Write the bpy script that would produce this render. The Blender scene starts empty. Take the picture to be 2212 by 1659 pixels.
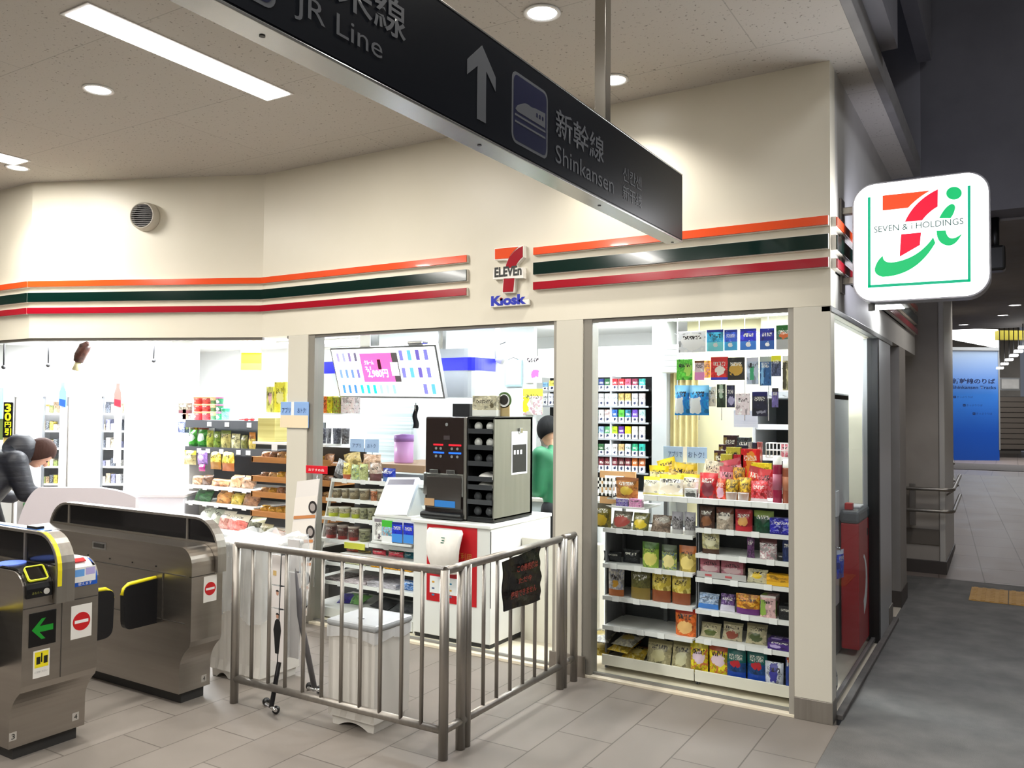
import bpy, bmesh, math, random
from mathutils import Vector, Matrix
random.seed(7)
SC = bpy.context.scene
COL = SC.collection
# ------------------------------------------------------------------ camera
FPX, YAW, PIT, ROL = 1785.5, .546, .032, .008
CAM = Vector((.837, -4.666, 1.65))
FWD = Vector((-math.sin(YAW)*math.cos(PIT), math.cos(YAW)*math.cos(PIT), math.sin(PIT)))
_r = Vector((math.cos(YAW), math.sin(YAW), 0)); _u = _r.cross(FWD)
RGT = math.cos(ROL)*_r + math.sin(ROL)*_u
UPV = -math.sin(ROL)*_r + math.cos(ROL)*_u
cd = bpy.data.cameras.new('camera'); cam = bpy.data.objects.new('camera', cd); COL.objects.link(cam)
cam.matrix_world = Matrix(((RGT.x, UPV.x, -FWD.x, CAM.x), (RGT.y, UPV.y, -FWD.y, CAM.y), (RGT.z, UPV.z, -FWD.z, CAM.z), (0, 0, 0, 1)))
cd.sensor_fit = 'HORIZONTAL'; cd.sensor_width = 36; cd.lens = 36*FPX/2212; cd.clip_start = .05; cd.clip_end = 200
SC.camera = cam
SC.view_settings.view_transform = 'Standard'; SC.view_settings.look = 'None'
SC.view_settings.gamma = 1; SC.view_settings.use_curve_mapping = False
SC.view_settings.exposure = 0.12
# ------------------------------------------------------------------ world: the dim night hall around the kiosk
wd = bpy.data.worlds.new('world'); SC.world = wd; wd.use_nodes = True
wd.node_tree.nodes['Background'].inputs[0].default_value = (.78, .84, 1, 1)
wd.node_tree.nodes['Background'].inputs[1].default_value = .13
# ------------------------------------------------------------------ the lamps' light (most fixtures are modelled further down) and added fill
def area(name, loc, sx, sy, power, col=(1, .95, .86), rot=(0, 0, 0), spread=180):
    l = bpy.data.lights.new(name, 'AREA'); l.shape = 'RECTANGLE'; l.size = sx; l.size_y = sy
    l.energy = power; l.color = col; l.spread = math.radians(spread)
    o = bpy.data.objects.new(name, l); COL.objects.link(o); o.location = loc; o.rotation_euler = rot
    return o
def spot(name, loc, power, col=(1, .93, .8), ang=110, blend=.6, r=.05, rot=(0, 0, 0)):
    l = bpy.data.lights.new(name, 'SPOT'); l.energy = power; l.color = col
    l.spot_size = math.radians(ang); l.spot_blend = blend; l.shadow_soft_size = r
    o = bpy.data.objects.new(name, l); COL.objects.link(o); o.location = loc; o.rotation_euler = rot
    return o
ZC = 3.56            # concourse ceiling
ZI = 2.42            # shop ceiling
NEUT = (1, .985, .96)
WARM = (1, .955, .88)
STRIPS = [(-2.99, -1.78), (-5.78, -1.83), (-2.99, -4.6), (-5.78, -4.6), (-.3, -4.6), (-.3, -6.8), (-2.99, -7.4)]
for i, (x, y) in enumerate(STRIPS):
    area('ceiling_strip_light', (x, y, ZC-.015), .2, 1.26, 52, WARM)
DOWN = [(-3.85, -1.77, .9), (-1.08, -1.26, .9), (-1.117, -.353, 1.25), (-.72, -.31, 0), (-5.95, -1.13, 1.0), (-1.1, -3.0, .9), (.0-.35, -2.2, .7)]
for (x, y, k) in DOWN:
    if k > 0: spot('downlight_beam', (x, y, ZC-.03), 55*k, WARM, 125, .8, .06)
SHOPL = [(-.85, .80, 1.0), (-2.4, 1.0, 1.1), (-3.9, 1.2, 1.1), (-5.4, .7, 1.5), (-6.9, .6, 2.2), (-8.6, 1.1, 2.6), (-1.6, 1.75, .45), (-5.8, 2.2, 1.6), (-.42, 1.72, .55), (-8.0, .15, 2.0)]  # last pair: added fill for the side window and the far-left wall
for (x, y, k) in SHOPL:
    area('shop_panel_light', (x, y, ZI-.025), 1.15, .28, 34*k, (.93, .97, 1))
for (x, y, k) in [(.75, 3.4, .8), (.45, 6.6, 1), (.2, 9.5, 1.2)]:
    spot('corridor_beam', (x, y, 3.15), 46*k, (1, .95, .9), 140, .8, .08)
area('corridor_hall_light', (1.0, 18.5, 3.9), 3, 3, 180, (.95, .97, 1))
spot('side_window_fill', (-.10, 1.1, ZI-.02), 22, (.95, .97, 1), 150, .8, .05)  # added spot to brighten the fridge side; no lamp modelled here
area('high_hall_fill', (4.2, -2.5, 6.3), 2.5, 2.5, 190, (.93, .95, 1))  # unseen fill added high up, brightening asphalt, side walls and sign
area('corridor_far_light', (4.5, 16, 3.6), 2, 6, 90, (.95, .97, 1))

# ------------------------------------------------------------------ pixel -> place helpers
def _ray(px, py): return FWD + (px-1106)/FPX*RGT - (py-829.5)/FPX*UPV
def onY(px, py, y): v = _ray(px, py); return CAM + v*((y-CAM.y)/v.y)
def onX(px, py, x): v = _ray(px, py); return CAM + v*((x-CAM.x)/v.x)
def onZ(px, py, z): v = _ray(px, py); return CAM + v*((z-CAM.z)/v.z)
def onD(px, py, D): return CAM + _ray(px, py)*D
# ------------------------------------------------------------------ materials
_mats = {}
def srgb(c):
    if isinstance(c, str):
        c = c.lstrip('#'); c = tuple(int(c[i:i+2], 16)/255 for i in (0, 2, 4))
    return tuple((x/12.92 if x <= .04045 else ((x+.055)/1.055)**2.4) for x in c[:3])+(1,)
def mat(name, col, rough=.5, metal=0, emit=0, spec=.5, alpha=1, coat=0, trans=0):
    if name in _mats: return _mats[name]
    m = bpy.data.materials.new(name); m.use_nodes = True; b = m.node_tree.nodes['Principled BSDF']
    c = srgb(col); b.inputs['Base Color'].default_value = c; b.inputs['Roughness'].default_value = rough
    b.inputs['Metallic'].default_value = metal; b.inputs['Specular IOR Level'].default_value = spec
    if emit: b.inputs['Emission Color'].default_value = c; b.inputs['Emission Strength'].default_value = emit
    if coat: b.inputs['Coat Weight'].default_value = coat
    b.inputs['Alpha'].default_value = alpha
    _mats[name] = m; return m
def nodes(m): return m.node_tree.nodes, m.node_tree.links, m.node_tree.nodes['Principled BSDF']
def noisy(name, c1, c2, scale, rough=.5, bump=0, metal=0, lo=.35, hi=.65, detail=6, stretch=(1, 1, 1), spec=.5, bscale=None):
    if name in _mats: return _mats[name]
    m = mat(name, c1, rough, metal, spec=spec); N, L, b = nodes(m)
    tc = N.new('ShaderNodeTexCoord'); mp = N.new('ShaderNodeMapping'); mp.inputs['Scale'].default_value = stretch
    L.new(tc.outputs['Object'], mp.inputs['Vector'])
    n = N.new('ShaderNodeTexNoise'); n.inputs['Scale'].default_value = scale; n.inputs['Detail'].default_value = detail
    L.new(mp.outputs['Vector'], n.inputs['Vector'])
    r = N.new('ShaderNodeValToRGB'); r.color_ramp.elements[0].position = lo; r.color_ramp.elements[1].position = hi
    r.color_ramp.elements[0].color = srgb(c1); r.color_ramp.elements[1].color = srgb(c2)
    L.new(n.outputs['Fac'], r.inputs['Fac']); L.new(r.outputs['Color'], b.inputs['Base Color'])
    if bump:
        bp = N.new('ShaderNodeBump'); bp.inputs['Strength'].default_value = bump; bp.inputs['Distance'].default_value = .01
        if bscale:
            n2 = N.new('ShaderNodeTexNoise'); n2.inputs['Scale'].default_value = bscale; L.new(tc.outputs['Object'], n2.inputs['Vector'])
            L.new(n2.outputs['Fac'], bp.inputs['Height'])
        else: L.new(n.outputs['Fac'], bp.inputs['Height'])
        L.new(bp.outputs['Normal'], b.inputs['Normal'])
    return m
def glassmat(name='window_glass', tint='#fbfdfd', gloss=.06, rough=.02):
    if name in _mats: return _mats[name]
    m = bpy.data.materials.new(name); m.use_nodes = True; N = m.node_tree.nodes; L = m.node_tree.links
    N.remove(N['Principled BSDF']); o = N['Material Output']
    t = N.new('ShaderNodeBsdfTransparent'); t.inputs[0].default_value = srgb(tint)
    g = N.new('ShaderNodeBsdfGlossy'); g.inputs['Roughness'].default_value = rough
    mx = N.new('ShaderNodeMixShader'); fr = N.new('ShaderNodeFresnel'); fr.inputs['IOR'].default_value = 1.08
    ge = N.new('ShaderNodeNewGeometry'); sb = N.new('ShaderNodeMath'); sb.operation = 'SUBTRACT'; sb.inputs[0].default_value = 1; L.new(ge.outputs['Backfacing'], sb.inputs[1]); mu = N.new('ShaderNodeMath'); mu.operation = 'MULTIPLY'; L.new(fr.outputs[0], mu.inputs[0]); L.new(sb.outputs[0], mu.inputs[1]); L.new(mu.outputs[0], mx.inputs[0]); L.new(t.outputs[0], mx.inputs[1]); L.new(g.outputs[0], mx.inputs[2]); L.new(mx.outputs[0], o.inputs[0])
    _mats[name] = m; return m
def film(name, tint='#ffffff', fac=.35):
    """thin clear plastic: part transparent, part glossy white"""
    if name in _mats: return _mats[name]
    m = bpy.data.materials.new(name); m.use_nodes = True; N = m.node_tree.nodes; L = m.node_tree.links
    b = N['Principled BSDF']; b.inputs['Base Color'].default_value = srgb(tint); b.inputs['Roughness'].default_value = .15
    t = N.new('ShaderNodeBsdfTransparent'); mx = N.new('ShaderNodeMixShader'); mx.inputs[0].default_value = fac
    L.new(t.outputs[0], mx.inputs[1]); L.new(b.outputs[0], mx.inputs[2]); L.new(mx.outputs[0], N['Material Output'].inputs[0])
    _mats[name] = m; return m
_pk = 0
def print_mat(base, top=None, bot=None, lab=None, lr=(.18, .82, .3, .7), round_=True, spots=None, rough=.32, emit=0, sscale=9, script=.62):
    """printed packaging: bands at the top and bottom, a centre panel and blotchy print, all in the pack's own UV"""
    global _pk
    key = ('pk', base, top, bot, lab, lr, round_, spots, emit, sscale, script)
    if key in _mats: return _mats[key]
    _pk += 1
    m = bpy.data.materials.new('printed_pack'); m.use_nodes = True; N, L, b = nodes(m); b.inputs['Roughness'].default_value = rough
    uv = N.new('ShaderNodeUVMap'); sp = N.new('ShaderNodeSeparateXYZ'); L.new(uv.outputs[0], sp.inputs[0])
    def math_(op, a, bb):
        n = N.new('ShaderNodeMath'); n.operation = op
        for i, v in enumerate((a, bb)):
            if isinstance(v, (int, float)): n.inputs[i].default_value = v
            elif v is not None: L.new(v, n.inputs[i])
        return n.outputs[0]
    cur = N.new('ShaderNodeRGB'); cur.outputs[0].default_value = srgb(base); cur = cur.outputs[0]
    def mixc(fac, col):
        nonlocal cur
        n = N.new('ShaderNodeMix'); n.data_type = 'RGBA'; L.new(fac, n.inputs['Factor']); L.new(cur, n.inputs[6]); n.inputs[7].default_value = srgb(col)
        cur = n.outputs[2]
    U, V = sp.outputs[0], sp.outputs[1]
    tc = N.new('ShaderNodeTexCoord')
    if spots:
        if len(str(spots)) == 7:
            spots = '#%02x%02x%02x' % tuple(int(round(.62*int(spots[i:i+2], 16)+.38*int(base[i:i+2], 16))) for i in (1, 3, 5))
        no = N.new('ShaderNodeTexNoise'); no.inputs['Scale'].default_value = sscale; no.inputs['Detail'].default_value = 3; m4 = N.new('ShaderNodeMapping'); m4.inputs['Location'].default_value = (_pk*.53 % 6, _pk*1.3 % 8, 0); L.new(uv.outputs[0], m4.inputs[0]); L.new(m4.outputs[0], no.inputs['Vector'])
        mixc(math_('GREATER_THAN', no.outputs['Fac'], .52), spots)
    nd = N.new('ShaderNodeTexNoise'); nd.inputs['Scale'].default_value = 5; nd.inputs['Detail'].default_value = 4; L.new(uv.outputs[0], nd.inputs['Vector'])
    wob = math_('MULTIPLY', math_('SUBTRACT', nd.outputs['Fac'], .5), .35)
    U2, V2 = math_('ADD', U, wob), math_('ADD', V, math_('MULTIPLY', wob, .8))
    cb = srgb(base); lum = .3*cb[0]+.6*cb[1]+.1*cb[2]
    def hexof(c): return tuple(max(0, min(1, x)) for x in c)
    shade_ = tuple(x**(1/2.2)*.72 for x in cb[:3]); lite_ = tuple(min(1, x**(1/2.2)*1.12+.06) for x in cb[:3])
    n3 = N.new('ShaderNodeTexNoise'); n3.inputs['Scale'].default_value = 3.2; n3.inputs['Detail'].default_value = 5; m3 = N.new('ShaderNodeMapping'); m3.inputs['Location'].default_value = (_pk*.91 % 6, _pk*1.7 % 8, 0); L.new(uv.outputs[0], m3.inputs[0]); L.new(m3.outputs[0], n3.inputs['Vector']); L.new(m3.outputs[0], nd.inputs['Vector'])
    mixc(math_('GREATER_THAN', n3.outputs['Fac'], .58), shade_); mixc(math_('LESS_THAN', n3.outputs['Fac'], .40), lite_)
    if top: mixc(math_('GREATER_THAN', V, top[1]), top[0])
    if bot: mixc(math_('LESS_THAN', V, bot[1]), bot[0])
    if lab:
        x0, x1, y0, y1 = lr
        a = math_('DIVIDE', math_('SUBTRACT', U2, (x0+x1)/2), (x1-x0)/2); c = math_('DIVIDE', math_('SUBTRACT', V2, (y0+y1)/2), (y1-y0)/2)
        p = 2 if round_ else 8
        s = math_('ADD', math_('POWER', math_('ABSOLUTE', a, None), p), math_('POWER', math_('ABSOLUTE', c, None), p))
        mixc(math_('LESS_THAN', s, 1), lab)
    if script:
        ns = N.new('ShaderNodeTexNoise'); ns.inputs['Scale'].default_value = (11, 17, 9, 21, 14)[_pk % 5]; ns.inputs['Detail'].default_value = 2; mp = N.new('ShaderNodeMapping'); mp.inputs['Scale'].default_value = (1.3+.25*(_pk % 4), .7+.2*(_pk % 3), 1); mp.inputs['Location'].default_value = (_pk*1.37 % 7, _pk*2.11 % 5, _pk*.77 % 9); L.new(uv.outputs[0], mp.inputs[0]); L.new(mp.outputs[0], ns.inputs['Vector'])
        band = math_('MULTIPLY', math_('GREATER_THAN', V, script), math_('LESS_THAN', V, script+.17)); side = math_('MULTIPLY', math_('GREATER_THAN', U, .16), math_('LESS_THAN', U, .84))
        f_ = math_('MULTIPLY', math_('MULTIPLY', band, side), math_('GREATER_THAN', ns.outputs['Fac'], .52)); mixc(f_, (.93, .92, .88) if lum < .25 else (.16, .13, .14))
    bp = N.new('ShaderNodeBump'); bp.inputs['Strength'].default_value = .35; bp.inputs['Distance'].default_value = .004; L.new(n3.outputs['Fac'], bp.inputs['Height']); L.new(bp.outputs['Normal'], b.inputs['Normal'])
    L.new(cur, b.inputs['Base Color'])
    if emit: L.new(cur, b.inputs['Emission Color']); b.inputs['Emission Strength'].default_value = emit
    _mats[key] = m; return m
# ------------------------------------------------------------------ mesh builder
class MB:
    def __init__(s): s.bm = bmesh.new(); s.uv = None
    def _xf(s, vs, M):
        if M is not None: bmesh.ops.transform(s.bm, matrix=M, verts=vs)
    def box(s, x0, x1, y0, y1, z0, z1, bev=0, M=None, mi=0, seg=2):
        r = bmesh.ops.create_cube(s.bm, size=1); vs = r['verts']
        for v in vs: v.co = Vector(((x0+x1)/2+v.co.x*(x1-x0), (y0+y1)/2+v.co.y*(y1-y0), (z0+z1)/2+v.co.z*(z1-z0)))
        fs = {f for v in vs for f in v.link_faces}
        if bev:
            es = list({e for v in vs for e in v.link_edges})
            q = bmesh.ops.bevel(s.bm, geom=es, offset=bev, segments=seg, affect='EDGES', profile=.5)
            vs = list({v for f in q['faces'] for v in f.verts} | {v for v in vs if v.is_valid}); fs = {f for v in vs for f in v.link_faces}
        for f in fs: f.material_index = mi
        s._xf(vs, M); return s
    def tube(s, pts, r, seg=12, mi=0, caps=True, M=None):
        """round bar along a polyline; r a number or a list"""
        pts = [Vector(p) for p in pts]; n = len(pts); rs = r if isinstance(r, (list, tuple)) else [r]*n
        rings = []; nrm = None
        for i, p in enumerate(pts):
            t = (pts[min(i+1, n-1)]-pts[max(i-1, 0)]).normalized()
            if nrm is None:
                a = Vector((0, 0, 1)) if abs(t.z) < .9 else Vector((1, 0, 0)); nrm = t.cross(a).normalized()
            else: nrm = (nrm - t*nrm.dot(t)).normalized()
            bn = t.cross(nrm); k = 1
            if 0 < i < n-1:
                c = (pts[i]-pts[i-1]).normalized().dot((pts[i+1]-pts[i]).normalized()); k = 1/max(.5, math.sqrt((1+c)/2))
            rings.append([s.bm.verts.new(p+(nrm*math.cos(2*math.pi*j/seg)+bn*math.sin(2*math.pi*j/seg))*rs[i]) for j in range(seg)])
        fs = []
        for a, c in zip(rings, rings[1:]):
            for j in range(seg): fs.append(s.bm.faces.new((a[j], a[(j+1) % seg], c[(j+1) % seg], c[j])))
        for f in fs: f.smooth = True; f.material_index = mi
        if caps:
            for q in (rings[0][::-1], rings[-1]):
                f = s.bm.faces.new(q); f.material_index = mi
        s._xf([v for q in rings for v in q], M); return s
    def cyl(s, p0, p1, r, seg=20, mi=0, r1=None): return s.tube([p0, p1], [r, r if r1 is None else r1], seg, mi)
    def lathe(s, prof, c=(0, 0, 0), seg=24, mi=0, M=None, smooth=True):
        rings = []; c = Vector(c)
        for (r, z) in prof: rings.append([s.bm.verts.new(c+Vector((r*math.cos(2*math.pi*j/seg), r*math.sin(2*math.pi*j/seg), z))) for j in range(seg)])
        for a, b in zip(rings, rings[1:]):
            for j in range(seg):
                f = s.bm.faces.new((a[j], a[(j+1) % seg], b[(j+1) % seg], b[j])); f.smooth = smooth; f.material_index = mi
        for q, rr in ((rings[0][::-1], prof[0][0]), (rings[-1], prof[-1][0])):
            if rr > 1e-5: s.bm.faces.new(q).material_index = mi
        s._xf([v for q in rings for v in q], M); return s
    def prism(s, pts, o, ux, uy, depth, mi=0, smooth=False):
        """2D outline pts extruded: o + x*ux + y*uy, thickness along ux x uy"""
        o, ux, uy = Vector(o), Vector(ux), Vector(uy); n = ux.cross(uy).normalized()*depth
        a = [s.bm.verts.new(o+ux*x+uy*y) for x, y in pts]; b = [s.bm.verts.new(v.co+n) for v in a]
        k = len(a); fl = []
        fl.append(s.bm.faces.new(a[::-1])); fl.append(s.bm.faces.new(b))
        for i in range(k):
            f = s.bm.faces.new((a[i], a[(i+1) % k], b[(i+1) % k], b[i])); f.smooth = smooth; fl.append(f)
        for f in fl: f.material_index = mi
        return s
    def quad(s, p, mi=0, uv=None):
        f = s.bm.faces.new([s.bm.verts.new(Vector(q)) for q in p]); f.material_index = mi
        return s
    def ball(s, c, r, sub=2, sc=(1, 1, 1), mi=0, M=None, seg=16):
        q = bmesh.ops.create_uvsphere(s.bm, u_segments=seg, v_segments=max(6, seg//2), radius=r)
        for v in q['verts']: v.co = Vector(c)+Vector((v.co.x*sc[0], v.co.y*sc[1], v.co.z*sc[2]))
        for f in {f for v in q['verts'] for f in v.link_faces}: f.smooth = True; f.material_index = mi
        s._xf(q['verts'], M); return s
    def sheet(s, fn, nu, nv, mi=0, uv=True, smooth=True, close=False):
        """grid surface from fn(u,v); writes UVs"""
        lay = s.bm.loops.layers.uv.verify()
        g = [[s.bm.verts.new(Vector(fn(i/nu, j/nv))) for i in range(nu+1)] for j in range(nv+1)]
        for j in range(nv):
            for i in range(nu):
                f = s.bm.faces.new((g[j][i], g[j][i+1], g[j+1][i+1], g[j+1][i])); f.smooth = smooth; f.material_index = mi
                for l, (a, b) in zip(f.loops, ((i, j), (i+1, j), (i+1, j+1), (i, j+1))): l[lay].uv = (a/nu, b/nv)
        return s
    def mesh(s, name, mats):
        me = bpy.data.meshes.new(name); bmesh.ops.recalc_face_normals(s.bm, faces=s.bm.faces) if not getattr(s, 'keep', False) else None
        s.bm.to_mesh(me); s.bm.free()
        for m in (mats if isinstance(mats, (list, tuple)) else [mats]): me.materials.append(m)
        return me
    def build(s, name, mats, parent=None, label=None, loc=None, rotz=0):
        """mesh given in WORLD coordinates; origin goes to the parent's frame or to the base of the mesh"""
        me = s.mesh(name, mats)
        if parent is None:
            if loc is None:
                xs = [v.co for v in me.vertices]
                loc = Vector(((min(c.x for c in xs)+max(c.x for c in xs))/2, (min(c.y for c in xs)+max(c.y for c in xs))/2, min(c.z for c in xs)))
            me.transform(Matrix.Rotation(-rotz, 4, 'Z') @ Matrix.Translation(-Vector(loc)))
            o = bpy.data.objects.new(name, me); o.location = loc; o.rotation_euler = (0, 0, rotz)
        else:
            W = Matrix.Identity(4); p = parent
            while p: W = (Matrix.Translation(p.location) @ Matrix.Rotation(p.rotation_euler.z, 4, 'Z')) @ W; p = p.parent
            me.transform(W.inverted()); o = bpy.data.objects.new(name, me); o.parent = parent
        COL.objects.link(o)
        if label: o['label'] = label
        return o
def thing(name, label, cat, loc=(0, 0, 0), rotz=0, group=None):
    o = bpy.data.objects.new(name, None); o.empty_display_size = .05; COL.objects.link(o)
    o.location = loc; o.rotation_euler = (0, 0, rotz); o['label'] = label; o['category'] = cat
    if group: o['group'] = group
    return o
def tag(o, label, cat, group=None):
    o['label'] = label; o['category'] = cat
    if group: o['group'] = group
    return o
def struct(name, mb, m):
    o = mb.build(name, m); o['kind'] = 'structure'; return o
def dup(o, loc=None, rotz=None, label=None, group=None, parent=None):
    c = o.copy(); COL.objects.link(c)
    if parent: c.parent = parent
    if loc is not None: c.location = loc
    if rotz is not None: c.rotation_euler = (0, 0, rotz)
    if label: c['label'] = label
    if group: c['group'] = group
    for ch in [k for k in bpy.data.objects if k.parent == o]: dup(ch, parent=c)
    return c
_txt = {}
def text(s, parent, m, o, ux, uy, w, h, name='lettering', th=.0015, label=None, bold=0, stretch=True):
    """lettering fitted into a w x h box whose lower left corner is o; ux, uy unit directions"""
    cu = bpy.data.curves.new('t', 'FONT'); cu.body = s; cu.extrude = 0; cu.offset = bold; cu.resolution_u = 3; cu.space_line = .9
    to = bpy.data.objects.new('t', cu); COL.objects.link(to); bpy.context.view_layer.update()
    me = bpy.data.meshes.new_from_object(to.evaluated_get(bpy.context.evaluated_depsgraph_get()))
    bpy.data.objects.remove(to); bpy.data.curves.remove(cu)
    if not me.vertices: return None
    x0 = min(v.co.x for v in me.vertices); x1 = max(v.co.x for v in me.vertices); y0 = min(v.co.y for v in me.vertices); y1 = max(v.co.y for v in me.vertices)
    sx, sy = w/max(1e-4, x1-x0), h/max(1e-4, y1-y0)
    if not stretch: sx = sy = min(sx, sy)
    o, ux, uy = Vector(o), Vector(ux), Vector(uy); n = ux.cross(uy).normalized()
    bm = bmesh.new(); bm.from_mesh(me); bpy.data.meshes.remove(me)
    for v in bm.verts: v.co = o+ux*((v.co.x-x0)*sx)+uy*((v.co.y-y0)*sy)+n*th
    k = MB(); k.bm.free(); k.bm = bm; k.keep = True
    for f in bm.faces: f.material_index = 0
    return k.build(name, m, parent, label)
X, Y_, Z = Vector((1, 0, 0)), Vector((0, 1, 0)), Vector((0, 0, 1))
# common materials
CREAM = noisy('cream_wall_panel', '#e3ddcb', '#e6e0cf', 2.2, .38, spec=.4)
FRAME = mat('cream_column_panel', '#d6d2c4', .35)
SHOPW = mat('shop_white', '#f2f3f2', .5)
STEEL = noisy('brushed_stainless', '#96918a', '#a09b94', 40, .40, .03, .85, stretch=(1, 1, .05))
STEELD = noisy('brushed_stainless_body', '#9d978f', '#a49e96', 30, .30, .01, .95, stretch=(.05, .05, 1))
CHROME = mat('chrome', '#c9cacb', .12, 1)
BLACK = mat('black_plastic', '#0b0b0d', .35)
DARK = mat('dark_grey', '#2a2a2c', .5)
GREY = mat('mid_grey', '#8b8c8c', .5)
WHITE = mat('white_plastic', '#efefec', .35)
PAPER = mat('white_paper', '#f0f0f0', .7)
RED = mat('signal_red', '#c9151c', .4)
YEL = mat('signal_yellow', '#f0e01e', .4)
GLASS = glassmat()
LAMP = mat('lamp_diffuser', '#ffffff', .5, emit=9)
# ================================================================== THE SETTING
def tile_mat(name, c1, c2, grout, w, h, ox, oy, rough=.35, mortar=.004, bump=.15, var=.5, offset=0.0, swap=False, rot=0):
    m = mat(name, c1, rough); N, L, b = nodes(m)
    tc = N.new('ShaderNodeTexCoord'); mp = N.new('ShaderNodeMapping'); mp.inputs['Location'].default_value = (-ox, -oy, 0); mp.inputs['Rotation'].default_value = (0, 0, rot)
    geo = N.new('ShaderNodeNewGeometry')
    if swap:
        sx = N.new('ShaderNodeSeparateXYZ'); cx = N.new('ShaderNodeCombineXYZ'); L.new(geo.outputs['Position'], sx.inputs[0]); L.new(sx.outputs[1], cx.inputs[0]); L.new(sx.outputs[0], cx.inputs[1]); L.new(cx.outputs[0], mp.inputs['Vector'])
    else: L.new(geo.outputs['Position'], mp.inputs['Vector'])
    br = N.new('ShaderNodeTexBrick'); br.offset = offset; br.offset_frequency = 2; br.squash = 1
    br.inputs['Scale'].default_value = 1; br.inputs['Brick Width'].default_value = w; br.inputs['Row Height'].default_value = h
    br.inputs['Mortar Size'].default_value = mortar; br.inputs['Mortar Smooth'].default_value = .1; br.inputs['Bias'].default_value = 0
    br.inputs['Color1'].default_value = srgb(c1); br.inputs['Color2'].default_value = srgb(c2); br.inputs['Mortar'].default_value = srgb(grout)
    L.new(mp.outputs['Vector'], br.inputs['Vector'])
    n = N.new('ShaderNodeTexNoise'); n.inputs['Scale'].default_value = 2.3; n.inputs['Detail'].default_value = 8; L.new(geo.outputs['Position'], n.inputs['Vector'])
    r = N.new('ShaderNodeMapRange'); r.inputs['From Min'].default_value = .3; r.inputs['From Max'].default_value = .7; r.inputs['To Min'].default_value = 1-var*.25; r.inputs['To Max'].default_value = 1+var*.18
    L.new(n.outputs['Fac'], r.inputs['Value'])
    hs = N.new('ShaderNodeHueSaturation'); L.new(br.outputs['Color'], hs.inputs['Color']); L.new(r.outputs[0], hs.inputs['Value']); L.new(hs.outputs[0], b.inputs['Base Color'])
    bp = N.new('ShaderNodeBump'); bp.inputs['Strength'].default_value = bump; bp.inputs['Distance'].default_value = .002; bp.invert = True
    L.new(br.outputs['Fac'], bp.inputs['Height']); L.new(bp.outputs['Normal'], b.inputs['Normal'])
    rr = N.new('ShaderNodeMapRange'); rr.inputs['To Min'].default_value = rough-.06; rr.inputs['To Max'].default_value = rough+.14; L.new(n.outputs['Fac'], rr.inputs['Value']); L.new(rr.outputs[0], b.inputs['Roughness'])
    return m
FLOOR = tile_mat('concourse_tiles', '#7c756e', '#827b74', '#58524c', .61, .305, -.237, -.275, .42, .0035, offset=.5, swap=True)
struct('floor', MB().box(-14, .03, -9, .02, -.1, 0), FLOOR)
# shop floor
SHOPF = noisy('shop_floor_cream', '#d8cdb9', '#e2d8c6', 5, .35, spec=.4)
struct('floor_shop', MB().box(-14, .0, .02, 3.6, -.1, .004), SHOPF)
# asphalt strip over the building joint
ASPH = noisy('asphalt', '#5e5e5c', '#7c7a77', 5, .85, .35, lo=.25, hi=.75, detail=14, bscale=160)
struct('floor_asphalt', MB().box(.03, 9, -9, 4.72, -.1, 0), ASPH)
struct('floor_asphalt_recess', MB().box(-1.2, .03, 2.62, 4.9, -.1, -.002), ASPH)
struct('trim_3', MB().box(-.005, .035, .1, 2.62, 0, .028, .004), noisy('kerb_grey', '#5b5855', '#6a6663', 12, .7))
# window kerb and sill
SILL = noisy('cream_stone_sill', '#e6dcc4', '#efe6d2', 8, .3)
b = MB(); b.box(-1.478, -.19, .0, .36, 0, .016, .002); struct('trim_1', b, SILL)
b = MB(); b.box(-3.81, -1.66, -.0, .4, 0, .02, .002); struct('trim_2', b, SILL)
# ------- corridor beyond: ramp and landing
CTILE = tile_mat('corridor_tiles', '#877b74', '#8d817a', '#60564f', .40, .60, .55, 4.7, .45, .006, offset=.0, rot=-.08)
RY0, RY1, RZ = 4.72, 13.6, .48
b = MB(); b.prism([(RY0, 0), (RY1, RZ), (RY1, -.2), (RY0, -.2)], (-.6, 0, 0), (0, 1, 0), (0, 0, 1), 6.5); struct('floor_ramp', b, CTILE)
b = MB(); b.box(-4, 9, RY1, 26, RZ-.2, RZ); struct('floor_landing', b, tile_mat('landing_tiles', '#8d8078', '#93867f', '#665c57', .45, .45, 0, 0, .4, .006))
b = MB(); b.box(-.4, 1.6, 15.2, 17.6, RZ, RZ+.012, .003); struct('floor_mat', b, noisy('entrance_mat_grey', '#5c5652', '#6b6560', 30, .9))
# walls of the kiosk (fascia)
FB = 2.228
b = MB()
b.box(-4.378, 0, 0, .14, FB, ZC); struct('wall_front', b, CREAM)
K1, K2, K3 = Vector((-4.378, .0, 0)), Vector((-6.297, -.82, 0)), Vector((-9.5, -.80, 0))
def slab(p, q, z0, z1, th=.14, off=0):
    """upright slab whose visible face runs from p to q (face towards the camera side)"""
    d = (q-p).normalized(); n = Vector((-d.y, d.x, 0)); n = n if n.y > 0 else -n
    return [(p+n*off, q+n*off, q+n*(off+th), p+n*(off+th)), z0, z1]
def addslab(b, p, q, z0, z1, th=.14, off=0, mi=0):
    c, a, e = slab(p, q, z0, z1, th, off)
    vs = [b.bm.verts.new(Vector((v.x, v.y, z))) for z in (a, e) for v in c]
    for idx in ((0, 1, 2, 3), (4, 5, 6, 7), (0, 1, 5, 4), (1, 2, 6, 5), (2, 3, 7, 6), (3, 0, 4, 7)):
        b.bm.faces.new([vs[i] for i in idx]).material_index = mi
    return b
struct('wall_entrance', addslab(MB(), K1, K2, FB, ZC), CREAM)
struct('wall_left', addslab(MB(), K2, K3, FB, ZC), CREAM)
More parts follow.
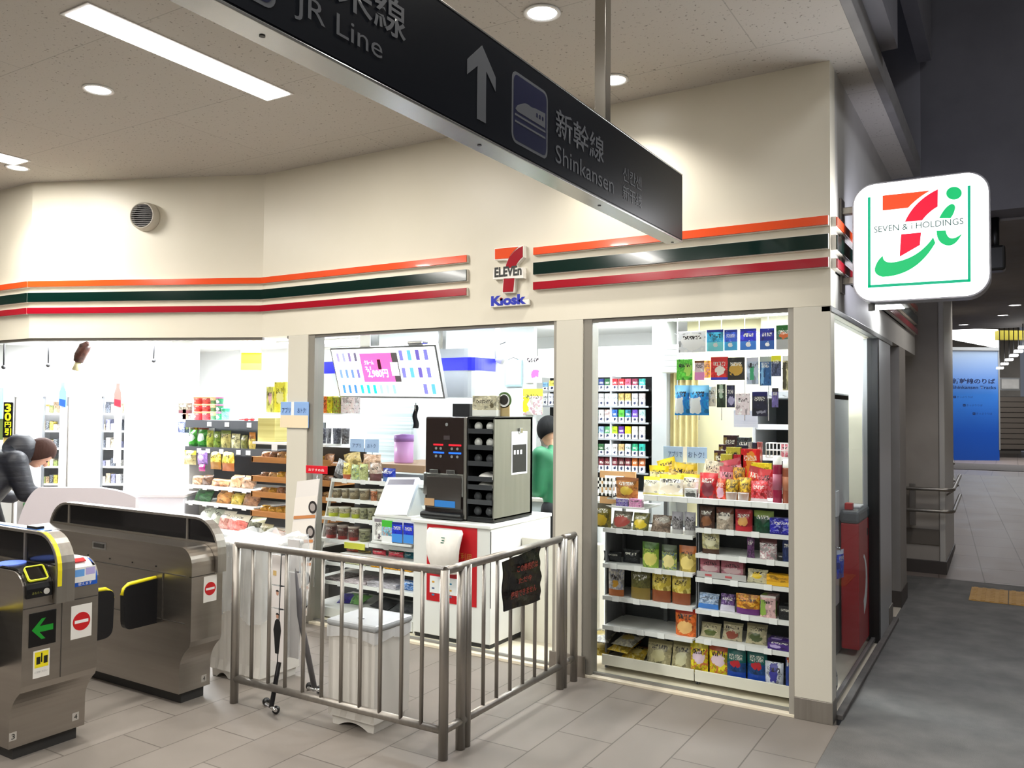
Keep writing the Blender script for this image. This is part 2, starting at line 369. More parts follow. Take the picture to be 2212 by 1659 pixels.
struct('wall_right', MB().box(-.14, 0, .14, 4.42, FB, ZC), noisy('side_wall_panel', '#b9b7b2', '#c2c0bb', 2.2, .6))
# shadow gap trims under the fascia
TR = mat('trim_grey', '#6e6a62', .4)
b = MB(); b.box(-4.1, -.2, .012, .05, FB-.022, FB); addslab(b, K1, K2, FB-.022, FB, .04, .01); addslab(b, K2, K3, FB-.022, FB, .04, .01); struct('trim_4', b, TR)
b = MB(); b.box(-.05, .004, .0, 2.6, FB-.035, FB, .004); struct('trim_5', b, mat('alu_grey', '#8c8c8a', .35, .5))
# ------- columns
struct('wall_corner_column', MB().box(-.194, 0, 0, .11, .115, FB+.0, .003), FRAME)
struct('trim_6', MB().box(-.196, .003, -.003, .113, 0, .115, .002), STEEL)
struct('trim_7', MB().box(-.225, -.194, .006, .09, .0, FB, .002), mat('frame_grey', '#a5a197', .35))
struct('wall_middle_column', MB().box(-1.668, -1.478, 0, .12, .0, FB, .003), FRAME)
struct('trim_8', MB().box(-1.478, -1.417, .008, .1, .0, FB, .003), mat('frame_grey_dark', '#8b877e', .35))
struct('trim_9', MB().box(-1.692, -1.668, .01, .1, .02, FB, .002), mat('frame_grey', '#a5a197', .35))
struct('wall_left_column', MB().box(-4.078, -3.86, 0, .16, .0, FB, .004), FRAME)
struct('trim_10', MB().box(-3.86, -3.80, .01, .12, .0, FB, .004), mat('frame_grey_dark', '#8b877e', .35))
b = MB(); b.box(-1.7, -1.45, -.012, .0, 0, .13, .002); struct('baseboard_column', b, STEELD)
# ------- window panes
def pane(n, b): o = b.build('window_%d' % n, GLASS); o['kind'] = 'structure'; return o
pane(1, MB().box(-1.417, -.225, .05, .056, .016, FB-.02))
pane(2, MB().box(-3.80, -1.692, .05, .056, .02, FB-.02))
pane(3, MB().box(-.045, -.039, .11, 1.80, .03, FB-.035))
b = MB(); b.box(-1.417, -.225, .04, .066, .012, .03); b.box(-3.8, -1.692, .04, .066, .016, .034); b.box(-.055, -.03, .11, 1.8, .02, .045); struct('trim_11', b, mat('alu_grey', '#8c8c8a', .35, .5))
# side frontage: posts and recessed columns
struct('trim_12', MB().box(-.075, .0, 1.80, 1.86, 0, FB-.03, .004), mat('dark_gasket', '#222222', .4))
struct('trim_13', MB().box(-.12, .0, 1.86, 2.5, 0, FB-.03, .01), mat('alu_light', '#bcbec0', .3, .4))
struct('trim_14', MB().box(-.125, .005, 2.30, 2.52, 0, .16, .004), STEEL)
struct('wall_column_far', MB().box(-.30, -.0, 3.1, 3.55, 0, FB, .004), noisy('grey_column', '#8b8680', '#938e88', 3, .5))
struct('baseboard_column_far', MB().box(-.305, .005, 3.095, 3.56, 0, .14), mat('baseboard_brown', '#4a4440', .5))
struct('wall_recess', MB().box(-.9, -.3, 2.5, 3.3, 0, FB), noisy('grey_column', '#8b8680', '#938e88', 3, .5))
struct('wall_recess_back', MB().box(-1.2, -.30, 3.55, 4.9, 0, 3.2), noisy('grey_column', '#8b8680', '#938e88', 3, .5))
struct('wall_corridor_pier', MB().box(-.6, .17, 4.92, 6.3, .12, 3.2, .004), noisy('corridor_wall', '#a39c92', '#ada69c', 3, .5))
struct('trim_lit_edge', MB().box(.17, .225, 4.9, 6.3, .12, 3.2, .01), mat('lit_edge_pale', '#c6c3bc', .4))  # pier's right edge paler: the light on it is put into the colour
struct('baseboard_corridor_pier', MB().box(-.61, .235, 4.89, 6.31, -.05, .14, .004), mat('baseboard_brown', '#4a4440', .5))
# ------- ceilings
def ceil_mat():
    m = mat('acoustic_ceiling', '#ccc6bf', .85); N, L, b = nodes(m)
    geo = N.new('ShaderNodeNewGeometry')
    br = N.new('ShaderNodeTexBrick'); br.offset = .5; br.inputs['Scale'].default_value = 1; br.inputs['Brick Width'].default_value = 1.82; br.inputs['Row Height'].default_value = .91
    br.inputs['Mortar Size'].default_value = .003; br.inputs['Color1'].default_value = (1, 1, 1, 1); br.inputs['Color2'].default_value = (.985, .985, .985, 1); br.inputs['Mortar'].default_value = (.72, .72, .72, 1)
    mp = N.new('ShaderNodeMapping'); mp.inputs['Location'].default_value = (.3, .35, 0); L.new(geo.outputs['Position'], mp.inputs['Vector']); L.new(mp.outputs[0], br.inputs['Vector'])
    v = N.new('ShaderNodeTexNoise'); v.inputs['Scale'].default_value = 62; v.inputs['Detail'].default_value = 2; L.new(geo.outputs['Position'], v.inputs['Vector'])
    r = N.new('ShaderNodeValToRGB'); r.color_ramp.elements[0].position = .27; r.color_ramp.elements[0].color = (.42, .40, .38, 1); r.color_ramp.elements[1].position = .36; r.color_ramp.elements[1].color = (1, 1, 1, 1)
    L.new(v.outputs['Fac'], r.inputs[0])
    a = N.new('ShaderNodeMix'); a.data_type = 'RGBA'; a.blend_type = 'MULTIPLY'; a.inputs[0].default_value = 1; L.new(br.outputs['Color'], a.inputs[6]); L.new(r.outputs[0], a.inputs[7])
    c = N.new('ShaderNodeMix'); c.data_type = 'RGBA'; c.blend_type = 'MULTIPLY'; c.inputs[0].default_value = 1; c.inputs[6].default_value = srgb('#bdb8b0'); L.new(a.outputs[2], c.inputs[7]); L.new(c.outputs[2], b.inputs['Base Color'])
    return m
CEIL = ceil_mat()
struct('ceiling', MB().box(-14, .165, -9, .0, ZC, ZC+.08), CEIL)
struct('ceiling_side', MB().box(0, .165, .0, 3.4, ZC, ZC+.08), CEIL)
struct('ceiling_shop', MB().box(-14, -.0, .14, 3.6, ZI, ZI+.05), SHOPW)
b = MB(); addslab(b, K1, K2, ZI, ZI+.05, .9, .14); addslab(b, K2, K3, ZI, ZI+.05, 1.0, .14); struct('ceiling_shop_entrance', b, SHOPW)
CONC = noisy('dark_grey_fascia', '#6c6b70', '#75747a', 3, .6)
CONC2 = noisy('deep_grey_fascia', '#57565b', '#605f64', 3, .7)
struct('trim_16', MB().box(.165, .215, -9, 2.62, ZC-.01, ZC+.13, .004), noisy('beam_edge', '#7d7b7a', '#888685', 6, .6))
b = MB(); b.box(.2, .3, -9, .34, ZC+.13, 6.5); b.box(.2, .3, .34, 2.6, ZC+.9, 6.5); struct('wall_upper_face', b, CONC)
struct('wall_upper_recess', MB().box(-.25, -.2, .3, 2.7, ZC+.08, 5.5), CONC2)
struct('wall_beam', MB().box(.215, 9, 2.66, 3.0, 3.22, 6.5), CONC2)
struct('ceiling_corridor', MB().box(-2.6, 9, 3.0, 12.4, 3.2, 3.3), noisy('corridor_ceiling', '#77726e', '#7e7975', 4, .7))
struct('wall_beam_under', MB().box(-.14, .215, 2.66, 4.9, 3.2, 6.5), CONC)
struct('ceiling_high', MB().box(.2, 9, -9, 2.7, 6.5, 6.6), CONC2)
# corridor side walls, far hall
CW0, CW1 = Vector((.155, 6.3, 0)), Vector((-.62, 16.0, 0))
struct('wall_corridor_left', addslab(MB(), CW0, CW1, 0, 4.7, .3, -.3), noisy('corridor_wall', '#a39c92', '#ada69c', 3, .5))
struct('wall_corridor_right', MB().box(4.6, 4.8, -9, 26, 0, 6.5), noisy('corridor_wall', '#a39c92', '#ada69c', 3, .5))
struct('wall_back', MB().box(-14, 9, -9.1, -9.0, 0, 6.5), noisy('back_hall_wall', '#8e8b86', '#979490', 2, .6))
struct('wall_west', MB().box(-14.1, -14, -9, 3.6, 0, ZC), CREAM)
struct('wall_corridor_end', MB().box(-4, 1.0, 24.2, 24.4, RZ, 5.4), noisy('corridor_wall', '#a39c92', '#ada69c', 3, .5))
struct('wall_hall_end', MB().box(2.3, 9, 24.5, 24.7, RZ, 5.4), noisy('hall_end_cream', '#b5ac9b', '#beb6a5', 3, .6))
struct('wall_hall_left', MB().box(-4.1, -4, 14.6, 26, RZ, 5.4), noisy('corridor_wall', '#a39c92', '#ada69c', 3, .5))
struct('ceiling_hall', MB().box(-4, 9, 12.4, 26, 4.6, 4.7), mat('hall_ceiling_dark', '#151517', .8))
struct('wall_lintel', MB().box(-4, 9, 12.4, 12.55, 3.2, 4.7), noisy('corridor_ceiling', '#77726e', '#7e7975', 4, .7))
# interior walls of the shop
struct('wall_shop_back', MB().box(-14, -.7, 2.9, 3.0, 0, ZI), SHOPW)
struct('wall_shop_right', MB().box(-.9, -.1, 2.05, 2.15, 0, ZI), noisy('shop_cream', '#cbc7b2', '#d3cfba', 2, .5))
struct('baseboard_shop_right', MB().box(-.9, -.1, 2.03, 2.05, 0, .13), mat('baseboard_black', '#1b1917', .5))
struct('wall_shop_inner', MB().box(-1.55, -.4, 2.15, 2.22, 0, ZI), noisy('shop_curtain_wall', '#b3ad8a', '#bdb796', 2, .6))
# ------- fascia stripes (raised boards): top to bottom orange, green, red
ORA, GRN, DRD = mat('stripe_orange', '#f2531f', .16, coat=.3), mat('stripe_green', '#03231d', .12, coat=.1), mat('stripe_red', '#a51025', .16, coat=.3)
WEDGE = mat('stripe_backing_white', '#e9e4da', .4)
SZ = [(2.662, 2.71, ORA, 'orange'), (2.534, 2.611, GRN, 'dark green'), (2.434, 2.484, DRD, 'dark red')]
for z0, z1, m, nm in SZ:
    for part_, x0, x1 in (('left', -4.37, -2.352), ('right', -1.826, -.006)):
        t = thing('fascia_stripe', '%s stripe board on the kiosk front, %s of the shop logo' % (nm, part_), 'stripe board', ((x0+x1)/2, 0, z0), group='fascia stripe boards')
        MB().box(x0, x1, -.032, -.024, z0, z1, .001).build('face', m, t); MB().box(x0-.0, x1, -.024, 0, z0-.003, z1+.003).build('backing', WEDGE, t)
    t = thing('fascia_stripe', '%s stripe board above the open shop entrance' % nm, 'stripe board', ((K1+K2)/2+Vector((0, 0, z0))), group='fascia stripe boards')
    addslab(MB(), K1, K2, z0, z1, .008, -.032).build('face', m, t); addslab(MB(), K1, K2, z0-.003, z1+.003, .024, -.024).build('backing', WEDGE, t)
    t = thing('fascia_stripe', '%s stripe board at the far left end of the fascia' % nm, 'stripe board', ((K2+K3)/2+Vector((0, 0, z0))), group='fascia stripe boards')
    addslab(MB(), K2, K3, z0, z1, .008, -.032).build('face', m, t); addslab(MB(), K2, K3, z0-.003, z1+.003, .024, -.024).build('backing', WEDGE, t)
    t = thing('fascia_stripe', '%s stripe board on the shaded side wall behind the lit sign' % nm, 'stripe board', (0, 2.2, z0), group='fascia stripe boards')
    MB().box(.024, .032, .03, 4.39, z0, z1, .001).build('face', m, t); MB().box(0, .024, .03, 4.39, z0-.003, z1+.003).build('backing', WEDGE, t)
# ------- lamps on the ceiling
def strip_fix(x, y, label):
    t = thing('ceiling_strip_lamp', label, 'ceiling light', (x, y, ZC), group='long ceiling lamps')
    MB().box(x-.115, x+.115, y-.655, y+.655, ZC-.006, ZC, .002).build('frame', mat('lamp_frame', '#d8d6d2', .4), t)
    MB().box(x-.098, x+.098, y-.635, y+.635, ZC-.010, ZC-.0062, .001).build('diffuser', LAMP, t)
lbs = ['long rectangular ceiling lamp, large one at upper left above the ticket gates', 'rectangular ceiling lamp at the far left edge, mostly cut off by the frame']
for i, (x, y) in enumerate(STRIPS): strip_fix(x, y, lbs[i] if i < 2 else 'ceiling lamp behind the camera, '+['', '', 'left of the centre row', 'far left row', 'nearest right row', 'rear right row', 'rear left row'][i])
dl = ['round downlight at upper left between the long lamp and the wall', 'round downlight beside the hanging sign, nearest one to its pole at the top', 'round downlight partly behind the metal pole of the hanging sign',
      'round downlight near the corner wall, hidden behind the black hanging sign', 'round downlight throwing a bright pool on the far left wall', 'round downlight above the viewer', 'round downlight nearest the ceiling edge above the viewer']
for (x, y, k), lb in zip(DOWN, dl):
    if k == 0: continue
    t = thing('downlight', lb, 'ceiling light', (x, y, ZC), group='round downlights')
    MB().lathe([(.088, 0), (.09, -.006), (.074, -.009), (.070, 0)], (x, y, ZC), 32).build('trim_ring', WHITE, t)
    MB().lathe([(.0, -.005), (.070, -.004)], (x, y, ZC), 32).build('lamp', LAMP, t)
sh = ['row %s' % w for w in 'abcdefgh']
for i, (x, y, k) in enumerate(SHOPL):
    t = thing('shop_ceiling_lamp', ['flat white lamp above the corner window shelves', 'flat white lamp above the coffee counter', 'flat white lamp above the menu screen', 'flat white lamp above the bread rack', 'flat white lamp inside the shop entrance', 'flat white lamp above the chilled cabinets', 'flat white lamp before the tobacco shelf', 'flat white lamp deep behind the entrance shelves', 'added fill lamp brightening the side window, above the red cabinet', 'added fill lamp brightening the far left wall, over the bending customer'][i], 'ceiling light', (x, y, ZI), group='shop ceiling lamps')
    MB().box(x-.62, x+.62, y-.16, y+.16, ZI-.012, ZI, .003).build('housing', WHITE, t)
    MB().box(x-.59, x+.59, y-.14, y+.14, ZI-.016, ZI-.0122).build('diffuser', LAMP, t)
# ================================================================== SIGNS
def offs(pts, d):
    n = len(pts); A = sum(pts[i][0]*pts[(i+1) % n][1]-pts[(i+1) % n][0]*pts[i][1] for i in range(n)); sg = 1 if A > 0 else -1; out = []
    for i in range(n):
        p, c, q = Vector(pts[i-1]), Vector(pts[i]), Vector(pts[(i+1) % n])
        e1, e2 = (c-p).normalized(), (q-c).normalized(); n1 = Vector((e1.y, -e1.x))*sg; n2 = Vector((e2.y, -e2.x))*sg
        k = (n1+n2); l = k.length_squared; out.append(tuple(c+k*(2*d/max(l, .9))))
    return out
def bez(a, b, c, n=10): return [((1-t)**2*a[0]+2*t*(1-t)*b[0]+t*t*c[0], (1-t)**2*a[1]+2*t*(1-t)*b[1]+t*t*c[1]) for t in (i/n for i in range(n+1))]
def shape_y(b, pts, y, th, mi=0):
    """outline in world x,z put on plane y, thickness th towards the viewer"""
    b.prism(pts, (0, y, 0), X, Z, th, mi); return b
# --- 7-Eleven Kiosk logo on the fascia
def LG(zx, zy): p = onY(900+zx*.1808, 500+zy*.1808, -.04); return (p.x, p.z)
logo = thing('shop_logo', 'raised orange and red shop emblem with lettering between the striped boards', 'logo sign', (-2.09, 0, 2.24))
bar = [LG(935, 210), LG(1213, 183)]+[LG(*p) for p in bez((1213, 183), (1130, 250), (1100, 318), 5)][1:]+[LG(935, 332)]
red = [LG(1265, 175), LG(1265, 302)]+[LG(*p) for p in bez((1265, 302), (1195, 360), (1178, 430), 8)][1:]+[LG(*p) for p in bez((1060, 434), (1090, 280), (1222, 195), 8)]
stem = [LG(1040, 562), LG(1166, 558), LG(1150, 718), LG(1028, 724)]
plate = [LG(925, 462), LG(1262, 440), LG(1264, 545), LG(920, 560)]
full = [LG(935, 210), LG(1265, 175), LG(1265, 302), LG(1190, 380), LG(1180, 430), LG(1166, 558), LG(1150, 718), LG(1028, 724), LG(1040, 562), LG(1060, 434), LG(1095, 330), LG(935, 332)]
WB = mat('logo_white_edge', '#f4f1ea', .35)
b = MB(); shape_y(b, offs(full, .006), 0, .036); shape_y(b, offs(plate, .006), 0, .040); b.build('backing', WB, logo)
shape_y(MB(), bar, -.036, .004).build('orange_bar', ORA, logo)
shape_y(MB(), red, -.036, .004).build('red_curve', DRD, logo); shape_y(MB(), stem, -.036, .004).build('red_stem', DRD, logo)
INK = mat('ink_black', '#10130f', .5)
p0 = LG(925, 556); p1 = LG(1262, 440)
text('ELEVEn', logo, INK, (p0[0]+.004, -.0405, p0[1]+.003), X, Z, p1[0]-p0[0]-.008, .066, bold=.035)
p0 = LG(875, 898); p1 = LG(1318, 785)
KB = mat('kiosk_blue', '#1f2fb4', .3)
bb = MB(); bb.box(p0[0]-.004, p1[0]+.006, -.028, 0, p0[1]-.004, p1[1]-.012, .004); bb.build('kiosk_backing', WB, logo)
text('Kıosk', logo, KB, (p0[0]+.002, -.0285, p0[1]+.003), X, Z, p1[0]-p0[0]-.014, .068, 'kiosk_lettering', bold=.05)
dp = LG(1000, 795)
MB().cyl((dp[0], -.030, dp[1]-.006), (dp[0], -.027, dp[1]-.006), .011, 20).build('dot', RED, logo)
# --- projecting lit sign
def LS(zx, zy): p = onY(1780+zx*.2532, 340+zy*.2532, .25); return (p.x, p.z)
ls = thing('lit_sign', 'glowing white rounded square shop sign projecting from the side wall', 'sign', (.40, .32, 2.27))
def rrect(x0, x1, z0, z1, r, n=8):
    o = []
    for cx, cz, a0 in ((x1-r, z1-r, 0), (x0+r, z1-r, 90), (x0+r, z0+r, 180), (x1-r, z0+r, 270)):
        for i in range(n+1): a = math.radians(a0+90*i/n); o.append((cx+r*math.cos(a), cz+r*math.sin(a)))
    return o
shape_y(MB(), rrect(.072, .742, 2.262, 2.925, .115), .39, .135).build('casing', noisy('sign_casing', '#9c9ca4', '#8d8d95', 20, .3, 0, .6), ls)
SF = mat('lit_white_acrylic', '#ffffff', .4, emit=1.9)
shape_y(MB(), rrect(.080, .734, 2.270, 2.917, .108), .255, .005).build('face', SF, ls)
TEAL = mat('lit_teal', '#00b88a', .4, emit=.55); EM = mat('lit_green', '#0fc977', .4, emit=.55); LO = mat('lit_orange', '#ff4f22', .4, emit=.6); LR = mat('lit_red', '#f0093a', .4, emit=.6)
def S2(pts): return [LS(*p) for p in pts]
b = MB(); yy = .2495
for P in ([(373, 342), (397, 340), (399, 1112), (374, 1113)], [(1225, 243), (1250, 241), (1252, 1060), (1227, 1062)], [(374, 1090), (1250, 1038), (1252, 1062), (374, 1114)]): shape_y(b, S2(P), yy, .002)
b.build('teal_frame', TEAL, ls)
shape_y(MB(), S2([(500, 327), (905, 283)]+bez((905, 283), (790, 350), (718, 430), 6)[1:]+[(500, 454)]), yy, .0022).build('orange_bar', LO, ls)
shape_y(MB(), S2([(972, 272), (970, 420)]+bez((970, 420), (890, 465), (838, 537), 6)[1:]+bez((690, 550), (770, 370), (972, 272), 10)[:-1]), yy, .0022).build('red_curve', LR, ls)
shape_y(MB(), S2([(658, 657), (828, 641), (818, 748), (645, 848)]), yy, .0022).build('red_stem', LR, ls)
i_dot = [LS(1109+66*math.cos(a)+10*math.sin(a), 306+54*math.sin(a)-10*math.cos(a)) for a in [2*math.pi*k/24 for k in range(24)]]
shape_y(MB(), i_dot, yy, .0022).build('green_dot', EM, ls)
shape_y(MB(), S2(bez((982, 520), (1030, 420), (1085, 398), 6)+bez((1085, 398), (1125, 395), (1118, 440), 5)[1:]+bez((1118, 440), (1105, 490), (1080, 519), 5)[1:]), yy, .0022).build('green_stroke', EM, ls)
shape_y(MB(), S2(bez((960, 626), (1000, 626), (1038, 624), 3)+bez((1038, 624), (1060, 745), (1178, 650), 8)[1:]+bez((1178, 650), (1120, 770), (1040, 750), 8)[1:]+bez((1040, 750), (960, 730), (960, 626), 6)[1:-1]), yy, .0022).build('green_hook', EM, ls)
shape_y(MB(), S2(bez((503, 840), (500, 900), (580, 897), 6)+bez((580, 897), (800, 870), (932, 682), 10)[1:]+[(950, 730)]+bez((950, 730), (790, 1010), (500, 1020), 12)[1:]+bez((500, 1020), (410, 1000), (440, 925), 6)[1:]+bez((440, 925), (460, 870), (503, 840), 4)[1:-1]), yy, .0022).build('green_swoosh', EM, ls)
p0, p1 = LS(428, 650), LS(1190, 590)
a = Vector((p0[0], 0, p0[1])); 
text('SEVEN & i HOLDINGS', ls, mat('lit_teal_dark', '#1a6f68', .5), (p0[0], .2486, p0[1]+.004), X, Z, p1[0]-p0[0], .034)
b = MB()
for z in (2.40, 2.80): b.box(.0, .08, .30, .35, z-.02, z+.02, .004)
b.box(.0, .012, .27, .38, 2.33, 2.87, .003); b.build('wall_bracket', STEEL, ls)
MB().cyl((.16, .325, 2.225), (.16, .325, 2.265), .018, 14).build('cable_gland', GREY, ls)
area('sign_glow_front', (.40, .235, 2.6), .6, .6, 10, (.93, .95, 1), (math.radians(-90), 0, 0))
area('sign_glow_rear', (.40, .41, 2.6), .6, .6, 8, (.8, .82, 1), (math.radians(90), 0, 0))
# --- black hanging direction sign
hs = thing('hanging_direction_sign', 'long black station sign with arrow hanging from the ceiling on a metal pole', 'sign', (-.6, -2.9, 2.485))
SB = mat('sign_black', '#0d1016', .3, spec=.25)
MB().box(-.628, -.556, -5.3, -.767, 2.492, 2.818, .002).build('body', SB, hs)
b = MB(); b.box(-.636, -.552, -5.302, -.765, 2.484, 2.4925, .002); b.box(-.634, -.554, -5.302, -.765, 2.818, 2.824, .001); b.build('metal_edge', mat('alu_satin', '#b9b9b6', .25, .9), hs)
MB().box(-.5565, -.5535, -5.295, -.772, 2.498, 2.812).build('front_panel', mat('sign_panel_black', '#0d1016', .3, spec=.25), hs)
for y in (-3.4, -2.52, -1.64, -.80): MB().cyl((-.594, y, 2.482), (-.594, y, 2.4845), .007, 12).build('screw', BLACK, hs)
for y in (-1.60, -4.4): MB().box(-.625, -.575, y-.026, y+.026, 2.82, ZC, .003).build('pole', mat('pole_steel', '#a9a49a', .22, .9), hs)
SI = mat('sign_print_grey', '#484a4e', .5); fy = -.5530
def ar(y, z): return (y, z)
cy = -2.573
arrow = [(cy-.024, 2.537), (cy+.024, 2.537), (cy+.024, 2.70), (cy+.079, 2.655), (cy+.079, 2.700), (cy, 2.772), (cy-.079, 2.700), (cy-.079, 2.655), (cy-.024, 2.70)]
MB().prism(arrow, (fy, 0, 0), Y_, Z, .0015).build('arrow', SI, hs)
def frame_pts(y0, y1, z0, z1, r): return rrect(y0, y1, z0, z1, r, 5)
o_, i_ = frame_pts(-2.394, -2.152, 2.527, 2.765, .03), frame_pts(-2.384, -2.162, 2.537, 2.755, .024)
MB().prism(o_, (fy-.0005, 0, 0), Y_, Z, .001).build('pictogram_border', SI, hs)
MB().prism(i_, (fy, 0, 0), Y_, Z, .0012).build('pictogram_field', mat('pictogram_navy', '#171a33', .3), hs)
train = [(-2.372, 2.640), (-2.36, 2.655), (-2.335, 2.668), (-2.315, 2.676), (-2.295, 2.680), (-2.27, 2.677), (-2.24, 2.682), (-2.172, 2.686), (-2.172, 2.634), (-2.36, 2.634)]
b = MB(); b.prism(train, (fy+.0008, 0, 0), Y_, Z, .0012)
for z in (2.622, 2.600): b.prism([(-2.376, z-.004), (-2.170, z-.004), (-2.170, z+.003), (-2.376, z+.003)], (fy+.0008, 0, 0), Y_, Z, .0012)
b.build('train_pictogram', SI, hs)
b = MB()
for k in range(3): b.prism([(-2.236+k*.020, 2.655), (-2.226+k*.020, 2.655), (-2.226+k*.020, 2.668), (-2.236+k*.020, 2.668)], (fy+.002, 0, 0), Y_, Z, .0008)
b.build('train_windows', mat('pictogram_navy', '#171a33', .3), hs)
text('新幹線', hs, SI, (fy, -2.094, 2.632), Y_, Z, .405, .105, bold=.01)
text('Shinkansen', hs, SI, (fy, -2.094, 2.537), Y_, Z, .50, .065)
SI2 = mat('sign_print_dim', '#4e5054', .5)
text('신칸센', hs, SI2, (fy, -1.50, 2.618), Y_, Z, .20, .058)
text('新干线', hs, SI2, (fy, -1.50, 2.540), Y_, Z, .205, .058)
text('JR Line', hs, SI, (fy, -3.345, 2.537), Y_, Z, .305, .07)
text('在来線', hs, SI, (fy, -3.345, 2.632), Y_, Z, .40, .105, bold=.01)
MB().prism(frame_pts(-3.62, -3.40, 2.527, 2.765, .03), (fy-.0005, 0, 0), Y_, Z, .001).build('pictogram_border', SI, hs)
MB().prism(frame_pts(-3.61, -3.41, 2.537, 2.755, .024), (fy, 0, 0), Y_, Z, .0012).build('pictogram_field', mat('pictogram_navy', '#171a33', .3), hs)
# --- wall vent
vc = onD(318, 470, 7.15)
pd = (K2-K1).normalized(); nn = Vector((pd.y, -pd.x, 0)); nn = nn if nn.y < 0 else -nn
t_ = ((CAM-K1).dot(nn))/(-_ray(318, 470).dot(nn)); vc = CAM+_ray(318, 470)*t_
v = thing('wall_vent', 'round louvred ventilation cap on the angled wall', 'vent', vc)
Mv = Matrix.Translation(vc) @ Matrix(((pd.x, 0, nn.x), (pd.y, 0, nn.y), (0, 1, 0))).to_4x4()
Mv = Matrix.Translation(vc) @ Matrix(((pd.x, 0, nn.x, 0), (pd.y, 0, nn.y, 0), (0, 1, 0, 0), (0, 0, 0, 1)))
b = MB(); b.lathe([(.118, 0), (.12, .02), (.112, .07), (.105, .082), (.098, .082), (.098, .03)], (0, 0, 0), 40, M=Mv); b.build('housing', mat('vent_beige', '#c9c3b6', .4), v)
b = MB(); b.lathe([(0, .034), (.098, .034)], (0, 0, 0), 32, M=Mv); b.build('interior', BLACK, v)
b = MB()
for k in range(11):
    z = -.085+k*.017; w = math.sqrt(max(0, .097**2-z*z))
    b.box(-w, w, z-.0028, z+.0028, .06, .078, M=Mv)
b.build('louvres', mat('louvre_grey', '#5c5a5a', .4), v)
# ================================================================== RAILING
POST = STEEL
def rail_panel(ps, pe, bars, name_label, zt=.885, zb=.135, r=.021, axis='x', ext=0):
    t = thing('steel_railing', name_label, 'railing', ((ps+pe)/2), group='steel railing panels')
    for p in (ps, pe): MB().tube([(p.x, p.y, 0), (p.x, p.y, zt+.005)], .0235, 16).build('post', POST, t)
    MB().tube([(ps.x, ps.y, zt), (pe.x, pe.y, zt)], r, 16).build('top_rail', POST, t)
    MB().tube([(ps.x, ps.y, zb), (pe.x, pe.y, zb)], r*.95, 16).build('bottom_rail', POST, t)
    for q in bars: MB().tube([(q[0], q[1], zb), (q[0], q[1], zt)], .0105, 10).build('bar', POST, t)
    return t
rail_panel(Vector((-2.918, -1.46, 0)), Vector((-1.485, -1.445, 0)), [(x, -1.455) for x in (-2.789, -2.655, -2.527, -2.395, -2.261, -2.126, -1.999, -1.868, -1.734, -1.609)], 'front steel railing panel with ten bars before the grey lidded bin')
rail_panel(Vector((-1.485, -1.255, 0)), Vector((-1.485, -.27, 0)), [(-1.485, y) for y in (-1.105, -.977, -.842, -.709, -.576, -.443)], 'side steel railing panel carrying the black notice bag')
b = thing('short_railing', 'short steel link between the front and side railing panels', 'railing', (-1.485, -1.36, .1), group='steel railing links')
MB().tube([(-1.485, -1.445, .885), (-1.485, -1.255, .885)], .021, 16).build('top_rail', POST, b); MB().tube([(-1.485, -1.445, .135), (-1.485, -1.255, .135)], .02, 16).build('bottom_rail', POST, b)
MB().tube([(-1.487, -1.30, 0), (-1.487, -1.30, .885)], .0245, 16).build('post', POST, b)
b = thing('short_railing', 'short end piece of the side railing beside the middle column', 'railing', (-1.483, -.18, 0), group='steel railing links')
MB().tube([(-1.483, -.245, .888), (-1.483, -.095, .888)], .021, 16).build('top_rail', POST, b); MB().tube([(-1.483, -.25, .14), (-1.483, -.095, .14)], .019, 16).build('bottom_rail', POST, b)
for y in (-.235, -.095): MB().tube([(-1.483, y, 0), (-1.483, y, .885)], .0235, 16).build('post', POST, b)
# black notice bag hung on the side railing
P = [onX(1087, 1215, -1.455), onX(1168, 1180, -1.455), onX(1167, 1297, -1.455), onX(1090, 1322, -1.455)]
nb = thing('notice_bag', 'black plastic bag with red handwriting hung on the side railing', 'notice', (-1.45, (P[0].y+P[1].y)/2, .45))
def bagf(u, v):
    a = P[3].lerp(P[2], u); c = P[0].lerp(P[1], u); p = a.lerp(c, v)
    w = .007*math.sin(9*u+3*v)*math.sin(7*v+2)+.004*math.sin(23*u*v+4)
    return Vector((p.x+w, p.y, p.z+.004*math.sin(8*u)*(1-v)))
BAGM = noisy('black_bag_plastic', '#0a0a0b', '#141416', 12, .22, .5, bscale=30)
MB().sheet(bagf, 18, 18).build('bag', BAGM, nb)
MB().sheet(lambda u, v: bagf(u, v)+Vector((-.006, 0, 0)), 10, 10).build('bag_back', BAGM, nb)
RI = mat('red_marker', '#8e2a1c', .5); yd = (P[1]-P[0]); ux_ = Vector((0, 1, 0)); w_ = P[1].y-P[0].y
for s_, fx, fz, fw, fh in (('この券売機は', .30, .68, .56, .15), ('ただ今', .34, .44, .36, .13), ('使用できません', .14, .18, .68, .15)):
    text(s_, nb, RI, (P[0].x+.013, P[0].y+w_*fx, P[3].z+(P[0].z-P[3].z)*fz+.01), Y_, Z, w_*fw, (P[0].z-P[3].z)*fh, bold=.02)
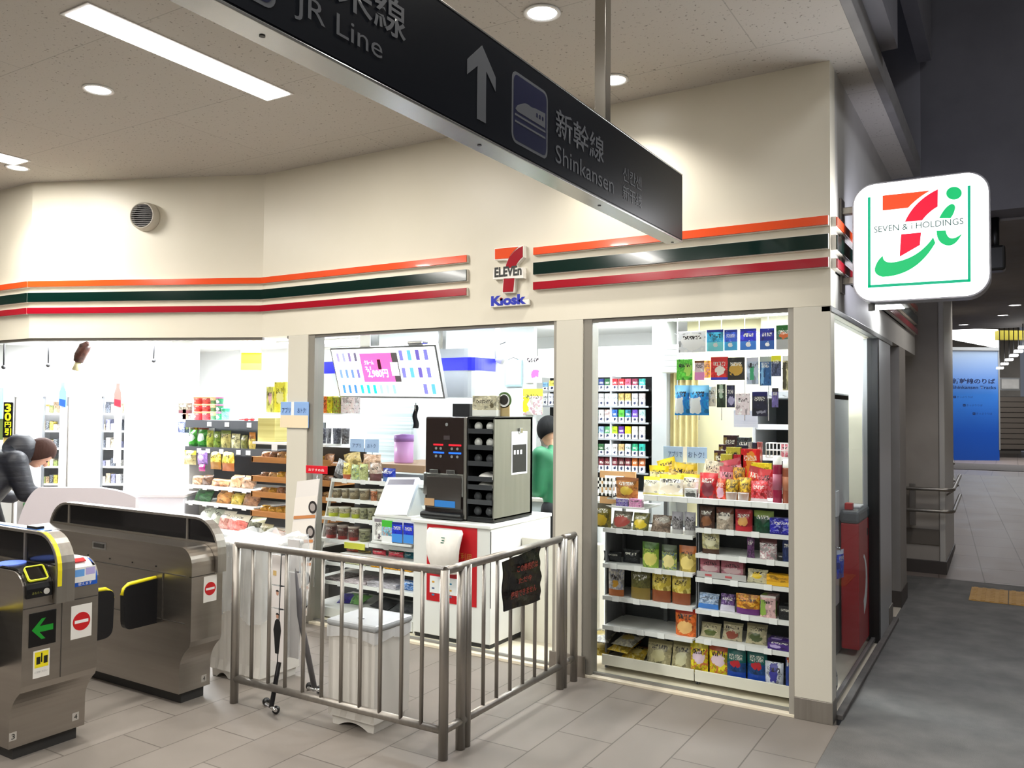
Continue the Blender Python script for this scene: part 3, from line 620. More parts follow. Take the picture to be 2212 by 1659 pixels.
# ================================================================== TICKET GATES
def gate_profile(x0, x1, zt, r=.10, zlo=.36, inset=.09):
    """side outline: flat top with a rounded shoulder at x1, overhang tucking in below, foot at z=.06"""
    pts = [(x0, .06), (x1-inset, .06), (x1-inset, .20)]+bez((x1-inset, .20), (x1-.085, .27), (x1-.01, .33), 6)[1:]+[(x1, zlo)]
    pts += [(x1, zt-r)]+[(x1-r+r*math.cos(a), zt-r+r*math.sin(a)) for a in [math.pi/2*k/8 for k in range(1, 9)]]+[(x0, zt)]
    return pts
def gbody(pts, y0, y1):
    b = MB(); b.prism(pts, (0, y1, 0), X, Z, y1-y0); return b
SEAM = mat('seam_dark', '#3b3733', .6)
def gate_common(t, x0, x1, y0, y1, zt, decks):
    for nm, ya, yb, z in decks: gbody(gate_profile(x0, x1, z), ya, yb).build(nm, STEELD, t)
    MB().box(x0+.05, x1-.11, y0+.03, y1-.03, 0, .065).build('plinth', mat('plinth_dark', '#2b2a29', .6), t)
gA = thing('ticket_gate', 'nearer ticket gate at left edge with green arrow and blue sticker', 'ticket gate', (-3.95, -2.37, 0), group='ticket gates')
gate_common(gA, -4.95, -3.07, -2.553, -2.187, .885, [('near_cabinet', -2.553, -2.418, .882), ('far_cabinet', -2.330, -2.187, .895)])
gB = thing('ticket_gate', 'further ticket gate with dark windows ending at the railing', 'ticket gate', (-3.9, -1.55, 0), group='ticket gates')
gate_common(gB, -4.70, -3.05, -1.655, -1.445, .87, [('near_cabinet', -1.655, -1.505, .872)])
def arch(t, x0, x1, y0, y1, zt, zb, r=.16, wins=(), xe_=-3.07):
    def prof(e, zb_): 
        return [(x0+e, zb_)]+[(x0+r-(r-e)*math.cos(a), zt-r+(r-e)*math.sin(a)) for a in [math.pi/2*k/8 for k in range(0, 9)]]+[(x1-r+(r-e)*math.sin(a), zt-r+(r-e)*math.cos(a)) for a in [math.pi/2*k/8 for k in range(0, 9)]]+[(x1-e, zb_)]
    # outer strap
    po, pi = prof(0, .72), prof(.014, .72)
    b = MB(); b.prism(po+pi[::-1], (0, y1, 0), X, Z, y1-y0); b.build('steel_arch', STEEL, t)
    b = MB(); b.prism(prof(.014, zb), (0, y1-.012, 0), X, Z, y1-y0-.024); b.build('dark_window', mat('gate_window_black', '#0d0d10', .12), t)
    for xw in wins: MB().box(xw-.008, xw+.008, y0+.004, y1-.004, zb, zt-.012).build('window_mullion', STEEL, t)
    b = MB(); lo = [(x0+.014, .72), (x0+.014, zb), (x1-.014, zb), (x1-.014, .72)]
    b.prism(lo, (0, y1-.002, 0), X, Z, y1-y0-.004); b.build('arch_base', STEELD, t)
    b = MB(); pf = [p for p in gate_profile(x0+.01, xe_, .74, .01)]; b.prism(pf, (0, y1, 0), X, Z, y1-y0); b.build('lower_cabinet', STEELD, t)
arch(gA, -4.95, -3.035, -2.418, -2.330, 1.045, .895, .17, (-3.33, -3.95, -4.55), -3.07)
arch(gB, -4.72, -3.02, -1.505, -1.447, 1.02, .885, .20, (-4.50, -3.30), -3.05)
# fittings on the near gate
xe = -3.07
b = MB()
for z in (.752, .70):
    pass
b.box(xe-.001, xe+.0015, -2.552, -2.19, .713, .718); b.box(xe-.001, xe+.0012, -2.372, -2.368, .36, .716); b.build('seams', SEAM, gA)
def strip_profile(x0, x1, zt, r, e, z0, top):
    """a band that hugs the shoulder"""
    o = [(x1+e, z0)]+[(x1-r+(r+e)*math.cos(a), zt-r+(r+e)*math.sin(a)) for a in [math.pi/2*k/8 for k in range(0, 9)]]+[(top, zt+e)]
    i = [(x1+e*.3, z0)]+[(x1-r+(r+e*.3)*math.cos(a), zt-r+(r+e*.3)*math.sin(a)) for a in [math.pi/2*k/8 for k in range(0, 9)]]+[(top, zt+e*.3)]
    return o+i[::-1]
rd = MB(); rd.prism(strip_profile(0, xe, .882, .10, .012, .762, xe-.30), (0, -2.425, 0), X, Z, .118); rd = rd.build('card_reader', mat('reader_black', '#101012', .25), gA)
b = MB()
for (za, zb_, ya, yb) in ((.852, .858, -2.535, -2.440), (.800, .806, -2.535, -2.440), (.800, .858, -2.540, -2.534), (.800, .858, -2.441, -2.435)):
    pass
ring_c = Vector((xe-.035, -2.487, .845))
tilt = Matrix.Translation((xe-.022, -2.487, .868)) @ Matrix.Rotation(math.radians(48), 4, 'Y')
b = MB(); ro, ri = rrect(-.040, .040, -.046, .046, .012), rrect(-.036, .036, -.042, .042, .009)
bm_ = b.bm; vo = [bm_.verts.new(Vector((x, y, .010))) for x, y in ro]; vi = [bm_.verts.new(Vector((x, y, .010))) for x, y in ri]; n_ = len(vo)
for k in range(n_): bm_.faces.new((vo[k], vo[(k+1) % n_], vi[(k+1) % n_], vi[k]))
q = bmesh.ops.extrude_face_region(bm_, geom=bm_.faces[:]); bmesh.ops.translate(bm_, vec=(0, 0, -.012), verts=[v for v in q['geom'] if isinstance(v, bmesh.types.BMVert)])
bmesh.ops.transform(bm_, matrix=tilt, verts=bm_.verts[:]); b.build('yellow_frame', mat('reader_yellow', '#dfe23a', .4, emit=.25), rd)
MB().box(-.036, .036, -.040, .040, -.004, .004, M=tilt).build('reader_window', mat('reader_glass', '#1a1714', .1), rd)
b = MB(); b.cyl((xe+.011, -2.452, .785), (xe+.0135, -2.452, .785), .014, 20); b.build('round_mark', mat('mark_white', '#c8c8c4', .4), rd)
text('あちらへ', rd, mat('reader_print', '#8b8c38', .5), (xe+.0125, -2.52, .778), Y_, Z, .045, .012)
b = MB(); b.cyl((xe-.235, -2.485, .890), (xe-.235, -2.485, .899), .062, 36); b.build('touch_panel', mat('touch_blue', '#6f8cf0', .3, emit=.45), gA)
b = MB(); b.box(xe-.36, xe-.14, -2.545, -2.425, .886, .891, .002); b.build('touch_bezel', BLACK, gA)
# yellow notice strip down the arch
b = MB(); b.prism(strip_profile(0, -3.035, 1.045, .17, .0025, .80, -3.22), (0, -2.395, 0), X, Z, .020); b.build('yellow_strip', YEL, gA)
b = MB(); b.box(-3.62, -3.20, -2.392, -2.352, 1.0445, 1.0475); b.build('blue_strip', mat('sticker_blue', '#2f6fc4', .4), gA)
b = MB(); b.box(-3.36, -3.27, -2.39, -2.35, 1.046, 1.06, .003); b.build('sensor_block', BLACK, gA)
# blue sticker with red and white figures on the far cabinet
b = MB(); b.prism(strip_profile(0, xe, .895, .10, .0025, .775, xe-.13), (0, -2.195, 0), X, Z, .128); sk = b.build('blue_sticker', mat('sticker_blue2', '#1556c0', .35), gA)
b = MB(); b.prism([(xe-r_*1.0+.0, z_) for r_, z_ in ()] or strip_profile(0, xe, .895, .10, .0034, .868, xe-.12), (0, -2.205, 0), X, Z, .110); b.build('sticker_white_panel', PAPER, sk)
text('交通系ICカード', sk, PAPER, (xe+.0032, -2.315, .800), Y_, Z, .11, .016); text('使えます', sk, PAPER, (xe+.0032, -2.295, .779), Y_, Z, .07, .015)
b = MB(); b.box(xe-.0005, xe+.0035, -2.312, -2.262, .822, .858, .001); b.build('sticker_picture', mat('sticker_sky', '#6aa8ef', .5), sk)
b = MB(); b.box(xe-.0005, xe+.0035, -2.258, -2.208, .826, .862, .001); b.build('sticker_picture', mat('sticker_lilac', '#b8b0e8', .5), sk)
tl = Matrix.Translation((xe-.05, -2.26, .893)) @ Matrix.Rotation(math.radians(28), 4, 'Y')
b = MB(); b.box(-.014, .014, -.035, .028, -.0015, .0042, M=tl); b.build('sticker_red_mark', RED, sk)
# green arrow display
b = MB(); b.box(xe-.001, xe+.003, -2.524, -2.397, .532, .690, .002); gd = b.build('arrow_display', mat('display_black', '#08090a', .2), gA)
ay, az = -2.46, .611
ap = [(ay-.052, az), (ay-.006, az+.048), (ay+.012, az+.048), (ay-.016, az+.014), (ay+.048, az+.014), (ay+.048, az-.014), (ay-.016, az-.014), (ay+.012, az-.048), (ay-.006, az-.048)]
MB().prism(ap, (xe+.0028, 0, 0), Y_, Z, .001).build('green_arrow', mat('led_green', '#0d7a1e', .4, emit=.3), gd)
def noentry(t, x, y0, y1, z0, z1):
    s = MB().box(x-.0005, x+.0015, y0, y1, z0, z1).build('no_entry_sticker', mat('sticker_white', '#e9e7e2', .5), t)
    c, r = Vector((x+.001, (y0+y1)/2, (z0+z1)/2)), (y1-y0)*.42
    MB().cyl(c, c+Vector((.0012, 0, 0)), r, 32).build('red_disc', RED, s)
    MB().box(x+.002, x+.0026, c.y-r*.78, c.y+r*.78, c.z-r*.17, c.z+r*.17).build('white_bar', PAPER, s)
noentry(gA, xe, -2.324, -2.219, .524, .685); noentry(gB, -3.05, -1.575, -1.487, .56, .705)
s = MB().box(xe-.0005, xe+.0015, -2.500, -2.424, .385, .512).build('yellow_notice', mat('sticker_white', '#e9e7e2', .5), gA)
MB().box(xe+.0012, xe+.002, -2.494, -2.430, .432, .505).build('notice_yellow_field', YEL, s)
b = MB()
for yy_ in (-2.486, -2.452): b.box(xe+.0018, xe+.0026, yy_, yy_+.018, .448, .482)
b.box(xe+.0018, xe+.0026, -2.465, -2.459, .455, .498); b.build('notice_figures', INK, s)
text('ご注意ください', s, GREY, (xe+.0018, -2.494, .408), Y_, Z, .06, .009)
for nm, t, x, y, z in (('3', gA, xe-.09, -2.535, .115), ('4', gA, xe-.09, -2.235, .115), ('4', gB, -3.14, -1.49, .105)):
    d_ = MB().box(x-.0003, x+.0016, y-.017, y+.017, z-.019, z+.019, .0006).build('number_plate', mat('plate_pale', '#b5b0a8', .5), t)
    text(nm, d_, INK, (x+.0014, y-.008, z-.012), Y_, Z, .016, .024)
# flap doors with yellow padded top edge
def flap(x, ya, yb, z0, z1, t, side):
    """flap standing across the aisle on plane x, hinged at ya"""
    s = 1 if yb > ya else -1
    w = abs(yb-ya); pts = [(0, 0), (w*.75, 0)]+bez((w*.75, 0), (w*.97, .0), (w*.98, .05), 5)[1:]+[(w, z1-z0-.05)]+bez((w, z1-z0-.05), (w, z1-z0), (w*.85, z1-z0), 5)[1:]+[(0, z1-z0+.012)]
    pts = [(ya+s*p, z0+q_) for p, q_ in pts]
    b = MB(); b.prism(pts, (x, 0, 0), Y_, Z, .035); f = b.build('flap_door', mat('flap_black', '#121318', .4), t)
    MB().tube([(x+.0175, ya+s*w*p_, z0+q_*(z1-z0)+r_) for p_, q_, r_ in ((0, 1, .014), (.4, 1, .011), (.82, 1, .006), (.95, .93, .002), (1.0, .80, 0))], .012, 10).build('yellow_edge', YEL, f)
flap(-3.38, -1.655, -1.862, .425, .665, gB, 1); flap(-3.34, -2.187, -1.945, .42, .672, gA, 1); flap(-3.30, -2.553, -2.80, .42, .672, gA, 1)
b = MB(); b.box(-4.68, -3.10, -1.6585, -1.6545, .712, .717); b.box(-3.30, -3.29, -1.6585, -1.6545, .44, .71); b.box(-4.68, -3.10, -1.6585, -1.6545, .452, .456); b.box(-3.07-.0, -3.048, -1.655, -1.50, .712, .717); b.build('seams', SEAM, gB)
b = MB(); b.box(-3.96, -3.86, -1.662, -1.654, .80, .826, .002); b.build('coin_slot', mat('slot_dark', '#2c2a28', .4), gB)
b = MB(); b.box(-3.98, -3.84, -1.6575, -1.655, .79, .836, .002); b.build('slot_plate', CHROME, gB)
b = MB()
for k in range(5): b.cyl((-3.36-.22*k, -1.659, .745), (-3.36-.22*k, -1.6545, .745), .005, 10)
b.build('sensor_dots', BLACK, gB)
# ================================================================== PACKAGES
def pouch_mb(w, h, t, seed=0, crimp=.06, flat=.0, gus=False):
    """filled bag: base at z=0 centre x, bulging towards -y and +y; UV on the front and back"""
    rnd = random.Random(seed); ph = rnd.random()*6; b = MB()
    def prof(v):
        lo = 0 if gus else crimp
        if v < lo or v > 1-crimp: return 0
        q = (v-lo)/(1-crimp-lo); return math.sin(math.pi*min(1, q if not gus else .15+.85*q))**.6
    def f(sgn):
        def g(u, v):
            e = math.sin(math.pi*u)**.55*prof(v); wr = .06*t*math.sin(11*u+ph)*math.sin(9*v+ph)
            pinch = 1-.06*math.sin(math.pi*v) if not gus else 1-.04*(1-v)
            return Vector(((u-.5)*w*pinch, sgn*(e*t/2+.0006)+wr*e, v*h+.006*w*math.sin(7*u+ph)*(v > .9)))
        return g
    b.sheet(f(-1), 10, 12); b.sheet(lambda u, v: f(1)(1-u, v), 10, 12)
    bmesh.ops.remove_doubles(b.bm, verts=b.bm.verts[:], dist=.0008)
    return b
def box_mb(w, h, d, bev=.001):
    b = MB(); lay = b.bm.loops.layers.uv.verify()
    b.box(-w/2, w/2, -d/2, d/2, 0, h, bev, seg=1)
    for f in b.bm.faces:
        for l in f.loops:
            c = l.vert.co; ax = max(range(3), key=lambda k: abs(f.normal[k]))
            l[lay].uv = ((c.x/w+.5 if ax != 0 else c.y/d+.5), (c.z/h if ax != 2 else c.y/d+.5))
    return b
def cup_mb(r, h, k=.82, seg=20, lid=True):
    b = MB(); prof = [(0, 0), (r*k, 0), (r, h*.93), (r*1.04, h*.94), (r*1.04, h), (r*.9, h), (0, h*.985)]
    lay = b.bm.loops.layers.uv.verify(); b.lathe(prof, (0, 0, 0), seg)
    for f in b.bm.faces:
        for l in f.loops: c = l.vert.co; l[lay].uv = (.5+.5*c.x/r, c.z/h)
    return b
_pc = {}
ALLP = []
def pack(name, kind, w, h, t, m, loc, rotz=0, tilt=0, roll=0, seed=0, row='', desc='', cat='', group=''):
    """one packet standing at loc (base centre); the label is completed per row at the end"""
    key = (kind, round(w, 3), round(h, 3), round(t, 3), seed % 3, m.name)
    if key not in _pc:
        mb = {'pouch': lambda: pouch_mb(w, h, t, seed % 3), 'gus': lambda: pouch_mb(w, h, t, seed % 3, gus=True), 'box': lambda: box_mb(w, h, t), 'cup': lambda: cup_mb(w/2, h), 'stick': lambda: box_mb(w, h, t, .003)}[kind]()
        _pc[key] = mb.mesh(name, m)
    o = bpy.data.objects.new(name, _pc[key]); COL.objects.link(o); o.location = loc; o.rotation_euler = (tilt, roll, rotz)
    o['category'] = cat or name.replace('_', ' '); o['group'] = group; ALLP.append((row, o, desc)); o['label'] = desc
    return o
def px_pack(r, y, z, name, kind, t, m, **k):
    """packet seen inside pixel box r=(x0,x1,y0,y1) standing on height z with its front at depth y"""
    a = onY(r[0], (r[2]+r[3])/2, y); c = onY(r[1], (r[2]+r[3])/2, y)
    zt = onY((r[0]+r[1])/2, r[2], y).z; zb = z if z is not None else onY((r[0]+r[1])/2, r[3], y).z
    return pack(name, kind, abs(c.x-a.x)*.97, max(.02, zt-zb), t, m, Vector(((a.x+c.x)/2, y+t/2, zb)), **k)
P_ = print_mat
# ------------------------------------------------------------------ corner window gondola
SHF = mat('shelf_white', '#e9e9e6', .4); SHM = mat('shelf_grey_metal', '#74767a', .5); TAGM = mat('price_tag_white', '#f7f7f5', .5)
def gondola(name, label, xa, xb, shelves, y0=.14, y1=.50, ztop=.95, tagstep=.16, back=True, tagx=None):
    t = thing(name, label, 'shelf unit', ((xa+xb)/2, (y0+y1)/2, .02))
    if back: MB().box(xa, xb, y1-.02, y1, .02, ztop).build('back_panel', mat('gondola_back_grey', '#53565a', .6), t)
    MB().box(xa, xb, y0+.012, y1, .055, .092).build('base_deck', SHF, t)
    MB().box(xa, xb, y0+.004, y0+.016, .052, .118, .002).build('kick_panel', mat('kick_cream', '#e9e4d6', .4), t)
    for x in (xa, xb): MB().box(x-.006, x+.006, y0+.06, y1, .02, ztop).build('side_upright', SHM, t)
    for z, dpt in shelves:
        s = MB().box(xa+.006, xb-.006, y0, y0+dpt, z-.014, z, .002).build('shelf', SHF, t)
        MB().box(xa+.006, xb-.006, y0-.004, y0+.002, z-.022, z+.004).build('price_rail', mat('price_rail', '#e9e9e6', .3), s)
        x = xa+.08+random.random()*.05; k = 0
        while x < xb-.06:
            MB().box(x-.022, x+.022, y0-.008, y0-.005, z-.024, z+.010).build('price_tag', TAGM, s); x += tagstep*(.8+.5*random.random())
    return t
gondola('gondola_shelf', 'left bank of white shelves behind the corner window', -1.405, -.806, [(.483, .34), (.298, .34), (.685, .34), (.908, .34)], ztop=.92)
gondola('gondola_shelf', 'right bank of white shelves behind the corner window', -.800, -.232, [(.477, .34), (.304, .34), (.664, .34), (.806, .34), (.956, .34)], ztop=1.10)
# the wide top shelf
t = thing('display_shelf', 'wide white top shelf loaded with sweets behind the corner window', 'shelf', (-.66, .3, 1.12))
MB().box(-1.12, -.232, .13, .50, 1.112, 1.126, .002).build('shelf', SHF, t); MB().box(-1.12, -.232, .122, .13, 1.105, 1.140, .002).build('price_rail', TAGM, t)
for k in range(9): MB().box(-1.08+k*.095, -1.03+k*.095, .1185, .1215, 1.106, 1.138).build('price_tag', TAGM, t)
for x in (-1.1, -.24): MB().box(x-.012, x+.012, .45, .48, .02, 1.112).build('support_post', SHM, t)
# rows of packets: (x0,x1,y0,y1,name,kind,thickness,material,description)
SN = 'snack_pouch'; CP = 'candy_bag'; BX = 'snack_box'
def row(rowname, y, z, items, group, cat=None):
    for i, it in enumerate(items):
        r, nm, kd, th, m, ds = it[:6]; kw = it[6] if len(it) > 6 else {}
        kw = dict(kw); yy = kw.pop('y', y); zz = kw.pop('z', z)
        px_pack(r, yy, zz, nm, kd, th, m, row=rowname, desc=ds, group=group, cat=cat or nm.replace('_', ' '), seed=i, **kw)
WG = 'snacks on the corner window shelves'
row('upper left shelf', .17, .909, [
 ((1279, 1318, 1088, 1138), SN, 'gus', .05, P_('#6d6428', top=('#4a4433', .8), lab='#c9a92c', lr=(.1, .8, .05, .55), spots='#8f7a2a'), 'olive snack pouch with yellow print'),
 ((1318, 1360, 1104, 1140), SN, 'gus', .05, P_('#7f7868', lab='#a84a42', lr=(.05, .9, .05, .7), spots='#96887a'), 'clear pouch of red snacks', {'tilt': -.35}),
 ((1362, 1398, 1108, 1146), SN, 'gus', .05, P_('#6b6a3f', lab='#dcc23a', lr=(.1, .9, .05, .6), spots='#8d8347'), 'green and yellow snack pouch', {'tilt': -.3}),
 ((1402, 1446, 1112, 1150), SN, 'pouch', .04, P_('#8a7768', spots='#57453a', lab='#b9b2a8', lr=(.4, .95, .5, .95)), 'clear pouch of brown bars', {'tilt': -.4}),
 ((1449, 1474, 1106, 1156), SN, 'gus', .04, P_('#8f8b8c', top=('#a9a6b0', .62), bot=('#b8b6b4', .2), spots='#3c3a3a'), 'grey striped snack pouch'),
 ((1476, 1501, 1107, 1158), SN, 'gus', .04, P_('#8f8b8c', top=('#a9a6b0', .62), bot=('#b8b6b4', .2), spots='#3c3a3a'), 'grey striped snack pouch')], WG)
row('upper right shelf', .17, .957, [
 ((1508, 1542, 1094, 1140), SN, 'gus', .05, P_('#4c3024', lab='#8a5a3c', lr=(.15, .85, .1, .55), spots='#35211a'), 'dark brown snack pouch'),
 ((1544, 1583, 1097, 1145), SN, 'gus', .05, P_('#b3a594', top=('#6a3b2a', .72), lab='#e6ddd0', lr=(.15, .85, .45, .8), spots='#a08f7c'), 'white topped brown coffee pouch'),
 ((1585, 1624, 1101, 1149), SN, 'gus', .05, P_('#a4222c', bot=('#c32532', .22), lab='#d8a05a', lr=(.2, .8, .25, .65)), 'bright red snack pouch'),
 ((1626, 1670, 1104, 1152), SN, 'gus', .05, P_('#12452b', top=('#7f9440', .72), spots='#0f3320'), 'dark green snack pouch'),
 ((1662, 1712, 1120, 1154), BX, 'box', .06, P_('#1d1aa0', spots='#cfd4f0', sscale=7, bot=('#16147a', .12)), 'royal blue snack box', {'y': .15})], WG)
row('second left shelf', .17, .686, [
 ((1300, 1340, 1192, 1222), SN, 'pouch', .05, P_('#15171a', spots='#2d3033'), 'flat black snack pouch', {'y': .22}),
 ((1342, 1380, 1188, 1226), SN, 'pouch', .05, P_('#1a1c1f', spots='#45484b'), 'shiny black snack pouch', {'y': .24}),
 ((1384, 1421, 1172, 1228), SN, 'gus', .05, P_('#8fae3e', top=('#4c7a22', .74), lab='#e9df7a', lr=(.1, .9, .08, .62)), 'green pouch with pale yellow label'),
 ((1426, 1460, 1178, 1233), SN, 'gus', .05, P_('#a9b45c', top=('#4c5a3c', .7), lab='#efe19a', lr=(.12, .88, .08, .6), spots='#2b4aa0'), 'blue speckled pouch with cream label'),
 ((1464, 1502, 1180, 1237), SN, 'gus', .05, P_('#b7a04a', top=('#b1632c', .7), lab='#f0d882', lr=(.12, .88, .08, .6)), 'orange topped nut pouch')], WG)
row('second right shelf', .17, .807, [
 ((1513, 1552, 1149, 1197), SN, 'gus', .05, P_('#c9c49a', bot=('#4a2f20', .22), spots='#b9a86a', lab='#ded9b4', lr=(.2, .85, .35, .75)), 'cream pouch with brown base'),
 ((1612, 1629, 1160, 1205), SN, 'pouch', .03, P_('#4a2a52', spots='#9c5f96'), 'narrow purple packet'),
 ((1638, 1677, 1163, 1207), SN, 'gus', .05, P_('#d9cfcf', top=('#6a3a3c', .75), spots='#b36a78'), 'white pouch with pink flowers'),
 ((1680, 1692, 1198, 1212), BX, 'box', .02, P_('#111214'), 'small black box'),
 ((1690, 1712, 1165, 1212), BX, 'box', .05, P_('#14224e', spots='#1b2f6a'), 'dark blue box')], WG)
row('third right shelf', .19, .666, [
 ((1512, 1555, 1204, 1236), BX, 'box', .05, P_('#c98c98', top=('#a75a68', .6), lab='#e8c9cc', lr=(.1, .9, .3, .6)), 'pink sweet box'),
 ((1557, 1606, 1210, 1241), BX, 'box', .05, P_('#c98c98', top=('#a75a68', .6), lab='#e8c9cc', lr=(.1, .9, .3, .6)), 'pink sweet box'),
 ((1610, 1656, 1231, 1264), SN, 'pouch', .05, P_('#cfc8a6', lab='#e8c52a', lr=(.25, .75, .25, .75), spots='#dcd6bc'), 'clear packet of yellow chips', {'y': .16, 'tilt': -.3}),
 ((1655, 1711, 1243, 1272), BX, 'box', .07, P_('#dba21c', bot=('#e8b52a', .35), spots='#c98f14'), 'flat yellow snack box', {'y': .16})], WG)
tr = thing('display_tray', 'grey tray holding two pink sweet boxes', 'tray', (-.66, .2, .666)); b = MB()
pa, pb = onY(1506, 1240, .155), onY(1612, 1250, .155)
b.box(pa.x, pb.x, .15, .156, .667, .705); b.box(pa.x, pb.x, .15, .30, .6665, .670); b.build('tray', mat('tray_grey', '#b9b6b4', .4), tr)
MB().box(pa.x+.05, pa.x+.09, .1485, .1498, .68, .692).build('red_print', mat('tray_red_print', '#c05a5f', .5), tr); MB().box(pa.x+.17, pa.x+.21, .1485, .1498, .68, .692).build('red_print', mat('tray_red_print', '#c05a5f', .5), tr)
row('third left shelf', .17, .484, [
 ((1311, 1346, 1230, 1288), SN, 'gus', .045, P_('#bfb9b4', bot=('#b5652c', .25), spots='#7f86a8', lab='#d8a23a', lr=(.3, .7, .35, .6)), 'pale speckled pouch with orange base'),
 ((1359, 1403, 1229, 1293), SN, 'gus', .05, P_('#5e5a2c', bot=('#8a7434', .38), spots='#4a4722'), 'olive nut pouch'),
 ((1405, 1447, 1234, 1303), SN, 'gus', .05, P_('#c7b047', bot=('#94502e', .38), spots='#efe08a', sscale=4, rough=.2), 'shiny gold foil pouch'),
 ((1448, 1490, 1240, 1309), SN, 'gus', .05, P_('#c7b047', bot=('#94502e', .38), spots='#efe08a', sscale=4, rough=.2), 'shiny gold foil pouch')], WG)
row('fourth right shelf', .17, .478, [
 ((1504, 1550, 1283, 1318), SN, 'pouch', .05, P_('#8ea6c8', spots='#dfe8f4', bot=('#3f7fd0', .3)), 'blue and silver candy pouch', {'tilt': -.25}),
 ((1552, 1585, 1285, 1325), SN, 'pouch', .05, P_('#5a3a78', spots='#c9b9d8', bot=('#d8d3e4', .35)), 'purple and white candy pouch', {'tilt': -.25}),
 ((1587, 1640, 1285, 1329), SN, 'gus', .05, P_('#c77a1e', spots='#f3cf4a', bot=('#6a2a78', .3)), 'orange and purple candy pouch'),
 ((1642, 1676, 1287, 1333), BX, 'box', .10, P_('#cfa8a8', lab='#8fb04a', lr=(0, .35, .1, .8), round_=False, top=('#efe6e4', .9)), 'pale pink snack box with green edge'),
 ((1682, 1711, 1310, 1337), BX, 'box', .12, P_('#141518', spots='#2d3036'), 'stack of dark flat packets')], WG)
row('fourth left shelf', .17, .299, [
 ((1455, 1502, 1316, 1379), SN, 'gus', .055, P_('#d9641e', top=('#c8341e', .82), lab='#f4c27a', lr=(.15, .85, .1, .55), spots='#e8833a'), 'orange pouch alone at the shelf end')], WG)
row('fifth right shelf', .19, .305, [
 ((1509, 1554, 1347, 1386), SN, 'pouch', .05, P_('#b8ae8c', lab='#5f6a34', lr=(.2, .8, .1, .5), top=('#8f8668', .85)), 'cream packet with green beans', {'tilt': -.35}),
 ((1556, 1601, 1347, 1391), SN, 'pouch', .05, P_('#bdb294', lab='#8f4432', lr=(.2, .8, .1, .5), top=('#8f8668', .85)), 'cream packet with red beans', {'tilt': -.35}),
 ((1607, 1654, 1350, 1397), SN, 'pouch', .05, P_('#b8ae8c', lab='#4f5a34', lr=(.2, .8, .1, .5), top=('#8f8668', .85)), 'cream packet with dark greens', {'tilt': -.35}),
 ((1657, 1711, 1384, 1407), BX, 'box', .10, P_('#43237a', top=('#2c1850', .7), lab='#b9a8d8', lr=(.1, .5, .2, .5), round_=False), 'low purple snack tray', {'y': .16})], WG)
for i, (xx, ro) in enumerate(((1300, .2), (1342, -.15), (1372, .1))):
    p = onY(xx, 1400, .24); pack(SN, 'pouch', .15, .19, .045, P_('#cfae3a', top=('#8a4a22', .8), spots='#e8dcae', lab='#e6d48a', lr=(.2, .8, .3, .7)), Vector((p.x, .16+.01*i, .098+.042*(i % 2))), tilt=-1.35, rotz=ro, row='bottom left deck', desc='yellow and brown bag lying flat', group=WG, cat='snack pouch', seed=i)
for i, xx in enumerate((1300, 1352)):
    p = onY(xx, 1415, .24); pack(SN, 'pouch', .15, .19, .045, P_('#9a968c', spots='#cfc9ae', lab='#b7a25a', lr=(.2, .8, .3, .7)), Vector((p.x, .17, .182)), tilt=-1.40, rotz=.1-.2*i, row='bottom left deck', desc='grey and tan bag lying on the heap', group=WG, cat='snack pouch', seed=i)
row('bottom left deck', .18, .094, [
 ((1392, 1446, 1385, 1440), SN, 'gus', .05, P_('#aaa07a', lab='#d8cf9e', lr=(.2, .8, .1, .6), spots='#bdb48e', top=('#857c58', .85)), 'cream snack pouch', {'tilt': -.3}),
 ((1446, 1490, 1390, 1444), SN, 'gus', .05, P_('#aaa07a', lab='#d4cfa8', lr=(.2, .8, .1, .6), spots='#bdb48e', top=('#857c58', .85)), 'cream snack pouch', {'tilt': -.3})], WG)
row('bottom right deck', .17, .094, [
 ((1488, 1528, 1388, 1454), SN, 'gus', .05, P_('#d9c81e', top=('#b8a81e', .8), lab='#e4c9d8', lr=(.15, .85, .3, .7), spots='#c23a5a'), 'yellow and pink candy bag'),
 ((1529, 1572, 1392, 1461), SN, 'gus', .05, P_('#d9c81e', top=('#b04a2a', .78), lab='#e9cfdc', lr=(.15, .85, .3, .7), spots='#c23a5a'), 'yellow and pink candy bag'),
 ((1566, 1610, 1400, 1468), SN, 'gus', .05, P_('#12407a', top=('#0f5f5c', .55), lab='#b8232e', lr=(.2, .8, .4, .6), bot=('#1a49b0', .25)), 'teal and blue candy bag'),
 ((1611, 1656, 1402, 1475), SN, 'gus', .05, P_('#12407a', top=('#0f5f5c', .55), lab='#b8232e', lr=(.2, .8, .4, .6), bot=('#1a49b0', .25)), 'teal and blue candy bag'),
 ((1650, 1691, 1432, 1481), SN, 'gus', .05, P_('#cfd4e4', lab='#3a3a9a', lr=(.3, .7, .2, .95), round_=False, spots='#e9edf6'), 'white bag with violet stripe', {'y': .16}),
 ((1697, 1712, 1410, 1475), BX, 'box', .05, P_('#1c3a8c', lab='#c2572a', lr=(.1, .9, .7, .9)), 'dark blue packet')], WG)
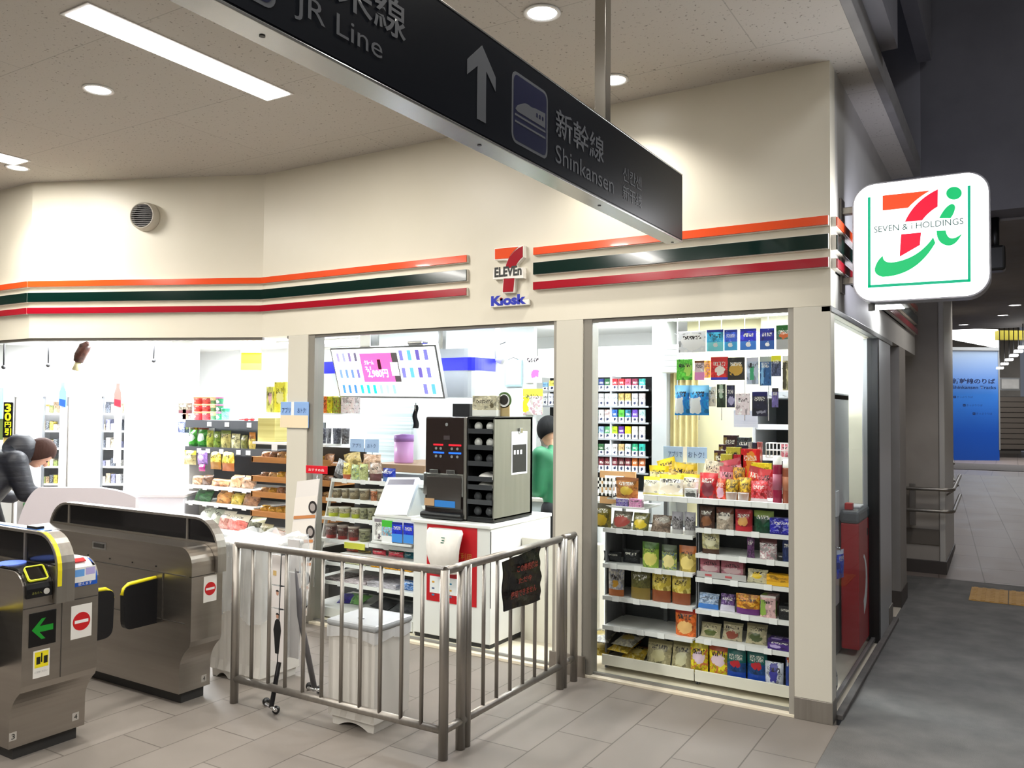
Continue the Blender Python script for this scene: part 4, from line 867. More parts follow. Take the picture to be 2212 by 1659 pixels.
# sweets heaped on the top shelf
TG = 'sweets heaped on the top window shelf'; zt_ = 1.127
YT = dict(base='#f2ead8', top=('#ecd618', .80), bot=('#eadf8a', .10), spots='#f7f0e6')
row('top shelf, left heap', .20, zt_, [
 ((1384, 1424, 1030, 1083), CP, 'pouch', .06, P_('#f0e8d2', top=('#ecd618', .80), bot=('#eadf8a', .12), lab='#efe2c6', lr=(.1, .9, .2, .5)), 'white bag with yellow top band', {'tilt': -.15}),
 ((1417, 1472, 1026, 1086), CP, 'pouch', .07, P_('#f2ead8', top=('#ecd618', .80), bot=('#eadf8a', .10), lab='#e8d9c0', lr=(.1, .9, .15, .5)), 'large white bag with yellow top band', {'tilt': -.15, 'y': .17}),
 ((1455, 1506, 1024, 1084), CP, 'pouch', .06, P_('#f2ead8', top=('#e6cf1a', .84), bot=('#eadf8a', .10), lab='#d8ccb8', lr=(.2, .9, .1, .5)), 'cream bag of wafers with yellow band', {'tilt': -.2, 'y': .22}),
 ((1398, 1442, 1006, 1046), CP, 'pouch', .06, P_('#e9dcb0', top=('#e8cc10', .72), spots='#f0e6cc'), 'yellow topped bag in the second tier', {'y': .30, 'z': 1.17}),
 ((1440, 1484, 1000, 1040), CP, 'pouch', .06, P_('#dcc489', top=('#d8b81a', .70), spots='#b9904a'), 'golden bag in the second tier', {'y': .31, 'z': 1.17, 'roll': .15}),
 ((1472, 1508, 1004, 1044), CP, 'pouch', .06, P_('#d6bb7c', top=('#cfae22', .72), spots='#a9834a'), 'tan bag beside the golden bag', {'y': .31, 'z': 1.17, 'roll': -.1}),
 ((1424, 1466, 990, 1024), CP, 'pouch', .05, P_('#dcc892', top=('#dfc416', .66), spots='#a87f3a'), 'yellow bag on top of the heap', {'y': .37, 'z': 1.24, 'roll': -.3}),
 ((1478, 1505, 1056, 1084), BX, 'box', .04, P_('#d9d8d2', lab='#4a4a46', lr=(.1, .9, .2, .6), round_=False), 'small grey and white box in front', {'y': .15})], TG)
row('top shelf, right heap', .20, zt_, [
 ((1506, 1547, 1022, 1076), CP, 'pouch', .06, P_('#b3141c', top=('#d02029', .75), lab='#7d3440', lr=(.15, .85, .1, .65), spots='#c62a30'), 'deep red bag with dark panel', {'tilt': -.12, 'y': .16}),
 ((1508, 1550, 994, 1030), CP, 'pouch', .05, P_('#e9e2c4', spots='#f6f1dc'), 'ivory bag behind the red one', {'y': .30, 'z': 1.18, 'roll': .2}),
 ((1541, 1565, 1034, 1078), CP, 'pouch', .05, P_('#cf3a30', lab='#e6b4c8', lr=(.2, .9, .1, .6), spots='#e8973a'), 'red and pink candy bag', {'y': .17, 'tilt': -.1}),
 ((1551, 1584, 1008, 1042), CP, 'pouch', .05, P_('#d98a9c', spots='#f0c9d4', top=('#c04a5a', .8)), 'pink candy bag', {'y': .26, 'z': 1.16}),
 ((1562, 1612, 992, 1022), CP, 'pouch', .05, P_('#e3a6b8', spots='#c24c5c', top=('#b23444', .75)), 'pale pink candy bag', {'y': .33, 'z': 1.20, 'roll': -.25}),
 ((1580, 1608, 1010, 1046), CP, 'pouch', .05, P_('#d29a2a', spots='#40301c', sscale=7), 'mustard and black nut bag', {'y': .25, 'z': 1.16}),
 ((1604, 1642, 1008, 1044), CP, 'pouch', .05, P_('#cf2a24', spots='#e8702a', top=('#a8181c', .8)), 'red bag with orange print', {'y': .26, 'z': 1.16, 'roll': .2}),
 ((1634, 1668, 1014, 1062), CP, 'pouch', .05, P_('#d8606a', spots='#f0b8c0', top=('#c72a30', .75)), 'rose red candy bag', {'y': .24, 'z': 1.15}),
 ((1563, 1592, 1036, 1078), CP, 'pouch', .05, P_('#caa42a', spots='#4a3a1c', bot=('#a4632c', .4), sscale=7), 'yellow and brown nut bag', {'y': .17, 'tilt': -.1}),
 ((1593, 1620, 1032, 1080), CP, 'pouch', .05, P_('#e0b432', spots='#5a4320', bot=('#b0692c', .4), sscale=6), 'golden nut bag with dark print', {'y': .17, 'tilt': -.1}),
 ((1618, 1656, 1040, 1082), CP, 'pouch', .05, P_('#cf2a30', spots='#ef9aa8', bot=('#e9d9dc', .2)), 'strawberry red candy bag', {'y': .16, 'tilt': -.1}),
 ((1622, 1667, 1000, 1020), BX, 'box', .02, P_('#e6de1e', bot=('#3a3420', .35), spots='#f4ee5a'), 'yellow card behind the candy bags', {'y': .34, 'z': 1.22}),
 ((1600, 1642, 970, 1010), BX, 'box', .05, P_('#c8161a', lab='#e09030', lr=(.3, .75, .1, .9), round_=False), 'tall red stick box', {'y': .38, 'z': 1.24}),
 ((1556, 1582, 981, 1000), BX, 'box', .05, P_('#b8b03c', lab='#2c2c1a', lr=(.45, .75, .2, .8)), 'lower green and gold box', {'y': .38, 'z': 1.22}),
 ((1568, 1600, 966, 982), BX, 'box', .05, P_('#b8b03c', lab='#2c2c1a', lr=(.45, .75, .2, .8)), 'upper green and gold box', {'y': .39, 'z': 1.285}),
 ((1584, 1606, 982, 1000), BX, 'box', .05, P_('#b01a28', lab='#d88a94', lr=(.2, .8, .3, .8)), 'small crimson box', {'y': .38, 'z': 1.22}),
 ((1542, 1566, 973, 993), BX, 'box', .05, P_('#3a1c22', lab='#8f7a3c', lr=(0, .3, .1, .9), round_=False), 'lowest dark chocolate box', {'y': .41, 'z': 1.255}),
 ((1552, 1582, 960, 974), BX, 'box', .05, P_('#3a1c26', lab='#8f7a3c', lr=(0, .3, .1, .9), round_=False), 'middle dark chocolate box', {'y': .42, 'z': 1.315}),
 ((1562, 1592, 940, 961), BX, 'box', .05, P_('#2f181c', lab='#7f6a3c', lr=(0, .25, .1, .9), round_=False), 'highest dark chocolate box', {'y': .43, 'z': 1.365}),
 ((1592, 1620, 945, 962), BX, 'box', .05, P_('#23242c', spots='#7a8f88', sscale=16), 'black striped chocolate box', {'y': .43, 'z': 1.36}),
 ((1590, 1616, 962, 976), BX, 'box', .05, P_('#1b2130', spots='#2b3350'), 'navy chocolate box', {'y': .42, 'z': 1.315}),
 ((1616, 1624, 955, 970), BX, 'box', .03, P_('#9a9c98'), 'slim grey packet', {'y': .42, 'z': 1.32}),
 ((1626, 1634, 956, 970), BX, 'box', .03, P_('#8e8e96', top=('#22223a', .6)), 'slim silver packet', {'y': .42, 'z': 1.32}),
 ((1635, 1645, 955, 970), BX, 'box', .03, P_('#a8605c', spots='#8a3c3c'), 'slim red brown packet', {'y': .42, 'z': 1.32})], TG)
for nm, px0, px1, yt, col, cap, ds in (('bottle', 1667, 1687, 985, '#8f1f3f', '#efeeea', 'crimson tube shaped bottle with white cap'), ('bottle', 1688, 1709, 993, '#8e4f38', '#efece4', 'red brown bottle with white cap')):
    a, c = onY(px0, 1040, .18), onY(px1, 1040, .18); zt = onY(px0, yt, .18).z; r = (c.x-a.x)/2; ctr = Vector(((a.x+c.x)/2, .18+r, zt_))
    t = thing('drink_bottle', ds+' at the end of the top shelf', 'bottle', ctr, group='bottles on the top window shelf')
    MB().lathe([(0, 0), (r*.94, 0), (r, .01), (r, (zt-zt_)*.78), (r*.9, (zt-zt_)*.86)], ctr, 20).build('body', noisy('bottle_'+col, col, col, 4, .25), t)
    MB().lathe([(r*.92, (zt-zt_)*.80), (r*.95, (zt-zt_)*.82), (r*.9, zt-zt_), (0, zt-zt_)], ctr, 20).build('cap', mat('cap_white', cap, .3), t)
    MB().lathe([(r*1.01, .08), (r*1.01, (zt-zt_)*.62)], ctr, 20).build('sleeve_label', mat('label_'+col, '#a85a70' if col == '#8f1f3f' else '#b07050', .5), t)
for i, (xa_, xb_) in enumerate(((1566, 1590), (1592, 1616))):
    a, c = onY(xa_, 1070, .145), onY(xb_, 1070, .145); t = thing('clear_tub', ('left' if i == 0 else 'right')+' clear plastic tub at the front of the top shelf', 'tub', ((a.x+c.x)/2, .155, zt_), group='clear tubs')
    MB().lathe([(0, 0), ((c.x-a.x)*.42, 0), ((c.x-a.x)*.5, .05), ((c.x-a.x)*.52, .052), ((c.x-a.x)*.5, .055), (0, .055)], ((a.x+c.x)/2, .162, zt_), 20).build('tub', film('clear_plastic', '#e8e8e6', .45), t)
# wire basket at the back right, crate and packets at the left end
def wire_basket(t, x0, x1, y0, y1, z0, z1, m, n=7, r=.003):
    b = MB()
    for z in (z0, (z0+z1)/2, z1): b.tube([(x0, y0, z), (x1, y0, z), (x1, y1, z), (x0, y1, z), (x0, y0, z)], r, 6)
    for k in range(n+1):
        x = x0+(x1-x0)*k/n; b.tube([(x, y0, z1), (x, y0, z0), (x, y1, z0), (x, y1, z1)], r*.8, 6)
    b.build('wire_frame', m, t)
a, c = onY(1655, 970, .42), onY(1711, 970, .42)
t = thing('wire_basket', 'white wire basket behind the bottles on the top shelf', 'basket', ((a.x+c.x)/2, .46, 1.22)); wire_basket(t, a.x, c.x, .42, .50, onY(1680, 988, .42).z, onY(1680, 958, .42).z, WHITE)
p = onY(1698, 975, .45); pack(BX, 'box', .06, .08, .03, P_('#d87a84', lab='#e9b9bc', lr=(.1, .9, .3, .8)), Vector((p.x, .46, onY(1680, 987, .45).z)), row='basket', desc='pink packet inside the white wire basket', group=TG, cat='snack box')
a, c = onY(1279, 1050, .20), onY(1322, 1050, .20); z0, z1 = onY(1300, 1072, .2).z, onY(1300, 1032, .2).z
t = thing('plastic_crate', 'white plastic crate with square holes at the left of the corner window', 'crate', ((a.x+c.x)/2, .28, z0))
b = MB(); b.box(a.x, c.x, .20, .40, z0, z0+.006); 
for zz in (z0, z0+(z1-z0)*.5, z1-.02): b.box(a.x, c.x, .20, .206, zz, zz+.02); b.box(c.x-.006, c.x, .20, .40, zz, zz+.02); b.box(a.x, c.x, .394, .40, zz, zz+.02)
for k in range(6): x = a.x+(c.x-a.x)*k/5; b.box(x-.006, x+.006, .20, .206, z0, z1)
for k in range(5): y = .206+.045*k; b.box(c.x-.006, c.x, y, y+.015, z0, z1)
b.build('crate', WHITE, t)
a, c = onY(1296, 1022, .45), onY(1372, 1022, .45); MBt = MB().box(a.x, c.x, .45, .47, 1.02, onY(1330, 1018, .45).z); o = MBt.build('wooden_board', mat('tan_wood', '#b98f62', .6)); tag(o, 'tan wooden board edge behind the white crate', 'board')
row('left end ledge', .22, onY(1340, 1076, .22).z, [
 ((1326, 1376, 1032, 1078), SN, 'gus', .06, P_('#a86a2c', lab='#e8c64a', lr=(.25, .8, .15, .6), top=('#8a4f22', .85), spots='#c98a4a'), 'orange brown snack pouch in a rack'),
 ], WG)
zl = onY(1350, 1094, .2).z
t = thing('ledge_shelf', 'small white ledge under the orange brown pouch', 'shelf', (-1.2, .3, zl)); MB().box(-1.405, -1.14, .19, .48, zl-.012, zl, .002).build('shelf', SHF, t); 
z_c = onY(1340, 1076, .22).z; MB().box(-1.405, -1.14, .21, .46, z_c-.010, z_c, .002).build('upper_shelf', SHF, t); MB().box(-1.40, -1.385, .44, .47, .02, z_c).build('bracket_post', SHM, t)
row('left end ledge', .20, zl, [
 ((1330, 1356, 1078, 1095), BX, 'box', .04, P_('#6c5aa8', spots='#e4def0'), 'small violet packet'),
 ((1358, 1386, 1078, 1095), BX, 'box', .04, P_('#d88ab8', spots='#f2d0e2'), 'small pink packet')], WG)
# blue and white shelf sign
a, c = onY(1433, 980, .42), onY(1527, 980, .42); z0, z1 = onY(1480, 999, .42).z, onY(1480, 965, .42).z
BLUS = mat('sign_pale_blue', '#a9c4ea', .5)
t = thing('shelf_sign', 'pale blue card sign with dark lettering above the yellow topped bags', 'sign', ((a.x+c.x)/2, .42, z0)); MB().box(a.x, c.x, .42, .424, z0, z1, .001).build('card', BLUS, t)
MB().box(a.x+(c.x-a.x)*.46, a.x+(c.x-a.x)*.55, .4185, .4198, z0, z1).build('white_panel', PAPER, t)
NAVY = mat('ink_navy', '#27407c', .5)
text('アプリで', t, NAVY, (a.x+(c.x-a.x)*.12, .4185, z0+(z1-z0)*.32), X, Z, (c.x-a.x)*.32, (z1-z0)*.38); text('おトク！', t, NAVY, (a.x+(c.x-a.x)*.58, .4185, z0+(z1-z0)*.32), X, Z, (c.x-a.x)*.36, (z1-z0)*.38)
b = MB(); b.tube([((a.x+c.x)/2, .43, 1.12), ((a.x+c.x)/2, .43, z0+.01)], .003, 6); b.build('stem', SHM, t)
# ------------------------------------------------------------------ hanging card rack
hr = thing('hanging_rack', 'wire rack hung from the shop ceiling with cards and packets', 'rack', (-.62, .4, 1.7)); b = MB()
xL, xR = onY(1462, 800, .42).x, onY(1712, 800, .42).x
for zz in (2.13, 1.915, 1.74): b.tube([(xL, .43, zz), (xR, .43, zz)], .0035, 6)
for k in range(6): x = xL+(xR-xL)*k/5; b.tube([(x, .43, 1.60), (x, .43, ZI)], .003, 6)
b.build('wire_grid', mat('wire_white', '#e4e6ea', .3), hr)
b = MB()
for k in range(9): x = xL+.03+(xR-xL-.06)*k/8; [b.tube([(x, .43, zz+.012), (x, .30, zz+.022)], .002, 5) for zz in (2.12, 1.90, 1.73)]
b.build('hooks', mat('wire_white', '#e4e6ea', .3), hr)
HG = 'cards and packets on the hanging rack'
def apple(t, cx, y, cz, r, m):
    b = MB(); pts = []
    for k in range(28):
        a_ = 2*math.pi*k/28; rr = r*(1-.10*math.cos(2*a_+math.pi)-.12*(1 if abs(a_-math.pi/2) < .3 else 0)-.05*(1 if abs(a_-3*math.pi/2) < .25 else 0)-.30*max(0, math.cos(a_-.25))**22)
        pts.append((cx+rr*math.cos(a_)*.92, cz+rr*math.sin(a_)))
    b.prism(pts, (0, y, 0), X, Z, .0006); b.prism([(cx+.01*r, cz+r*1.02), (cx+.38*r, cz+r*1.12), (cx+.42*r, cz+r*1.5), (cx+.08*r, cz+r*1.35)], (0, y, 0), X, Z, .0006); b.build('emblem', m, t)
def hang(r, kind, th, m, ds, y=.30, cat='gift card', nm='gift_card', emb=None, grp=HG, rw='rack'):
    return px_pack(r, y, None, nm, kind, th, m, row=rw, desc=ds, group=grp, cat=cat, seed=r[0])
GBL = lambda a_, b_: P_(a_, spots=None, bot=(b_, .42), top=('#1b2a8c', .88))
hang((1465, 1525, 716, 761), 'box', .004, P_('#f2f4f8', lab='#ffffff', lr=(.1, .9, .1, .9)), 'large white gift card at the left end', y=.28)
hang((1526, 1563, 712, 759), 'box', .004, GBL('#3fb4e6', '#7fe0ea'), 'cyan gift card with white fruit emblem', y=.29)
hang((1564, 1593, 712, 757), 'box', .004, GBL('#3c5fd8', '#45a8e0'), 'light blue gift card with white fruit emblem', y=.30)
hang((1598, 1634, 710, 756), 'box', .004, GBL('#2a2ec4', '#3a7fdc'), 'bright blue gift card with white fruit emblem', y=.30)
hang((1641, 1673, 709, 755), 'box', .004, GBL('#20248c', '#2f5fae'), 'dark blue gift card with white fruit emblem', y=.30)
hang((1676, 1711, 702, 755), 'box', .004, P_('#4a6f5c', top=('#1f5a22', .75), bot=('#a8a8a8', .42), lab='#c4602c', lr=(.2, .8, .45, .7)), 'green and orange game card beside the column', y=.30)
for (xx, yy_, rr) in ((1546, 745, .011), (1578, 745, .011), (1617, 744, .012), (1658, 744, .010)):
    p = onY(xx, yy_, .285); t = thing('card_emblem', 'x', 'x', p); bpy.data.objects.remove(t)
    own = min((q for q in ALLP if q[1].name.startswith('gift_card')), key=lambda q: abs(q[1].location.x-onY(xx, yy_, q[1].location.y).x))[1]
    pp = onY(xx, yy_, own.location.y); apple(own, pp.x, own.location.y-.0025, pp.z, rr*1.35, PAPER)
hang((1461, 1496, 776, 821), 'box', .006, P_('#58c83a', spots='#8ede5c', lab='#b8e86a', lr=(.5, .95, .2, .8)), 'lime green game card', cat='gift card')
hang((1500, 1521, 779, 821), 'box', .006, P_('#f0d8dc', bot=('#e890c8', .4), top=('#8f5c3a', .88)), 'pink and white card')
hang((1520, 1535, 779, 816), 'box', .006, P_('#e8b92a', spots='#9a6fd0'), 'yellow and violet card', y=.33)
hang((1535, 1573, 771, 821), 'box', .006, P_('#e02a2a', lab='#f4e6dc', lr=(.25, .8, .2, .62), top=('#d82424', .8), bot=('#3a3ab8', .12)), 'red game card with pale round patch')
hang((1571, 1609, 772, 821), 'box', .006, P_('#2a2620', lab='#c49a3c', lr=(.1, .9, .2, .75)), 'black and gold game card')
hang((1612, 1638, 772, 830), 'box', .012, P_('#b9c4d8', lab='#3fa070', lr=(.3, .65, .15, .65), round_=False, top=('#c9c9d8', .85)), 'blister pack with green stripe', cat='blister pack', nm='blister_pack')
hang((1641, 1666, 770, 833), 'box', .014, P_('#2b5c94', lab='#7fb4e0', lr=(.1, .35, .05, .8), round_=False, top=('#a9b3b0', .82)), 'blue blister pack', cat='blister pack', nm='blister_pack')
hang((1666, 1687, 768, 813), 'box', .010, P_('#3c4460', top=('#e6e01e', .72), spots='#6c76a0'), 'yellow topped blister pack', cat='blister pack', nm='blister_pack', y=.28)
hang((1690, 1711, 768, 843), 'box', .016, P_('#cfc79c', lab='#4c4632', lr=(.0, .4, .05, .8), round_=False, top=('#ececec', .85)), 'long cream cable pack', cat='blister pack', nm='blister_pack', y=.28)
for i, (x0, x1) in enumerate(((1454, 1488), (1486, 1530))): hang((x0, x1, 832, 897), 'pouch', .05, P_('#2f9fe6', lab='#f0f4f6', lr=(.0, .62, .06, .58), round_=False, top=('#7fc8f0', .75), bot=('#1f8fe0', .07), spots='#3c6fd8'), ('left' if i == 0 else 'right')+' blue and white laundry pouch hanging low', cat='pouch', nm='refill_pouch', y=.27)
hang((1526, 1546, 835, 878), 'box', .006, P_('#efe8da', spots='#e8dcc0'), 'cream coloured card', y=.31)
hang((1548, 1567, 830, 880), 'box', .010, P_('#2f3f2c', lab='#a9c0a8', lr=(.3, .7, .4, 1), round_=False), 'dark green small pack', cat='blister pack', nm='blister_pack')
hang((1569, 1587, 832, 880), 'box', .010, P_('#2c2c48', lab='#a8a4c4', lr=(.2, .95, .1, .5)), 'dark blue pack with pale oval', cat='blister pack', nm='blister_pack')
hang((1588, 1620, 850, 896), 'box', .006, P_('#ecdce2', spots='#f4eaee'), 'pale pink note pack', y=.28)
hang((1624, 1658, 846, 899), 'box', .008, P_('#25243a', top=('#1a1a60', .82), lab='#8a8a9a', lr=(.3, .9, .12, .22), round_=False), 'black note pack', y=.27)
hang((1667, 1681, 838, 880), 'box', .012, P_('#6a5f9c', top=('#2a2430', .8)), 'violet tube pack', cat='blister pack', nm='blister_pack', y=.27)
a, c = onY(1585, 905, .45), onY(1637, 905, .45); o = MB().box(a.x, c.x, .45, .452, onY(1600, 923, .45).z, onY(1600, 886, .45).z).build('paper_notice', noisy('ruled_paper', '#e4e8f2', '#d2d9e8', 1.5, .6, stretch=(.1, .1, 60))); tag(o, 'white ruled paper notice hanging below the card rack', 'notice')
MBt = MB().tube([((a.x+c.x)/2, .453, onY(1600, 888, .45).z), ((a.x+c.x)/2, .453, 1.60)], .002, 5).build('string', WHITE, o)
# ================================================================== TOBACCO SHELVES
CY = 2.0
ch = thing('tobacco_shelf', 'black shelf unit of cigarette packs at the back wall', 'shelf unit', (-2.1, CY+.15, .95))
XR = onY(1402, 900, CY).x; XL = onY(1163, 900, CY).x
MB().box(XL, XR, CY+.22, CY+.24, .95, 2.02).build('back_panel', mat('shelf_black_back', '#17181b', .5), ch)
crow = [(818, 841), (850, 876), (885, 911), (921, 947), (959, 983), (988, 1018)]
cols = [(1281, 1291), (1293, 1304), (1306, 1318), (1322, 1333), (1336, 1348), (1350, 1362), (1365, 1377), (1380, 1393)]
cc = ['#1f8a7c #1f2f6c #1e5a34 #c92430 #cf2a30 #d8506c #7a2440 #2f9a94', '#dfe2e4 #d9dcdf #d8e6de #cfe2f0 #b39a5c #c2a664 #e2e4e8 #e6d4d4', '#9fd0c0 #e4e4e4 #dcbcb8 #2f5fae #4fae3a #2f6f8c #5f3fa0 #a9d8d4',
      '#3f8a54 #8fa2c8 #4f9060 #a8d02a #5a2f8a #e0c81e #e4e2da #e6e4dc', '#2f6f40 #35603c #c9cdd0 #d4d2cf #c2a270 #bcd6d4 #2f9a70 #2fa89a', '#cfdcd8 #6a2430 #5f2028 #6f2834 #5c2c30 #6a2630 #b9632c #a85a30']
cn = {'#1f8a7c': 'teal', '#1f2f6c': 'navy', '#1e5a34': 'dark green', '#c92430': 'red', '#cf2a30': 'scarlet', '#d8506c': 'pink', '#7a2440': 'maroon'}
def cname(h):
    r, g, b_ = (int(h[i:i+2], 16) for i in (1, 3, 5)); mx, mn = max(r, g, b_), min(r, g, b_)
    if mx-mn < 26: return 'white' if mx > 205 else 'grey'
    if mx > 215 and mn > 170: return 'pale'
    l = 'dark ' if mx < 130 else ''
    if r == mx: return l+('yellow' if g > .8*r else 'tan' if g > .6*r and b_ > .35*r else 'orange' if g > .5*r else 'pink' if b_ > .5*g+60 and mx > 190 else 'red')
    if g == mx: return l+('lime' if r > .6*g else 'teal' if b_ > .7*g else 'green')
    return l+('violet' if r > .65*b_ else 'blue')
rn = ['top', 'second', 'third', 'fourth', 'fifth', 'bottom']
tb = {}
for ri, ((ya, yb), cs) in enumerate(zip(crow, cc)):
    zb = onY(1340, yb+1, CY).z; cs = cs.split()
    s = MB().box(XL, XR, CY-.005, CY+.22, zb-.012, zb).build('shelf', mat('shelf_black', '#0e0f11', .4), ch)
    MB().box(XL, XR, CY-.012, CY-.005, zb-.014, zb+.001).build('price_rail', mat('rail_silver', '#8f9296', .4), s)
    for ci, ((xa, xb), col) in enumerate(zip(cols, cs)):
        m = P_(col, bot=('#e3e4e6', .42), lab='#2b3350', lr=(.3, .75, .12, .36), script=.55)
        px_pack((xa, xb, ya, yb), CY+.01, zb, 'cigarette_pack', 'box', .022, m, row='tob%d' % ri, desc=cname(col)+' cigarette pack', group='cigarette packs on the black shelves', cat='cigarette pack')
for ri, (xa, xb, ya, yb, col) in enumerate(((1172, 1182, 850, 876, '#d9dcdf'), (1184, 1194, 850, 876, '#cfd4e4'), (1172, 1182, 826, 843, '#7fb4dc'), (1186, 1198, 822, 843, '#e8d85a'))):
    px_pack((xa, xb, ya, yb), CY+.01, onY(1340, (876 if ya > 840 else 842), CY).z, 'cigarette_pack', 'box', .022, P_(col, bot=('#e3e4e6', .42), lab='#2b3350', lr=(.3, .75, .12, .36)), row='tobleft', desc=cname(col)+' cigarette pack', group='cigarette packs on the black shelves', cat='cigarette pack')
x_ = onY(1320, 900, CY).x; MB().box(x_-.006, x_+.006, CY-.01, CY+.2, 1.0, 2.02).build('divider', mat('rail_white', '#c9ccd0', .4), ch)
zh0, zh1 = onY(1340, 815, CY).z, 2.22
MB().box(XL, onY(1406, 900, CY).x, CY-.02, CY+.24, onY(1340, 812, CY).z, zh1, .006).build('lit_header', mat('lit_header_white', '#ffffff', .5, emit=1.4), ch)
MB().box(XL, XR, CY, CY+.24, .0, .95).build('base_cabinet', mat('cabinet_white', '#e2e3e2', .5), ch)
p0, p1 = onY(1408, 900, 1.9), onY(1440, 900, 1.9)
struct('wall_shop_pillar', MB().box(p0.x, p1.x, 1.9, 2.15, .0, ZI), noisy('pillar_grey', '#8f9292', '#9b9e9e', 2, .5))
# curtain on the pale wall
cx0, cx1 = onY(1448, 900, 1.98).x, onY(1510, 900, 1.98).x
b = MB(); b.sheet(lambda u, v: Vector((cx0+(cx1-cx0)*u, 1.98+.022*math.sin(u*30), 1.0+1.0*v)), 60, 4); o = b.build('curtain', noisy('curtain_cream', '#b5a878', '#a99c6c', 6, .8)); tag(o, 'cream pleated curtain behind the yellow topped bags', 'curtain')
# domed cameras and round lamp inside
for i, (px, py, r, lb) in enumerate(((1292, 712, .06, 'dome camera on the shop ceiling at the window left edge'), (1402, 742, .06, 'dome camera above the cigarette shelves'), (1838, 742, .055, 'dome camera seen through the side window'))):
    p = onZ(px, py-6, ZI) if i < 2 else Vector((-.35, 1.95, ZI)); 
    if i == 2: p = onY(1838, 742, 1.75); p.z = ZI
    p.y = min(p.y, 2.0)
    t = thing('dome_camera', lb, 'camera', p, group='dome cameras')
    MB().lathe([(0, 0), (r, 0), (r, -.02), (r*.9, -.05), (0, -.05)], p, 24).build('base', mat('camera_white', '#c9cccf', .4), t)
    MB().lathe([(r*.55, -.05), (r*.5, -.075), (r*.25, -.09), (0, -.092)], p, 20).build('dome', BLACK, t)
p = Vector((-.98, .30, ZI)); t = thing('round_lamp', 'round bluish white lamp above the hanging gift cards', 'ceiling light', p)
MB().lathe([(0, -.004), (.10, -.006)], p, 28).build('lamp', mat('lamp_cool', '#dfe2ff', .5, emit=8), t); MB().lathe([(.10, 0), (.115, -.008), (.10, -.01)], p, 28).build('rim', WHITE, t)
spot('round_lamp_beam', p+Vector((0, 0, -.03)), 26, (.86, .88, 1), 150, .8, .08); spot('round_lamp_beam', Vector((-.42, .30, ZI-.03)), 14, (.92, .94, 1), 150, .8, .08)
p = Vector((-.42, .30, ZI)); t = thing('round_lamp', 'round lamp above the card rack beside the corner column', 'ceiling light', p); MB().lathe([(0, -.004), (.08, -.006)], p, 28).build('lamp', LAMP, t); MB().lathe([(.08, 0), (.095, -.008), (.08, -.01)], p, 28).build('rim', WHITE, t)
# air conditioner grille box at the back
a, c = onY(1437, 780, 1.9), onY(1470, 780, 1.9); t = thing('wall_unit', 'small white louvred box beside the hanging cards', 'air conditioner', ((a.x+c.x)/2, 1.85, 1.85))
MB().box(a.x, c.x+.1, 1.80, 1.90, onY(1440, 805, 1.8).z, onY(1440, 745, 1.8).z, .01).build('casing', mat('ac_white', '#c9cbc8', .5), t)
b = MB()
for k in range(4): b.box(a.x+.03, c.x+.07, 1.794, 1.80, onY(1440, 752+12*k, 1.8).z-.014, onY(1440, 752+12*k, 1.8).z)
b.build('louvres', GREY, t)
# open display fridge behind the right bank, red cabinet in the side window
t = thing('display_fridge', 'tall grey metal display fridge inside the side window', 'fridge', (-.42, .95, .02)); FR = mat('fridge_grey', '#cfd2d3', .4)
MB().box(-.22, -.20, .75, 1.80, .35, 1.78, .004).build('side_panel', FR, t); MB().box(-.62, -.60, .75, 1.80, .02, 1.78, .004).build('side_panel', FR, t)
MB().box(-.60, -.22, 1.30, 1.34, .02, 1.78).build('back_panel', mat('fridge_inner', '#4e5455', .5), t); MB().box(-.62, -.20, .75, 1.80, 1.74, 1.79, .005).build('canopy', FR, t)
MB().box(-.62, -.20, .75, 1.80, .02, .35, .006).build('compressor_base', mat('fridge_base', '#6c7370', .4, .3), t)
for z in (.62, .9, 1.15, 1.36, 1.56): s = MB().box(-.60, -.22, .78, 1.30, z-.012, z).build('shelf', FR, t); MB().box(-.60, -.22, .765, .78, z-.02, z+.015).build('shelf_edge', TAGM, s)
p = Vector((-.10, 1.0, .55)); MB().box(-.1995, -.192, 1.25, 1.35, .95, 1.12).build('paper_label', PAPER, t)
gx = thing('hanging_packet', 'blue packet hung on the side of the grey display fridge', 'packet', (-.10, .95, .63)); b = pouch_mb(.10, .18, .03, 3); b.bm.transform(Matrix.Translation((-.12, .95, .60)) @ Matrix.Rotation(math.radians(75), 4, 'Z')); b.build('packet', P_('#1f3fc8', spots='#6a8ae8', top=('#d8e0f4', .85)), gx); MB().tube([(-.2, .96, .80), (-.12, .95, .79), (-.12, .95, .77)], .004, 6).build('hook', CHROME, gx)
t = thing('red_cabinet', 'red cabinet with grey top and white curved mark in the side window', 'cabinet', (-.13, 1.63, .02))
MB().box(-.185, -.07, 1.36, 1.90, .05, .90, .008).build('body', mat('cabinet_red', '#b81420', .35), t); MB().box(-.19, -.065, 1.35, 1.91, .90, .985, .02).build('top', mat('cabinet_top_grey', '#5a6064', .4), t)
MB().box(-.17, -.12, 1.42, 1.48, .985, 1.03, .004).build('red_box', RED, t); MB().box(-.17, -.09, 1.55, 1.72, .985, 1.0, .004).build('paper_stack', PAPER, t)
b = MB(); arc = [(1.50+.22*math.cos(a_), .46+.22*math.sin(a_)) for a_ in [math.radians(-70+14*k) for k in range(11)]]+[(1.50+.15*math.cos(a_), .50+.16*math.sin(a_)) for a_ in [math.radians(70-14*k) for k in range(11)]]
b.prism(arc, (-.0695, 0, 0), Y_, Z, .001); b.build('white_swirl', PAPER, t)
MB().box(-.0698, -.068, 1.72, 1.76, .78, .83).build('lock', BLACK, t)
